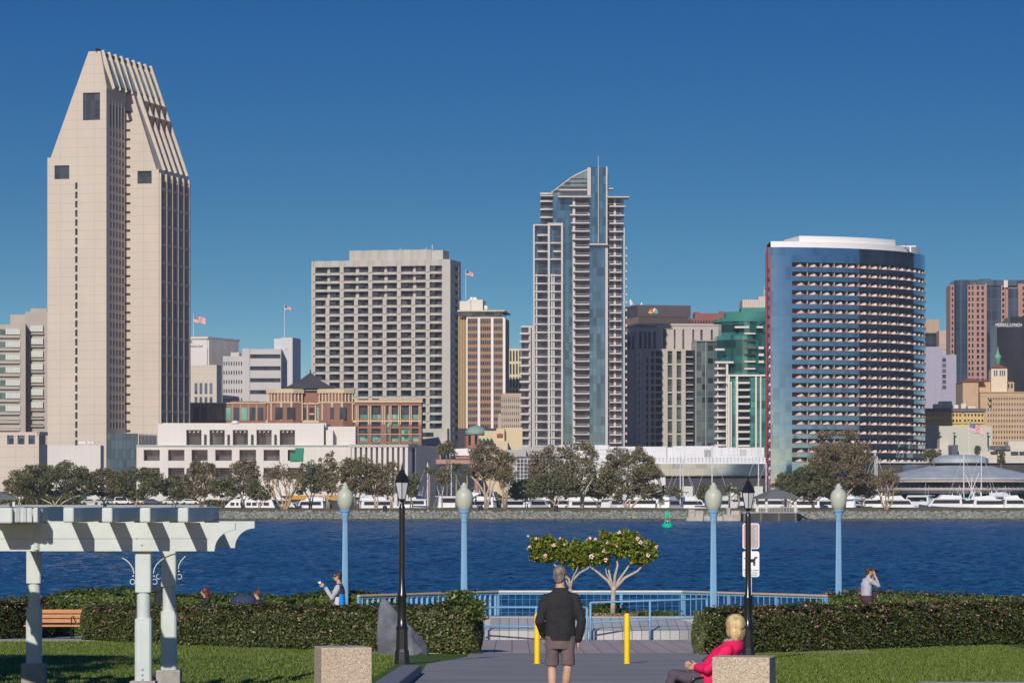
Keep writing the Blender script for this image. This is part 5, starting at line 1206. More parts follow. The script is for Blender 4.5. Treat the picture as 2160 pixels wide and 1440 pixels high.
# ================= boats =================
m_hull = pm('boat_white', (.78, .78, .78), .35, var=.03, scale=.5, spec=.5); m_bwin = glass('boat_window', (.03, .035, .05), .15, .3); m_canvas = {'blue': pm('canvas_blue', (.03, .05, .16), .8), 'teal': pm('canvas_teal', (.01, .22, .20), .8), 'tan': pm('canvas_tan', (.34, .25, .18), .8), 'grey': pm('canvas_grey', (.14, .15, .18), .8)}
m_alu = pm('mast_metal', (.62, .63, .64), .4, var=.04)
m_navy = pm('boat_navy', (.05, .07, .14), .4)
def hull_mesh(L, W, H):
    m = MB(); secs = [(-.5, .85, .0), (-.3, .95, .0), (0, 1, .05), (.25, .85, .25), (.4, .5, .45), (.5, .03, .6)]; vs = []
    for f, w_, r in secs: vs += [(f*L, -w_*W/2, H*(1+r*.5)), (f*L, -w_*W*.36, 0), (f*L, w_*W*.36, 0), (f*L, w_*W/2, H*(1+r*.5))]
    fs = []
    for i in range(len(secs)-1):
        for k in range(3): fs.append((i*4+k, i*4+k+1, i*4+4+k+1, i*4+4+k))
        fs.append((i*4+3, i*4, i*4+4, i*4+7))
    fs += [(3, 2, 1, 0), (20, 21, 22, 23)]
    return m.add(vs, fs)
def motor_yacht(label, u, d, L, H=1.5, rz=0, fly=True, cv=None, z=0.5, hz=1.0):
    L *= 1.12; H *= 1.15; hz *= 1.2
    r_ = thing('motor_yacht', label, 'boat', (X(u, d), d, z), rz, 'motor boats moored at the marina')
    hull_mesh(L, L*.28, H).build('hull', m_hull if int(u) % 5 else m_navy, r_, smooth=False)
    c = MB(); a, b_ = -.36*L, .22*L; w_ = L*.105; h1 = 1.7*hz
    c.profile([(a, H), (b_+.12*L, H*1.08), (b_, H+h1), (a+.02*L, H+h1)], -w_, w_); c.box(a-.06*L, b_-.02*L, -w_*1.1, w_*1.1, H+h1, H+h1+.14)
    c.build('cabin', m_hull, r_)
    w = MB(); w.profile([(a+.06*L, H+h1*.45), (b_+.035*L, H+h1*.45), (b_-.01*L, H+h1*.88), (a+.06*L, H+h1*.88)], -w_-.04, w_+.04)
    for q in (a+.16*L, a+.27*L, a+.38*L): pass
    w.build('cabin_window', m_bwin, r_)
    if fly:
        f = MB(); f.profile([(a+.02*L, H+h1+.14), (b_-.10*L, H+h1+.14), (b_-.18*L, H+h1+1.0), (a+.02*L, H+h1+.75)], -w_*.9, w_*.9)
        f.tube([(a, 0, H+h1), (a+.05*L, 0, H+h1+2.0), (a+.16*L, 0, H+h1+2.0), (a+.2*L, 0, H+h1)], .12, 6); f.build('flybridge', m_hull, r_)
    wh = MB()
    for q_ in (.04, .12): wh.tube([(a+q_*L, w_*.6, H+h1), (a+(q_-.05)*L, w_*1.3, H+h1+2.2+q_*9)], .045, 4)
    wh.build('antenna', m_alu, r_)
    if cv: MB().box(a-.08*L, a+.22*L, -w_, w_, H+h1+(1.9 if fly else .14), H+h1+(2.05 if fly else .5)).build('canopy', m_canvas[cv], r_)
    ra = MB(); ra.tube([(b_+.1*L, -w_, H+1.1), (.47*L, 0, H*1.4+.8), (b_+.1*L, w_, H+1.1)], .035, 5)
    for f_ in (.3, .38, .45): ra.tube([(f_*L, -L*.28*.5*(.5-f_)*3.4, H*1.1), (f_*L, -L*.28*.5*(.5-f_)*3.2, H*1.3+.85)], .03, 4)
    ra.build('bow_rail', m_alu, r_)
    return r_
def sailboat(label, u, d, vtop, L=10, rz=0, z=.3, cover='blue', boom=True, rake=0):
    r_ = thing('sailboat', label, 'boat', (X(u, d), d, z), rz, 'sailing boats moored at the marina'); hull_mesh(L, L*.27, 1.4).build('hull', m_hull, r_)
    MB().profile([(-.25*L, 1.4), (.2*L, 1.5), (.12*L, 2.1), (-.22*L, 2.1)], -L*.08, L*.08).build('cabin', m_hull, r_)
    mt = Z(vtop, d)-z; s = d/F
    MB().tube([(0, 0, 1.5), (rake*mt, 0, mt)], [.16, .12], 8).box(-.02, .02, -1.1, 1.1, mt*.62, mt*.62+.08).build('mast', m_alu, r_)
    rg_ = MB()
    for e_ in ((-.5*L, 0), (.5*L, 0)): rg_.tube([(e_[0], e_[1], 1.5), (rake*mt, 0, mt-.2)], .035, 4)
    rg_.build('rigging', m_alu, r_)
    if boom: MB().tube([(0, 0, 2.7), (-.4*L, 0, 2.8)], [.22, .18], 8).build('sail_cover', m_canvas[cover], r_)
    return r_
rd = random.Random(12)
for i, (u, lb) in enumerate(((625, 'farther white boat between the coral tree and the glossy green tree'), (770, 'farther white boat under the colonnade trees'), (880, 'farther white boat just right of the left black lantern'), (985, 'farther white boat directly behind the second blue globe'),
                             (1070, 'farther white boat at the foot of the tan-trunked gum'), (1215, 'farther white boat between the dark tree and the wispy gum'), (1385, 'farther white boat below the low olive bush'), (1480, 'farther white boat behind the third blue globe'), (1570, 'farther white boat behind the right black lantern'),
                             (1675, 'farther white boat between the gazebo and the dark green tree'), (1780, 'farther white boat behind the fourth blue globe'), (1935, 'farther white boat left of the swept radar arch yacht'), (2115, 'farther white boat between the two rightmost boats'))):
    motor_yacht(lb, u, 950+rd.uniform(-4, 6), rd.uniform(8, 11), 2.3, rd.choice((.2, 2.9, .5, 2.6, 1.2)), rd.random() < .6, rd.choice((None, 'grey', 'blue', None, 'tan')), hz=1.25)
# the long white charter yacht
d = 925; r_ = thing('charter_yacht', 'long white charter yacht with rows of dark windows behind the coral tree', 'boat', (X(520, d), d, .3), 0); L = 16.5
hull_mesh(L, 4.4, 2.1).build('hull', m_hull, r_)
for c in r_.children: c.rotation_euler = (0, 0, math.pi)
MB().profile([(-5.8, 2.1), (7.2, 2.1), (6.2, 4.5), (-3.4, 4.5)], -2, 2).box(-4.2, 7.4, -2.1, 2.1, 4.5, 4.62).profile([(-1.5, 4.62), (6.5, 4.62), (6.5, 5.3), (-.5, 5.3)], -1.6, 1.6).build('cabin', m_hull, r_)
many(r_, 'cabin_window', [MB().box(x, x+w_, -2.06, -1.9, 3.0, 3.75) for x, w_ in ((-3.8, 1.0), (-2.4, .6), (-1.4, .9), (.1, 1.1), (1.5, 1.1), (2.9, 1.1), (4.3, 1.3))], m_bwin)
motor_yacht('white sport yacht with swept flybridge moored right of the charter yacht', 585, 930, 11, 1.9, .3, cv='grey')
motor_yacht('white cruiser behind the coral tree with tan-orange shed beyond', 655, 935, 9, 1.7, 2.9)
motor_yacht('small white cruiser right of the first blue lamp globe', 800, 940, 12, 1.7, .2, cv=None)
motor_yacht('low white boat under the left black lantern', 868, 935, 9, 1.9, 3.2, fly=False, cv='blue')
motor_yacht('white box-cabined houseboat right of the thin gum trunk', 958, 930, 10, 2.0, .1, fly=False, hz=1.3)
motor_yacht('white cruiser right of the second blue lamp globe', 1012, 935, 10, 1.8, 2.8)
motor_yacht('tan-canopied cruiser beside the green low tree', 1093, 930, 10, 1.8, .4, fly=False, cv='tan')
motor_yacht('white cruiser with a pointed bow below the scaffolded block', 1130, 925, 9, 1.8, .9)
motor_yacht('sleek white yacht left of the three pale trunks under the dark tree', 1180, 930, 11, 1.9, .1, cv='grey')
motor_yacht('long white yacht with slanted radar arch under the wispy gum', 1245, 925, 14, 1.7, .12)
motor_yacht('white flybridge yacht under the largest brown-olive gum, left', 1305, 925, 12, 1.9, .8, cv='grey')
motor_yacht('white yacht with raised bow right below the largest brown-olive gum', 1352, 922, 12, 2.0, 2.9)
motor_yacht('white cruiser at the foot of the twin masts', 1416, 925, 9, 1.8, 1.1, cv='grey')
motor_yacht('small white boat left of the third blue lamp globe', 1462, 935, 8, 1.8, .2, cv='blue')
motor_yacht('white cruiser seen between the lamp globe and the right black lantern', 1530, 935, 9, 1.9, 2.2)
motor_yacht('white yacht seen through the open gazebo', 1635, 925, 14, 1.9, .15)
motor_yacht('white yacht right of the gazebo roof', 1695, 922, 10, 1.8, 3.0, cv='grey')
motor_yacht('white yacht left of the fourth blue lamp globe', 1735, 930, 9, 1.8, .3)
motor_yacht('white boats cluster cruiser right of the fourth lamp globe', 1812, 930, 10, 2.0, .9, cv='grey')
motor_yacht('white cruiser beside the bare coral tree trunk', 1845, 926, 9, 2.0, 2.9, cv='blue')
motor_yacht('white cruiser with slanted arch right of the bare coral tree', 1893, 926, 11, 1.9, .2)
motor_yacht('sport yacht with a swept radar arch before the round restaurant', 1990, 918, 11, 2.1, 3.3, cv='grey')
motor_yacht('teal-covered motor boat at the crossed masts', 2052, 920, 9, 2.0, .1, fly=False, cv='teal')
motor_yacht('long white yacht right of the crossed masts', 2088, 920, 11, 1.9, .15)
motor_yacht('small white boat at the right edge of the picture', 2142, 918, 7, 2.0, .1, cv='grey')
sailboat('sailboat with a bare mast beside the brick wing corner', 902, 930, 975, 10, .3)
sailboat('sailboat with a leaning stay, mast left of the second blue lamp', 952, 935, 980, 10, .2, cover='grey')
sailboat('sailboat with the left of the twin masts before the mirror band', 1435, 930, 957, 11, .35)
sailboat('sailboat with the right of the twin masts before the mirror band', 1441, 940, 970, 10, .1, cover='grey')
sailboat('sailboat whose mast rises above the third blue lamp globe', 1502, 935, 938, 11, .2)
sailboat('sailboat whose tall mast stands left of the gazebo roof', 1600, 930, 942, 11, .2)
sailboat('sailboat with a mast in front of the curved hotel red edge', 1616, 945, 975, 10, .1, cover='grey')
sailboat('sailboat moored before the hotel foot left of the fourth lamp globe', 1706, 935, 1012, 8, .1)
sailboat('sailboat with mast right of the tallest paperbark', 1846, 932, 948, 11, .3)
sailboat('sailboat with mast close to the coral tree', 1850, 945, 962, 10, .1, cover='grey')
sailboat('sailboat with the left of the crossed masts before the round restaurant', 2033, 925, 958, 11, .2, rake=.0)
sailboat('sailboat with the right mast beside the teal cover', 2070, 930, 950, 11, .2, cover='teal')
r_ = thing('crane_frame', 'pale tripod hoist with crossed struts beside the teal boat cover', 'hoist', (X(2050, 922), 922, .3)); m_ = MB(); s = 922/F
for a, c in (((-1.9, 1.5), (0, 6.5)), ((2.0, 1.5), (0, 6.5)), ((-1.6, 10.5), (1.9, 2.5)), ((1.8, 11), (-1.7, 2.5))): m_.tube([(a[0], 0, a[1]), (c[0], .1, c[1])], .11, 6)
m_.tube([(0, .2, 0), (0, .2, 10)], .12, 6).build('strut', m_alu, r_)
# ================= cars parked behind the pergola =================
m_tyre = pm('tyre', (.02, .02, .02), .8); m_cwin = glass('car_window', (.03, .04, .05), .15, .3)
def car(label, u, d, col, rz, van=0, z=2.55):
    r_ = thing('parked_car', label, 'van' if van else 'car', (X(u, d), d, z), rz, 'cars parked behind the shore trees'); mt = pm('car_paint', col, .35, spec=.6, var=.02)
    h = 1.9 if van else 1.42
    b_ = MB(); b_.profile([(-2.2, .35), (2.2, .35), (2.25, .75), (1.5 if van else 1.2, .95), (-2.1, .98), (-2.25, .7)], -.88, .88); b_.profile([(-1.9, .95), (1.45 if van else 1.1, .95), (.9 if van else .3, h), (-1.8 if van else -1.2, h)], -.78, .78); b_.build('body', mt, r_, bevel=.05)
    g_ = MB(); g_.profile([(-1.7, 1.0), (1.2 if van else .95, 1.0), (.8 if van else .25, h-.1), (-1.6 if van else -1.15, h-.1)], -.80, .80); g_.build('side_window', m_cwin, r_)
    for x in (-1.4, 1.4):
        for y in (-.8, .8): MB().lathe([(.33, -.1), (.33, .1)], 14).build('wheel', m_tyre, r_).location = (x, y, .33)
    for c in r_.children:
        if c.name.startswith('wheel'): c.rotation_euler = (math.pi/2, 0, 0)
    return r_
for (lb, u, col, rz, van, v_) in (('white van parked behind the pergola left rafters', 258, (.7, .7, .7), .1, 1, 0), ('light blue car parked under the fig trees', 236, (.30, .36, .42), .3, 0, 1), ('red car parked under the fig trees', 271, (.45, .02, .03), .2, 0, 1), ('cream van parked right of the red car', 305, (.6, .57, .42), .05, 1, 0), ('navy car parked beside the cream van', 322, (.06, .07, .16), .1, 0, 0),
                              ('white car with a dark roof left of the charter yacht', 362, (.6, .6, .6), .1, 0, 0), ('silver car parked in the gap left of the white van', 215, (.45, .46, .48), .2, 0, 0), ('grey car under the widest crown', 190, (.35, .36, .38), .1, 0, 0), ('white car partly hidden at the first yacht bow', 400, (.7, .7, .7), .2, 0, 1)):
    car(lb, u, 917 if not v_ else 920, col, rz, van, 3.5)
for u in (236, 271, 400): pass
m = MB(); m.box(X(-60, 918), X(440, 918), 913, 923, -3, 3.48); struct(m.build('raised_road', m_conc))
# orange shed roofs, gazebo, dock, buoy
r_ = thing('market_awning', 'orange flat awning on dark posts left of the first blue lamp', 'awning', (X(665, 938), 938, 2)); s = 938/F
MB().box(-6, 6, 0, 3, Z(1053, 938)-2, Z(1044, 938)-2).build('awning_cloth', pm('orange_cloth', (.55, .28, .05), .8), r_); MB().box(-6.5, 6.5, .2, 3, 0, Z(1054, 938)-2).build('wall', m_roofdk, r_)
r_ = dup(r_, (X(712, 940), 940, 2), label='second orange flat awning directly beside the first blue lamp globe', scale=(.6, 1, 1))
def gazebo(label, u, d, vtop, veave, half, zdeck, name='gazebo'):
    r_ = thing(name, label, 'gazebo', (X(u, d), d, zdeck)); zt_, ze = Z(vtop, d)-zdeck, Z(veave, d)-zdeck
    ro = MB(); ro.lathe([(half, ze-.1), (half*1.0, ze), (half*.35, ze+(zt_-ze)*.72), (.55, ze+(zt_-ze)*.86), (.5, ze+(zt_-ze)*.93), (.03, zt_)], 4, ph=math.pi/4+.25); ro.build('roof', pm('shingle_green', (.15, .165, .15), .8, var=.1, scale=1, joints=(.3, 0, .08, .5)), r_)
    for k in range(4):
        a = math.pi/4+.25+k*math.pi/2; p = (half*.72*math.cos(a), half*.72*math.sin(a)); MB().box(p[0]-.3, p[0]+.3, p[1]-.3, p[1]+.3, 0, ze+.3).build('post', m_trim, r_)
    return r_
g_ = gazebo('green-roofed open gazebo standing on the shoreline pier', 1637, 846, 1029, 1051, 6.6, 2.0)
rl = MB()
for i in range(26): rl.box(-4.2+i*.34, -4.2+i*.34+.08, -5.3, -5.2, 0, 1.1)
rl.box(-4.3, 4.5, -5.3, -5.2, 1.05, 1.15); rl.build('railing', m_trim, g_)
r_ = thing('pier', 'pier deck carrying the gazebo, painted dark beneath for shade', 'pier', (X(1632, 846), 846, 0))
MB().box(-7.2, 4.9, -5.6, 6, 1.8, 1.98).build('deck', m_greywall, r_); MB().box(-7.0, 4.7, -5.4, 5, -.3, 1.68).build('under_deck_shade', m_roofdk, r_)  # near-black box stands in for the shade under the deck
many(r_, 'pile', [MB().lathe([(.28, -.5), (.28, 1.7)], 8, (x, -5.2, 0)) for x in (-6.8, -3.2, .8, 4.5)], m_bark_dk)
gazebo('green gazebo roof at the far left edge behind the pergola', 2, 872, 1037, 1053, 5.2, 2.4)
r_ = thing('concrete_landing', 'broken pale concrete landing left of the gazebo pier', 'landing', (X(1503, 846), 846, 0)); m_land = pm('stained_concrete', (.40, .37, .31), .85, var=.25, scale=.8)
for (a, c, z0_, z1_, y_) in ((1448, 1483, 0, .9, 1), (1452, 1466, .9, 2.6, 1.6), (1466.5, 1483.5, .9, 2.3, 1.4), (1484, 1524, -.2, 1.1, .3), (1500, 1518, 1.1, 2.4, 2), (1524.5, 1562, -.2, 1.5, 1), (1533, 1541, 1.5, 2.9, 2), (1543, 1560, 1.5, 2.3, 2.2)):
    MB().box(X(a, 846)-X(1503, 846), X(c, 846)-X(1503, 846), y_-1.5, y_+5, z0_-.3, z1_).build('concrete_block', m_land, r_, bevel=.08)
d = 645; r_ = thing('channel_buoy', 'green channel buoy floating in the bay right of centre', 'buoy', (X(1408, d), d, 0)); m_bu = pm('buoy_green', (.0, .48, .27), .5, var=.08); s = d/F
MB().lathe([(.75, -.3), (.95, .0), (.98, .55), (.7, .8), (.2, .85)], 20).build('float', m_bu, r_, smooth=2)
fr_ = MB()
for k in range(4):
    a = math.pi/4+k*math.pi/2; fr_.tube([(.62*math.cos(a), .62*math.sin(a), .8), (.36*math.cos(a), .36*math.sin(a), 2.2)], .07, 6)
for z in (1.3, 1.8): fr_.lathe([(.5, z), (.5, z+.06)], 8)
fr_.build('frame', m_bu, r_)
MB().box(-.42, .42, -.05, .05, 2.0, 2.7).box(-.05, .05, -.42, .42, 2.02, 2.68).build('radar_board', m_bu, r_); MB().lathe([(.16, 2.7), (.16, 2.95), (.05, 3.0)], 10).build('lamp', m_bu, r_)
MB().ball((0, -.2, 1.15), .16).build('bell', m_white2, r_)
for i, (u, lb) in enumerate(((1173, 'dark litter bin on the shore grass below the green low tree'), (1014, 'dark litter bin on the shore grass right of the second blue lamp'), (812, 'dark litter bin on the shore grass left of the left black lantern'))):
    q = MB(); q.lathe([(.4, 0), (.48, .1), (.5, 1.0), (.42, 1.15), (.15, 1.3)], 10); o = q.build('litter_bin', m_blackmetal); o.location = (X(u, 859), 859, 2.15); tag(o, lb, 'bin', 'litter bins on the far shore')
# ================= the park in the foreground =================
# hedges
HL = leafmat('hedge_leaves', [(0, (.022, .030, .008)), (.30, (.045, .058, .015)), (.60, (.085, .112, .026)), (.84, (.14, .165, .042)), (.96, (.17, .12, .05)), (1, (.34, .31, .20))], .42)
HG = leafmat('back_hedge_leaves', [(0, (.035, .065, .012)), (.5, (.085, .125, .022)), (1, (.17, .19, .05))], .45)
HP = leafmat('hedge_tips', [(0, (.16, .045, .03)), (.4, (.28, .10, .08)), (.75, (.42, .22, .20)), (1, (.65, .48, .45))], .5)
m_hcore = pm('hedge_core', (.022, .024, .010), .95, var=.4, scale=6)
def hedge(name, label, line, depth, n, mat, tips=0, size=.040, back=None, lump=.06, group='hedges of the park'):
    """line = (x, y, ztop) points of the front face from left to right"""
    x0, y0 = line[0][0], line[0][1]; r_ = thing(name, label, 'hedge', (x0, y0, lawn_z(x0, y0)), 0, group); zo = lawn_z(x0, y0)
    rg = np.random.default_rng(int(abs(x0)*100)+n)
    pts = np.array(line, float); seg = np.diff(pts[:, :2], axis=0); ln = np.linalg.norm(seg, axis=1); cum = np.concatenate([[0], np.cumsum(ln)]); Lt = cum[-1]
    def along(q):
        i = np.clip(np.searchsorted(cum, q, side='right')-1, 0, len(ln)-1); f = (q-cum[i])/ln[i]
        p = pts[i]+(pts[i+1]-pts[i])*f[:, None]; nr_ = np.stack([seg[i][:, 1], -seg[i][:, 0]], 1)/ln[i][:, None]; return p, nr_
    def lumpf(q, z): return lump*(np.sin(q*2.1+z*2)+.7*np.sin(q*5.3+z*6+1)+.5*np.sin(q*11+z*9))
    q = rg.uniform(0, Lt, n); p, nr_ = along(q); zb = np.array([lawn_z(a, b_) for a, b_ in p[:, :2]])
    H_ = p[:, 2]-zb; face = rg.uniform(0, 1, n); which = np.where(face < .62, 0, 1)
    zf = rg.uniform(0, 1, n)**.9; dep = rg.uniform(0, depth, n)
    t_ = np.where(which == 0, 0, dep); zr = np.where(which == 0, zf, 1.0)
    zz_ = zb+H_*zr+np.where(which == 1, lumpf(q, dep*2)*1.1, 0)
    rnd = np.clip((zr-.86)/.14, 0, 1)*np.where(which == 0, .16, 0)
    out_ = np.where(which == 0, lumpf(q, zr*H_), 0)-rnd+rg.normal(0, .03, n)-.05*(zr < .05)
    P_ = np.stack([p[:, 0]+nr_[:, 0]*out_, p[:, 1]+nr_[:, 1]*out_+t_, zz_+rg.normal(0, .02, n)], 1)
    N_ = np.where((which == 0)[:, None], np.stack([nr_[:, 0], nr_[:, 1], np.full(n, .25)], 1), np.array([[0, 0, 1.]]))
    # rounded ends
    ne = n//9; ends = []; en = []
    for (i, sg) in ((0, -1), (-1, 1)):
        pe = pts[i]; d_ = seg[0 if i == 0 else -1]/ln[0 if i == 0 else -1]; nv = np.array([d_[1], -d_[0]])
        a = rg.uniform(0, 1, ne); zf2 = rg.uniform(0, 1, ne); zbb = lawn_z(pe[0], pe[1])
        bul = .22*np.sin(np.pi*a)+.05*np.sin(a*9+zf2*7)
        ends.append(np.stack([pe[0]+sg*bul, pe[1]+a*depth, zbb+(pe[2]-zbb)*zf2], 1)); en.append(np.tile([sg*d_[0], sg*d_[1], .3], (ne, 1)))
    P_ = np.concatenate([P_]+ends); N_ = np.concatenate([N_]+en)
    o0 = np.array([x0, y0, zo]); leaves('foliage', P_-o0, size, mat, r_, nrm=N_, spread=.75, rng=rg, aspect=.55)
    if tips:
        k = int(tips); q = rg.uniform(0, Lt, k); p, nr_ = along(q); zb = np.array([lawn_z(a, b_) for a, b_ in p[:, :2]]); top = rg.uniform(0, 1, k) < .72
        zr = np.where(top, 1.0, rg.uniform(.1, 1, k)**.6); dd = np.where(top, rg.uniform(-.08, depth, k), -.06-rg.uniform(0, .05, k))
        T = np.stack([p[:, 0]+rg.normal(0, .03, k), p[:, 1]+dd, zb+(p[:, 2]-zb)*zr+np.where(top, lumpf(q, dd*2)+rg.uniform(0, .05, k), 0)], 1)
        T = np.repeat(T, 4, 0)+rg.normal(0, .022, (4*k, 3)); leaves('flower_tips', T-o0, size*.62, HP, r_, rng=rg, aspect=.7)
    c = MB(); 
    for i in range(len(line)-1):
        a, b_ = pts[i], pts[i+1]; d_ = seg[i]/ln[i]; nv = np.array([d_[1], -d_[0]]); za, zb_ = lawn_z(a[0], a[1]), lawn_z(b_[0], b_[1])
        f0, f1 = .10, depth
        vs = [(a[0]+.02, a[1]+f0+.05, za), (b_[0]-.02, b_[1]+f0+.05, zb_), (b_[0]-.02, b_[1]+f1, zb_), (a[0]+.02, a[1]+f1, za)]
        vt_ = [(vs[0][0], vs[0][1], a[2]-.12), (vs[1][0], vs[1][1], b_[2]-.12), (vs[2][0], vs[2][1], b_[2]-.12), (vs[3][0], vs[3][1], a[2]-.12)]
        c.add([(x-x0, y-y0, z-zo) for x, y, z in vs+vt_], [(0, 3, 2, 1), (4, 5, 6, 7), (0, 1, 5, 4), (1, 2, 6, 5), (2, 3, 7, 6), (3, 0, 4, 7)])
    c.build('dark_core', m_hcore, r_); return r_  # one dark solid fills the hedge behind its leaves
hedge('hedge', 'clipped olive-green hedge left of the path from the bench to the boulder', [(-11.55, 103.3, 1.98), (-9.3, 98.5, 2.12), (-6.5, 94, 2.24), (-3.1, 89.3, 2.36), (-1.9, 88.2, 2.42), (-.95, 87.4, 2.58)], 1.5, 62000, HL, 480)
hedge('hedge', 'clipped hedge with pink tips right of the path and behind the seated woman', [(4.4, 86.2, 2.40), (7.0, 89.5, 2.36), (10.4, 94.5, 2.26), (14.8, 101.2, 2.16)], 1.5, 66000, HL, 900)
hedge('hedge', 'hedge with purple flowers at the far left behind the pergola post', [(-17.5, 104.4, 2.1), (-14.2, 104.6, 2.06), (-13.2, 106.9, 2.1)], 1.2, 14000, HL, 320, group='hedges of the park')
hedge('hedge', 'bright green back hedge mound behind the wooden bench', [(-18.5, 108.6, 2.02), (-13.6, 108.4, 2.04), (-12.7, 109.0, 2.28), (-10.8, 109.8, 2.30), (-9.8, 110, 2.12), (-6.6, 110.4, 2.06)], 1.6, 26000, HG, 0, .05)
hedge('hedge', 'low green back hedge between the left photographer and the railing', [(-6.5, 111.5, 2.06), (-5.5, 112, 2.18), (-4.6, 112.2, 2.16), (-3.4, 113.6, 1.9)], 1.3, 8000, HG, 0, .05)
hedge('hedge', 'low green back hedge right of the railing around the right photographer', [(8.9, 111.2, 2.05), (10.2, 110.6, 2.22), (12.0, 109.5, 2.16), (16, 110, 2.0)], 1.5, 12000, HG, 260, .05)
# uneven shoots at the end of the left hedge
rg = np.random.default_rng(4)
P_ = np.concatenate([np.stack([rg.normal(X(969, 88), .16, 1100), rg.normal(88.2, .2, 1100), rg.uniform(2.45, 2.86, 1100)], 1), np.stack([rg.normal(X(1000, 87.5), .14, 800), rg.normal(87.6, .2, 800), rg.uniform(2.2, 2.66, 800)], 1)])
r_ = thing('shrub', 'bright green shrub growing up through the right end of the left hedge', 'shrub', (X(969, 88), 88.2, GZ(88))); leaves('foliage', P_-np.array([X(969, 88), 88.2, GZ(88)]), .05, HG, r_, rng=rg)
MB().tube([(0, 0, 0), (.05, 0, .8), (0, 0, 1.3)], [.04, .03, .01], 6).build('stem', m_bark_dk, r_)
# grass blades in the near lawn
NBL = 210000; bx = np.concatenate([rg.uniform(-14.5, -1.95, NBL//2), rg.uniform(3.6, 12.5, NBL//2)]); by = rg.uniform(54, 102.5, NBL)
keep = np.abs(bx) < by*.14+1.2; bx, by = bx[keep], by[keep]
k2 = ~((bx > 3.4) & (bx < 3.4+np.clip((by-60)*.045, 0, 1.3))) & ~((bx < 0) & (bx > -2.3)) & ~((bx < 0) & ((by > 102.4) | (by > 103.1-1.66*(bx+11.55)))) & ~((bx > 4) & (by > 86+1.44*(bx-4.4)))
bx, by = bx[k2], by[k2]; nb_ = len(bx); bz = np.array([lawn_z(a, b_) for a, b_ in zip(bx, by)])
th = rg.uniform(0, 3.14, nb_); hh = rg.uniform(.02, .055, nb_); wd = rg.uniform(.008, .016, nb_)
c0 = np.stack([bx-wd*np.cos(th), by-wd*np.sin(th), bz-.005], 1); c1 = np.stack([bx+wd*np.cos(th), by+wd*np.sin(th), bz-.005], 1); c2 = np.stack([bx+rg.normal(0, .02, nb_), by+rg.normal(0, .02, nb_), bz+hh], 1)
GB = leafmat('grass_blades', [(0, (.055, .095, .010)), (.5, (.125, .18, .022)), (1, (.23, .25, .06))], .6)
o = np_mesh('grass', np.stack([c0, c1, c2], 1).reshape(-1, 3), np.arange(3*nb_).reshape(nb_, 3), GB); tag(o, 'short mown green grass of the park lawns', 'grass', kind='stuff')
# tree outside the picture whose shade lies on the left lawn
tree('shade_tree', 'round leafy park tree just outside the left edge of the picture', 1080-8000*15.6/63, 63, 1051-8000*(12-5)/63, 7.6/63*8000, 'dark', 'dark', 1051-8000*(4.4-5)/63, 1.6, 1.3, 500, 2, zb=1.8, group=None, leaf=.16)
# ---- raised planter bank at the overlook
m_bank, t, b = nodes('bank_paver'); setcol(m_bank, (.42, .42, .40))
br = t.nodes.new('ShaderNodeTexBrick'); tcn = t.nodes.new('ShaderNodeTexCoord'); t.links.new(tcn.outputs['Object'], br.inputs['Vector']); br.offset = 0
br.inputs['Scale'].default_value = 1; br.inputs['Brick Width'].default_value = .26; br.inputs['Row Height'].default_value = 9; br.inputs['Mortar Size'].default_value = .010
br.inputs['Color1'].default_value = (.50, .49, .475, 1); br.inputs['Color2'].default_value = (.41, .405, .39, 1); br.inputs['Mortar'].default_value = (.11, .11, .11, 1)
n_ = noise(t, 6, 4); t.links.new(mixc(t, math_(t, 'MULTIPLY', n_.outputs['Fac'], .3), br.outputs['Color'], (.20, .20, .20)), b.inputs['Base Color']); b.inputs['Roughness'].default_value = .85
r_ = thing('planter_bank', 'sloping grey paver bank and raised bed below the two flowering trees', 'planter', (2, 104, GZ(104))); zo = GZ(104)
pl = [(-1.15, 104.9), (-.6, 104.15), (4.6, 104.15), (5.6, 105.0)]; m = MB()
def ring(off, z): return [(x+(0 if 0 < i < 3 else (.5*off if i == 0 else -.5*off))-2, y+off-104, z-zo) for i, (x, y) in enumerate(pl)]
A_, B_, C_, D_ = ring(0, zo-.1), ring(0, 1.37), ring(.25, 1.40), ring(3.6, 1.64)
for a, b2 in ((A_, B_), (B_, C_), (C_, D_)): m.add(a+b2, [(i, i+1, i+5, i+4) for i in range(3)])
E_ = [(x, 115.6-104, 1.30-zo) for x in (-2.9, -1.5, 4.0, 7.2)]
m.build('bank', m_bank, r_)
m = MB(); m.box(-3.0, 3.6, 3.62, 4.0, .2, 1.66-zo); m.build('bed_edge', m_conc, r_, bevel=.02)
m = MB(); m.box(-2.9, 3.4, 4.0, 6.5, .2, 1.60-zo).build('soil_bed', pm('bed_soil', (.23, .16, .10), .95, var=.35, scale=6, bmp=.8, bs=12, bd=.05), r_)
P_ = np.stack([rg.uniform(X(1255, 108)-2, X(1345, 108)-2, 700), rg.uniform(3.9, 5.2, 700), rg.uniform(1.60-zo, 1.70-zo, 700)], 1)
leaves('leaf_litter', P_, .05, leafmat('dry_litter', [(0, (.16, .10, .06)), (.5, (.33, .24, .16)), (1, (.48, .38, .27))]), r_, rng=rg)
P_ = np.concatenate([np.stack([rg.normal(X(uc, 110.5)-2, sx, k), rg.normal(6.3, .25, k), rg.uniform(1.45, zt_, k)-zo], 1) for uc, sx, zt_, k in ((1278, .28, 2.02, 900), (1268, .2, 1.85, 500), (1370, .38, 1.74, 700), (1300, .15, 1.8, 300))])
leaves('low_shrub', P_, .06, HG, r_, rng=rg)
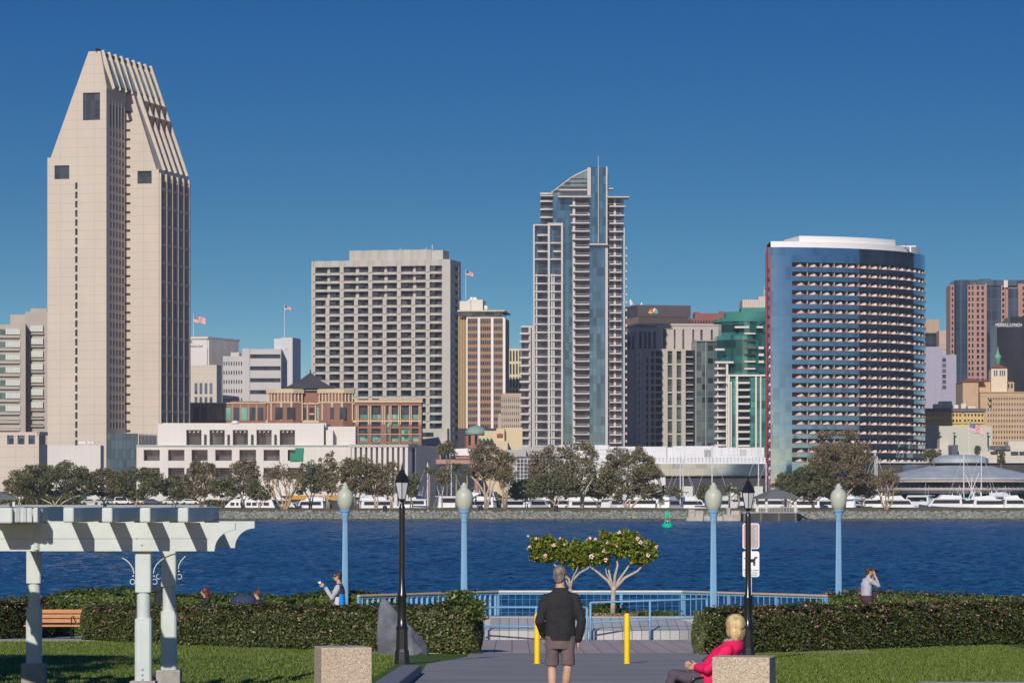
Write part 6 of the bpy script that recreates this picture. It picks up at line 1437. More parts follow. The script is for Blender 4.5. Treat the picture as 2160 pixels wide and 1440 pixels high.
# ---- overlook railing
m_blue = pm('railing_blue', (.165, .345, .53), .45, var=.07, scale=3); m_wood = pm('rail_wood', (.50, .36, .25), .6, var=.12, scale=5); m_wood2 = pm('rail_wood_pale', (.72, .60, .48), .55, var=.08, scale=5)
r_ = thing('overlook_railing', 'blue railing with a wooden top rail around the waterfront overlook', 'railing', (0, 112, 1.2))
RP = [(X(757, 110), 110), (X(1050, 115), 115), (X(1440, 115), 115), (X(1742, 110), 110)]; zr, zb_ = 2.215-1.2, 1.25-1.2
bal = []; post = []
for i in range(3):
    a, b2 = Vector((RP[i][0], RP[i][1]-112, 0)), Vector((RP[i+1][0], RP[i+1][1]-112, 0)); d_ = (b2-a); L_ = d_.length; an = math.atan2(d_.y, d_.x); mid = (a+b2)/2
    MB().obox((mid.x, mid.y, zr-.03), L_+.06, .13, .065, an).build('top_rail', m_wood2 if i == 1 else m_wood, r_, bevel=.02)
    MB().obox((mid.x, mid.y, zr-.095), L_, .05, .045, an).obox((mid.x, mid.y, zb_+.1), L_, .05, .04, an).build('side_rail', m_blue, r_)
    np_ = 3 if i != 1 else 3
    for k in range(np_+1):
        p = a+d_*k/np_; post.append(MB().obox((p.x, p.y+.02, (zr+zb_)/2-.1), .085, .085, zr-zb_+.1, an))
    if i != 1:
        nn_ = int(L_/.245)
        for k in range(nn_): p = a+d_*(k+.5)/nn_; bal.append(MB().obox((p.x, p.y, (zr+zb_)/2-.05), .02, .07, zr-zb_-.1, an+.5))
    else:
        wm = MB(); nn_ = int(L_/.21)
        for k in range(nn_): p = a+d_*(k+.5)/nn_; wm.tube([(p.x, p.y, zb_), (p.x, p.y, zr-.1)], .006, 4)
        for z in (.3, .5, .7): wm.tube([(a.x, a.y, zb_+z), (b2.x, b2.y, zb_+z)], .0035, 4)
        wm.build('wire_panel', m_blue, r_)
many(r_, 'post', post, m_blue); many(r_, 'baluster', bal, m_blue)
def handrail(label, pts, lower, posts):
    p0 = pts[0]; r_ = thing('handrail', label, 'handrail', (p0[0], p0[1], GZ(p0[1])), 0, 'blue handrails at the planter bank'); o = (p0[0], p0[1], GZ(p0[1]))
    sub = lambda p: (p[0]-o[0], p[1]-o[1], p[2]-o[2])
    MB().tube([sub(p) for p in pts], .028, 8).build('top_rail', m_blue, r_, smooth=True); MB().tube([sub(p) for p in lower], .022, 8).build('lower_rail', m_blue, r_, smooth=True)
    for p in posts: MB().tube([(p[0]-o[0], p[1]-o[1], -.05), sub(p)], .032, 8).build('post', m_blue, r_, smooth=True)
def pt(u, v, d): return (X(u, d), d, Z(v, d))
handrail('blue handrail left of the gap, partly behind the walking man', [pt(1012, 1280, 103.6), pt(1131, 1280, 103.4), pt(1238, 1280, 103.4)], [pt(1012, 1319, 103.6), pt(1131, 1321, 103.4), pt(1238, 1323, 103.4)], [pt(1020, 1280, 103.6), pt(1131, 1280, 103.4), pt(1238, 1280, 103.4)])
handrail('blue handrail right of the gap, sloping up behind the second yellow bollard', [pt(1245.5, 1270, 103.4), pt(1371, 1266, 103.8), pt(1494, 1262, 104)], [pt(1245.5, 1312, 103.4), pt(1371, 1306, 103.8), pt(1494, 1301, 104)], [pt(1245.5, 1270, 103.4), pt(1371, 1266, 103.8), pt(1491, 1262, 104)])
# ---- the two flowering trees
m_ptrunk = pm('smooth_trunk', (.42, .35, .28), .7, var=.15, scale=6)
PL = leafmat('plumeria_leaves', [(0, (.045, .08, .010)), (.4, (.12, .17, .016)), (.75, (.23, .265, .028)), (1, (.40, .37, .07))], .4)
m_fl = pm('pink_petal', (.80, .58, .55), .6, var=.08)
def ftree(label, u, d, zb, forks, limbs, blobs, seed, flowers):
    """forks: trunk axis pixels; limbs: lists of pixel points; blobs: (u, v, rx px, rz px, count)"""
    r_ = thing('flowering_tree', label, 'tree', (X(u, d), d, zb), 0, 'small flowering trees at the overlook'); s = d/F; x0 = X(u, d)
    P3 = lambda u_, v_, y=0: (X(u_, d)-x0, y, Z(v_, d)-zb); mb = MB(); rg = np.random.default_rng(seed); rd = random.Random(seed)
    mb.tube([P3(*p) for p in forks[0]], forks[1], 10)
    for L_, rr_ in limbs:
        ys_ = [0]+[rd.uniform(-.25, .25)]*(len(L_)-1); mb.tube([P3(p[0], p[1], y*k/len(L_)) for k, (p, y) in enumerate(zip(L_, ys_))], [rr_*(1-.6*k/(len(L_)-1)) for k in range(len(L_))], 7)
    mb.build('trunk', m_ptrunk, r_, smooth=True); P_ = []
    for (bu, bv, rx, rz_, n) in blobs:
        n = int(n*1.35); v = rg.normal(size=(n, 3)); v /= np.linalg.norm(v, axis=1)[:, None]; q = rg.uniform(.3, 1, n)**.5; q = q[:, None]
        nz = 1+.18*np.sin(v[:, :1]*7+bu)+.14*np.sin(v[:, 2:]*9+bv)
        P_.append(np.array(P3(bu, bv))+v*q*nz*[rx*s*1.03, max(rx, rz_)*s*.8, rz_*s*1.08])
    leaves('crown', np.concatenate(P_), .058, PL, r_, rng=rg, aspect=.42)
    for (fu, fv, sz) in flowers:
        fm = MB(); c = np.array(P3(fu, fv, -.62*1.0*blobs[0][2]*s-.05)); 
        for k in range(5 if sz < 1.3 else 9):
            sz_ = sz*.8; a = k*2.4+rd.random(); fm.ball((c[0]+.03*sz*math.cos(a), c[1]+.03*rd.uniform(-1, 1), c[2]+.034*sz*math.sin(a)), .026*sz**.5, (1, .45, .8), 7, 5)
        fm.build('flower', m_fl, r_, smooth=True)
ftree('spreading flowering tree with a pale forked trunk right of the walking man', 1294, 109, 1.60, ([(1293, 1306), (1293, 1270), (1294, 1245), (1295, 1236)], [.085, .07, .068, .085]),
      [([(1293, 1242), (1283, 1225), (1262, 1207), (1247, 1196), (1242, 1180)], .05), ([(1295, 1240), (1288, 1222), (1284, 1200), (1286, 1180)], .045), ([(1296, 1240), (1297, 1215), (1303, 1192), (1300, 1170)], .05), ([(1297, 1240), (1306, 1222), (1322, 1200), (1333, 1180)], .05), ([(1298, 1240), (1318, 1218), (1345, 1204), (1356, 1192), (1362, 1178)], .05), ([(1288, 1228), (1279, 1208), (1277, 1190)], .025)],
      [(1300, 1150, 46, 27, 2300), (1262, 1162, 34, 24, 1400), (1340, 1155, 34, 26, 1500), (1365, 1165, 22, 20, 600), (1350, 1180, 24, 10, 400), (1260, 1183, 30, 9, 350), (1315, 1134, 26, 12, 500)], 5,
      [(1305, 1122, 1), (1244, 1134, .8), (1255, 1136, .8), (1273, 1162, 1), (1247, 1173, 1.5), (1277, 1180, 1.2), (1344, 1135, 1.1), (1350, 1143, 1.2), (1366, 1170, 1.2), (1384, 1152, 1.0), (1301, 1150, .8), (1280, 1144, .8)])
ftree('flowering tree whose trunk hides behind the walking man', 1206, 110, 1.60, ([(1204, 1306), (1203, 1270), (1203, 1242)], [.08, .07, .06]),
      [([(1203, 1244), (1206, 1225), (1222, 1208), (1240, 1198), (1246, 1190)], .045), ([(1203, 1244), (1200, 1220), (1178, 1200), (1165, 1185)], .045), ([(1204, 1240), (1209, 1215), (1215, 1205), (1222, 1185)], .03), ([(1202, 1240), (1190, 1215), (1175, 1192)], .03)],
      [(1150, 1157, 34, 25, 1500), (1190, 1163, 36, 24, 1500), (1222, 1168, 26, 26, 1000), (1130, 1152, 14, 20, 350), (1215, 1190, 18, 9, 250), (1150, 1176, 26, 10, 350)], 9,
      [(1130, 1135, .8), (1150, 1171, 1.1), (1167, 1149, 1.1), (1181, 1134, .6), (1117, 1152, .7), (1190, 1148, .6), (1114, 1130, .7)])
# ---- bollards
m_yel = pm('bollard_yellow', (.85, .55, .0), .45, var=.05, scale=6); bo = None
for i, (u, lb) in enumerate(((1133, 'yellow bollard half hidden behind the left arm of the walking man'), (1322.5, 'yellow bollard standing alone right of the walking man'))):
    d = 75.; 
    if bo is None:
        bo = thing('bollard', lb, 'bollard', (X(u, d), d, GZ(d)), 0, 'yellow bollards across the path'); H_ = .99
        MB().lathe([(.056, 0), (.056, H_-.02), (.05, H_)], 20).build('pole', m_yel, bo, smooth=2); MB().lathe([(.052, H_-.015), (.03, H_+.012), (.005, H_+.015)], 20).build('cap', m_yel, bo, smooth=True)
        MB().lathe([(.066, 0), (.062, .025)], 20).build('base_ring', m_yel, bo)
    else: dup(bo, (X(u, d), d, GZ(d)), label=lb)
# ---- black lantern posts
m_blk = pm('post_black', (.012, .012, .013), .28, var=.2, scale=5, spec=.6); m_pane = pm('frosted_pane', (.50, .51, .56), .35, var=.05, spec=.5)
def lantern_post(label, u, d, zb, sc):
    r_ = thing('lantern_post', label, 'street lamp', (X(u, d), d, zb), .0, 'black lantern posts by the path'); r_.scale = (sc, sc, sc); k = .009375
    z = lambda v: (1400-v)*k
    MB().lathe([(17.5*k, 0), (17*k, z(1390)), (15.5*k, z(1372)), (13.5*k, z(1370)), (12.5*k, z(1327))], 8, ph=math.pi/8).build('base', m_blk, r_, bevel=.006)
    MB().lathe([(12.8*k, z(1327)), (13*k, z(1323)), (10.5*k, z(1320)), (9.6*k, z(1300)), (9.2*k, z(1262)), (10.5*k, z(1258)), (10.2*k, z(1254)), (7.2*k, z(1248)), (6.6*k, z(1200)), (6.3*k, z(1076)), (6.3*k, z(1070)), (4.5*k, z(1064)), (2.6*k, z(1060)), (2.6*k, z(1057))], 24).build('shaft', m_blk, r_, smooth=2)
    MB().lathe([(3*k, z(1060)), (5*k, z(1056)), (8*k, z(1055)), (8.5*k, z(1053)), (8*k, z(1052))], 6).build('cup', m_blk, r_)
    fm = MB(); pn = []
    for i in range(6):
        a0 = math.pi/6+i*math.pi/3; a1 = a0+math.pi/3; lo_, hi_ = 8*k, 15.5*k; zl, zh = z(1053), z(1017)
        fm.tube([(lo_*math.cos(a0), lo_*math.sin(a0), zl), (hi_*math.cos(a0), hi_*math.sin(a0), zh)], 1.0*k, 5)
        q = MB(); ins = .96
        q.add([(lo_*ins*math.cos(a), lo_*ins*math.sin(a), zl) for a in (a0, a1)]+[(hi_*ins*math.cos(a), hi_*ins*math.sin(a), zh) for a in (a1, a0)]+[(lo_*.93*math.cos(a), lo_*.93*math.sin(a), zl) for a in (a0, a1)]+[(hi_*.93*math.cos(a), hi_*.93*math.sin(a), zh) for a in (a1, a0)],
              [(0, 1, 2, 3), (7, 6, 5, 4), (0, 4, 5, 1), (1, 5, 6, 2), (2, 6, 7, 3), (3, 7, 4, 0)]); pn.append(q)
    fm.lathe([(8.2*k, z(1054)), (8.2*k, z(1052))], 6, ph=math.pi/6); fm.build('lantern_frame', m_blk, r_)
    for q in pn: q.build('glass_pane', m_pane, r_)
    MB().lathe([(17.2*k, z(1017)), (18*k, z(1016)), (17*k, z(1014)), (12*k, z(1004)), (8*k, z(998)), (7*k, z(996.5)), (7*k, z(993.5)), (4.5*k, z(991.5)), (2.4*k, z(990)), (2.2*k, z(986)), (1.2*k, z(984)), (1.7*k, z(982)), (.8*k, z(979)), (.2*k, z(974))], 6, ph=math.pi/6).build('lantern_roof', m_blk, r_)
    return r_
lantern_post('black hexagonal lantern post left, standing by the kerb and boulder', 848, 75, GZ(75), 1.0)
lantern_post('black hexagonal lantern post right, rising behind the woman in pink', 1578, 78, GZ(78), .965)
# ---- blue globe lamps
m_globe = pm('globe_glass', (.43, .455, .375), .4, var=.04, spec=.3); m_lblue = pm('lamp_blue', (.20, .37, .54), .45, var=.04, scale=2)
def globe_lamp(label, u, d):
    zb = 1.0; r_ = thing('globe_lamp', label, 'street lamp', (X(u, d), d, zb), 0, 'blue globe lamps along the promenade'); k = .01325; H_ = 5.45-zb; z = lambda v: H_-(v-1018)*k
    MB().lathe([(8.6*k, 0), (8.6*k, .1), (8*k, .3), (7.3*k, z(1270)), (5.5*k, z(1100))], 32, flute=.13).build('shaft', m_lblue, r_)
    MB().lathe([(6.6*k, z(1101)), (6.8*k, z(1098)), (7.5*k, z(1092)), (9.8*k, z(1085)), (10*k, z(1083)), (12*k, z(1082)), (12.2*k, z(1080.5)), (13.4*k, z(1079)), (13.6*k, z(1076)), (11*k, z(1075.5))], 24).build('capital', m_lblue, r_, smooth=2)
    MB().lathe([(11.5*k, z(1076)), (13.5*k, z(1074)), (17*k, z(1064)), (18.8*k, z(1054)), (18.6*k, z(1046)), (16*k, z(1038)), (11.5*k, z(1033)), (8.2*k, z(1030.5)), (7.6*k, z(1029)), (8.6*k, z(1027.5)), (8.4*k, z(1026)), (5.2*k, z(1023)), (4.4*k, z(1021.5)), (5*k, z(1020.5)), (2*k, z(1018.5)), (.2*k, z(1018))], 32).build('globe', m_globe, r_, smooth=True)
    return r_
globe_lamp('blue globe lamp, leftmost, right behind the photographer in blue and grey', 728, 112)
globe_lamp('blue globe lamp between the left black lantern and the walking man', 979, 106)
globe_lamp('blue globe lamp just left of the right black lantern', 1505, 106)
globe_lamp('blue globe lamp, rightmost, left of the photographer in the grey shirt', 1769, 112)
# ---- signs
d = 93; r_ = thing('sign_post', 'two white park signs on one post behind the right black lantern', 'sign', (X(1584, d), d, GZ(d))); zo = GZ(d); s = d/F
MB().box(-.02, .02, .02, .05, 0, Z(1110, d)-zo).build('post', m_alu, r_)
def rrect(x0, x1, z0, z1, r, y0, y1):
    p = []
    for cx, cz, a in ((x1-r, z1-r, 0), (x0+r, z1-r, 90), (x0+r, z0+r, 180), (x1-r, z0+r, 270)):
        for k in range(5): t_ = math.radians(a+22.5*k); p.append((cx+r*math.cos(t_), cz+r*math.sin(t_)))
    return MB().profile(p[::-1], y0, y1)
zl, zh = Z(1157, d)-zo, Z(1103, d)-zo; x0, x1 = -.205, .205
m_sw = pm('sign_white', (.78, .78, .80), .5, var=.03); m_sr = pm('sign_red', (.60, .06, .05), .5)
rrect(x0, x1, zl, zh, .06, -.01, .018).build('rules_board', m_sw, r_)
b1 = rrect(x0+.025, x1-.025, zl+.025, zh-.025, .05, -.014, -.0105).build('red_border', m_sr, r_); rrect(x0+.042, x1-.042, zl+.042, zh-.042, .04, -.018, -.0145).build('rules_panel', pm('sign_grey', (.50, .46, .46), .5), r_)
ln_ = MB(); rd = random.Random(2)
for i in range(19): w_ = rd.uniform(.08, .148); ln_.box(-w_, w_, -.022, -.0185, zh-.075-i*.0265, zh-.066-i*.0265)
ln_.build('rules_text', pm('text_grey', (.22, .20, .22), .6), r_)
zl, zh = Z(1216, d)-zo, Z(1162, d)-zo; rrect(x0, x1, zl, zh, .05, -.01, .018).build('leash_board', m_sw, r_)
dg = MB(); cz = zh-.27; dg.profile([(-.13, cz), (.09, cz), (.10, cz+.07), (.06, cz+.085), (-.12, cz+.07)], -.016, -.011)
dg.profile([(.05, cz+.05), (.10, cz+.03), (.12, cz+.10), (.155, cz+.10), (.16, cz+.125), (.13, cz+.14), (.09, cz+.13)], -.0165, -.0105)
for x in (-.12, -.085, .055, .085): dg.profile([(x, cz-.09), (x+.022, cz-.09), (x+.025, cz+.02), (x-.003, cz+.02)], -.0155, -.0112)
dg.profile([(-.12, cz+.06), (-.12, cz+.075), (-.17, cz+.12), (-.175, cz+.105)], -.0158, -.0112); dg.build('dog_symbol', m_blk, r_)
text_mesh('leash_text', 'Dogs on Leash\nAt All Times', .062, m_blk, r_, (0, -.013, zl+.135), (math.pi/2, 0, 0), .002); MB().box(-.16, .16, -.014, -.0105, zl+.055, zl+.062).build('leash_rule', m_blk, r_)
text_mesh('leash_text', 'Clean up after pets', .038, m_blk, r_, (0, -.013, zl+.034), (math.pi/2, 0, 0), .002)
# ---- boulder
m_bould = pm('boulder_slate', (.115, .122, .142), .8, var=.55, scale=1.6, bmp=.7, bs=7, bd=.05)
d = 86.; s = d/F; x0 = X(850, d); zo = GZ(86)
def hull(points):
    bm = bmesh.new(); [bm.verts.new(p) for p in points]; bmesh.ops.convex_hull(bm, input=bm.verts); bm.verts.ensure_lookup_table()
    vs = [tuple(v.co) for v in bm.verts]; idx = {v: i for i, v in enumerate(bm.verts)}; fs = [tuple(idx[v] for v in f.verts) for f in bm.faces]; bm.free(); return vs, fs
def bp(u, v, y): return ((u-850)*s, y, max(-.1, (1382-v)*s))
m = MB()
m.add(*hull([bp(797, 1382, -.1), bp(799, 1382, .5), bp(850, 1384, -.25), bp(855, 1384, .5), bp(796, 1290, .05), bp(797, 1290, .4), bp(802, 1262, .15), bp(809, 1261, .2), bp(822, 1273, .1), bp(838, 1292, -.02), bp(838, 1292, .4), bp(856, 1318, .3), bp(852, 1345, -.2)]))
m.add(*hull([bp(830, 1384, -.2), bp(845, 1384, .6), bp(903, 1384, .0), bp(903, 1384, .35), bp(900, 1364, .1), bp(888, 1345, .15), bp(864, 1322, .1), bp(850, 1310, .3), bp(868, 1345, -.22), bp(895, 1375, -.15), bp(872, 1384, -.35)]))
bo_ = m.build('boulder', m_bould); bo_.location = (x0, d, zo); tag(bo_, 'jagged grey slate boulder behind the left black lantern', 'boulder')
md = bo_.modifiers.new('r', 'REMESH'); md.mode = 'VOXEL'; md.voxel_size = .03
tx = bpy.data.textures.new('rock_noise', 'VORONOI'); tx.noise_scale = .5; md = bo_.modifiers.new('d', 'DISPLACE'); md.texture = tx; md.strength = .09; md.texture_coords = 'LOCAL'; md.mid_level = .5
# ---- exposed-aggregate blocks
m_agg, t, b = nodes('exposed_aggregate'); setcol(m_agg, (.5, .4, .3)); tcn = t.nodes.new('ShaderNodeTexCoord'); vo = t.nodes.new('ShaderNodeTexVoronoi'); vo.inputs['Scale'].default_value = 85; t.links.new(tcn.outputs['Object'], vo.inputs['Vector'])
sp0 = t.nodes.new('ShaderNodeSeparateColor'); t.links.new(vo.outputs['Color'], sp0.inputs[0]); n_ = noise(t, 2.5, 4)
col = ramp(t, sp0.outputs[0], [(0, (.24, .17, .12)), (.12, (.42, .32, .22)), (.6, (.50, .39, .28)), (.85, (.58, .47, .35)), (.98, (.68, .60, .48))]); col = mixc(t, math_(t, 'MULTIPLY', n_.outputs['Fac'], .35), col, (.36, .28, .21)); t.links.new(col, b.inputs['Base Color']); b.inputs['Roughness'].default_value = .85; bump(t, b, vo.outputs['Distance'], .5, .01)
def block_(label, u0_, u1_, vtop, d, r, group='pebbled concrete blocks beside the path'):
    w_ = (u1_-u0_)*d/F/math.cos(math.radians(r)); zt_ = Z(vtop, d); zb = GZ(d)
    r_ = thing('concrete_block', label, 'concrete block', (X(u0_, d), d, zb-.02), math.radians(r), group); MB().box(0, w_, 0, .52, 0, zt_-zb).build('block', m_agg, r_, bevel=.012); return r_, w_
block_('pebbled beige concrete block left of the path, in front of the lawn', 678, 784, 1361, 40, 11.5)
r_, w_ = block_('pebbled beige concrete block right of the path, hiding the seated woman', 1502, 1622, 1380.5, 40, -11)
# bench seat behind the right block
s_ = thing('stone_bench', 'low grey stone bench the woman in pink sits on', 'bench', (1.95, 41, GZ(41)), -.05); MB().box(-.02, 1.4, -.28, .3, .27, .35).build('seat_slab', m_conc, s_, bevel=.02); MB().box(.2, .5, -.2, .2, -.05, .27).box(.9, 1.2, -.2, .2, -.05, .27).build('seat_leg', m_conc, s_)
r_ = thing('low_wall', 'flat grey wall top at the bottom right corner', 'wall', (7.2, 44, GZ(44))); MB().box(X(1930, 46)-7.2, 9.5, 0, 1.6, -.2, Z(1433.5, 46)-GZ(44)).build('wall_top', m_conc, r_)
# ---- wooden bench
d = 105.4; r_ = thing('park_bench', 'wooden slatted park bench with black iron frame on the left footpath', 'bench', (X(128, d), d, GZ(d)), 0); k = d/F; z = lambda v: (1346-v)*k
m_bw = pm('bench_wood', (.50, .24, .11), .6, var=.1, scale=4)
for (va, vb) in ((1284, 1292), (1294, 1302), (1304, 1312)): MB().box(-1.0, .98, .28, .32, z(vb), z(va)).build('back_slat', m_bw, r_, bevel=.006)
for i in range(4): MB().box(-1.0, .98, -.22+i*.12, -.12+i*.12, z(1319), z(1315.5)).build('seat_slat', m_bw, r_, bevel=.006)
for x in (-.9, .32, .92):
    MB().tube([(x, .34, 0), (x, .30, z(1316)), (x, .36, z(1281))], .025, 6).tube([(x, -.2, 0), (x, -.18, z(1318))], .025, 6).tube([(x, -.2, z(1318)), (x, .3, z(1319))], .02, 6).tube([(x, -.2, z(1318)), (x, -.22, z(1300)), (x, .3, z(1298))], .018, 6).build('iron_frame', m_blk, r_)
# ---- pergola
m_pg_ = pm('pergola_paint', (.53, .575, .55), .55, var=.07, scale=3, bmp=.15, bs=12, bd=.01); m_plinth = pm('plinth_concrete', (.33, .30, .28), .85, var=.15, scale=8, bmp=.3, bs=40, bd=.01)
zg = lawn_z(-5.84, 60); r_ = thing('pergola', 'pale mint painted wooden pergola with scroll-cut beams at the left', 'pergola', (-5.84, 60, zg)); O = (-5.84, 60, zg)
k = 60/F; zz = lambda v, d_=60: Z(v, d_)-zg
def sq(c, hw, z0, z1, ch=.03, m=None):
    m = m or MB(); p = [(-hw+ch, -hw), (hw-ch, -hw), (hw, -hw+ch), (hw, hw-ch), (hw-ch, hw), (-hw+ch, hw), (-hw, hw-ch), (-hw, -hw+ch)]; return m.prism([(c[0]+a, c[1]+b_) for a, b_ in p], z0, z1)
zb1, zb2 = 4.17-zg, 4.62-zg; zr1 = 4.86-zg
for (px, py) in ((-5.84, 60.13), (-5.79, 64.03), (X(72, 66.5), 66.5)):
    c = (px+5.84, py-60); po = thing('post', None, None); po.parent = r_; po.location = (c[0], c[1], 0); del po
    pm_ = MB(); sq((0, 0), .125, 3.52-zg, zb1+.3, .018, pm_); sq((0, 0), .13, 2.12-zg, 3.10-zg, .03, pm_); pm_.lathe([(.12, 3.10-zg), (.108, 3.12-zg), (.108, 3.50-zg), (.12, 3.52-zg)], 24)
    o = pm_.build('post', m_pg_, r_); o.location = (c[0], c[1], 0)
    pl_ = MB().box(-.205, .205, -.205, .205, -.1, 2.12-zg).build('plinth', m_plinth, r_, bevel=.02); pl_.location = (c[0], c[1], 0)
for o in [o for o in bpy.data.objects if o.parent == r_ and o.type == 'EMPTY']: bpy.data.objects.remove(o)
def beam(xe, y0, y1, dz=0, x0=-7.5):
    p = [(x0, zb1), (xe-.33, zb1)]
    for i in range(9): a = math.pi*(.5*i/8); p.append((xe-.33+.33*(1-math.cos(a))-.0, zb1+.33*math.sin(a)))
    p += [(xe, zb1+.35), (xe, zb2), (x0, zb2)]
    return MB().profile(p, y0, y1).build('beam', m_pg_, r_, bevel=.006)
beam(-4.39+5.84, -.02, .0, 0) if False else None
beam(-4.37+5.84, -.09, .0); beam(-4.33+5.84, 3.80, 3.90); beam(X(90, 66.5)+.6+5.84, 6.27, 6.37)
gr_ = MB().tube([(-7.4, -.092, zb1+.19), (1.05, -.092, zb1+.20)], .004, 4).build('board_seam', m_plinth, r_)
for (u, v) in ((289, 1134), (300, 1148), (300, 1410), (300, 1421.5), (300, 1431)): MB().ball(((u-1080)*k+5.84, -.1 if v < 1200 else -.015, zz(v)), .018).build('bolt', m_pg_, r_)
for xr in (-5.11, -5.70, -6.29, -6.89):
    x = xr+5.84; MB().box(x-.085, x+.085, -1.08, 5.1, zb2+.005, zr1).build('rafter', m_pg_, r_, bevel=.028)
for i, (u, wd_, an) in enumerate(((75, 10, .10), (63, 11, .35), (51, 12, .6), (37, 13, .85))):
    x = (u-1080)*59.2/F+5.84; o = MB().box(-wd_*k/2, wd_*k/2, 0, 3.6, zb2+.004, zr1-.003*i).build('rafter', m_pg_, r_, bevel=.02); o.location = (x, -.8, 0); o.rotation_euler = (0, 0, an*.8)
MB().box((-20-1080)*59.1/F+5.84, (27-1080)*59.1/F+5.84, -.95, -.1, zb2-.01, zr1).build('rafter', m_pg_, r_, bevel=.03)
o = MB().box(-3.2, -.4, .0, .12, zb1+.02, zr1-.02).build('edge_beam', m_pg_, r_); o.location = (-1.35, -.4, 0); o.rotation_euler = (0, 0, -.7)
for i in range(5): x = -8.0+.0+5.84-.59*i; MB().box(x-.085, x+.085, 1.5, 6.9, zb2+.006, zr1).build('rafter', m_pg_, r_)
def bracket(x, y, sgn):
    m = MB(); zc_ = zz(1226.5) if y < 1 else zz(1226.5)-.0
    m.tube([(x+.04*math.cos(a), y, zc_+.04*math.sin(a)) for a in [i*math.pi/6 for i in range(13)]], .008, 5, cap=False)
    pth = [(x-sgn*.02, y, zc_+.13)]
    for i in range(8): a = i/7*math.pi/2; pth.append((x-sgn*.02+sgn*.52*(1-math.cos(a)), y, zc_+.13+.33*math.sin(a)))
    m.tube(pth, .010, 5)
    xe = pth[-1][0]; m.tube([(xe+sgn*.05+.045*math.cos(a), y, zb1-.035+.045*math.sin(a)) for a in [i*math.pi/6 for i in range(13)]], .008, 5, cap=False)
    m.ball((x-sgn*.01, y, zc_+.09), .016); m.build('scroll_bracket', m_pg_, r_)
for px, py in ((0, .13), (.05, 4.03)):
    bracket(px-.175, py, -1); bracket(px+.175, py, 1)
# ================= people =================
m_skin = pm('skin', (.52, .32, .22), .55, var=.08, scale=20); m_eye = pm('eye_dark', (.03, .02, .02), .3)
def remesh(o, v, sm=4):
    md = o.modifiers.new('r', 'REMESH'); md.mode = 'VOXEL'; md.voxel_size = v; md.use_smooth_shade = True
    if sm: s2 = o.modifiers.new('s', 'SMOOTH'); s2.factor = .5; s2.iterations = sm
def limb(m, pts, rads, n=12): m.tube(pts, rads, n); [m.ball(p, r*.98, n=12, m=8) for p, r in zip(pts, rads)]
def hand(m, w, d, side, curl=.5, s=1.0, up=None):
    """palm and five fingers leaving the wrist w along direction d; side = direction of the thumb"""
    d = Vector(d).normalized(); t = Vector(side); t = (t-d*t.dot(d)).normalized(); nrm = d.cross(t).normalized()*(1 if up is None else up)
    w = Vector(w)
    for k in range(4): f = (k-1.5)/1.5; m.tube([w, w+d*.05*s+t*f*-.018*s, w+d*.095*s+t*f*-.032*s], [.022*s, .019*s, .012*s], 8)
    for k, ln in enumerate((.072, .080, .074, .058)):
        f = (k-1.5)/1.5; b0 = w+d*.09*s-t*f*.033*s; q = [b0]; dd = d.copy()
        for j in range(3): dd = (dd+nrm*curl*.55).normalized(); q.append(q[-1]+dd*ln*s*(.45, .3, .25)[j])
        m.tube(q, [.0100*s, .0094*s, .0086*s, .0066*s], 7); m.ball(q[-1], .0068*s, n=7, m=5)
    b0 = w+d*.025*s+t*.02*s; q = [b0, b0+(t*.7+d*.7)*.035*s, b0+(t*.55+d*.9)*.062*s+nrm*curl*.02*s, b0+(t*.45+d)*.085*s+nrm*curl*.035*s]; m.tube(q, [.015*s, .0125*s, .011*s, .008*s], 7)
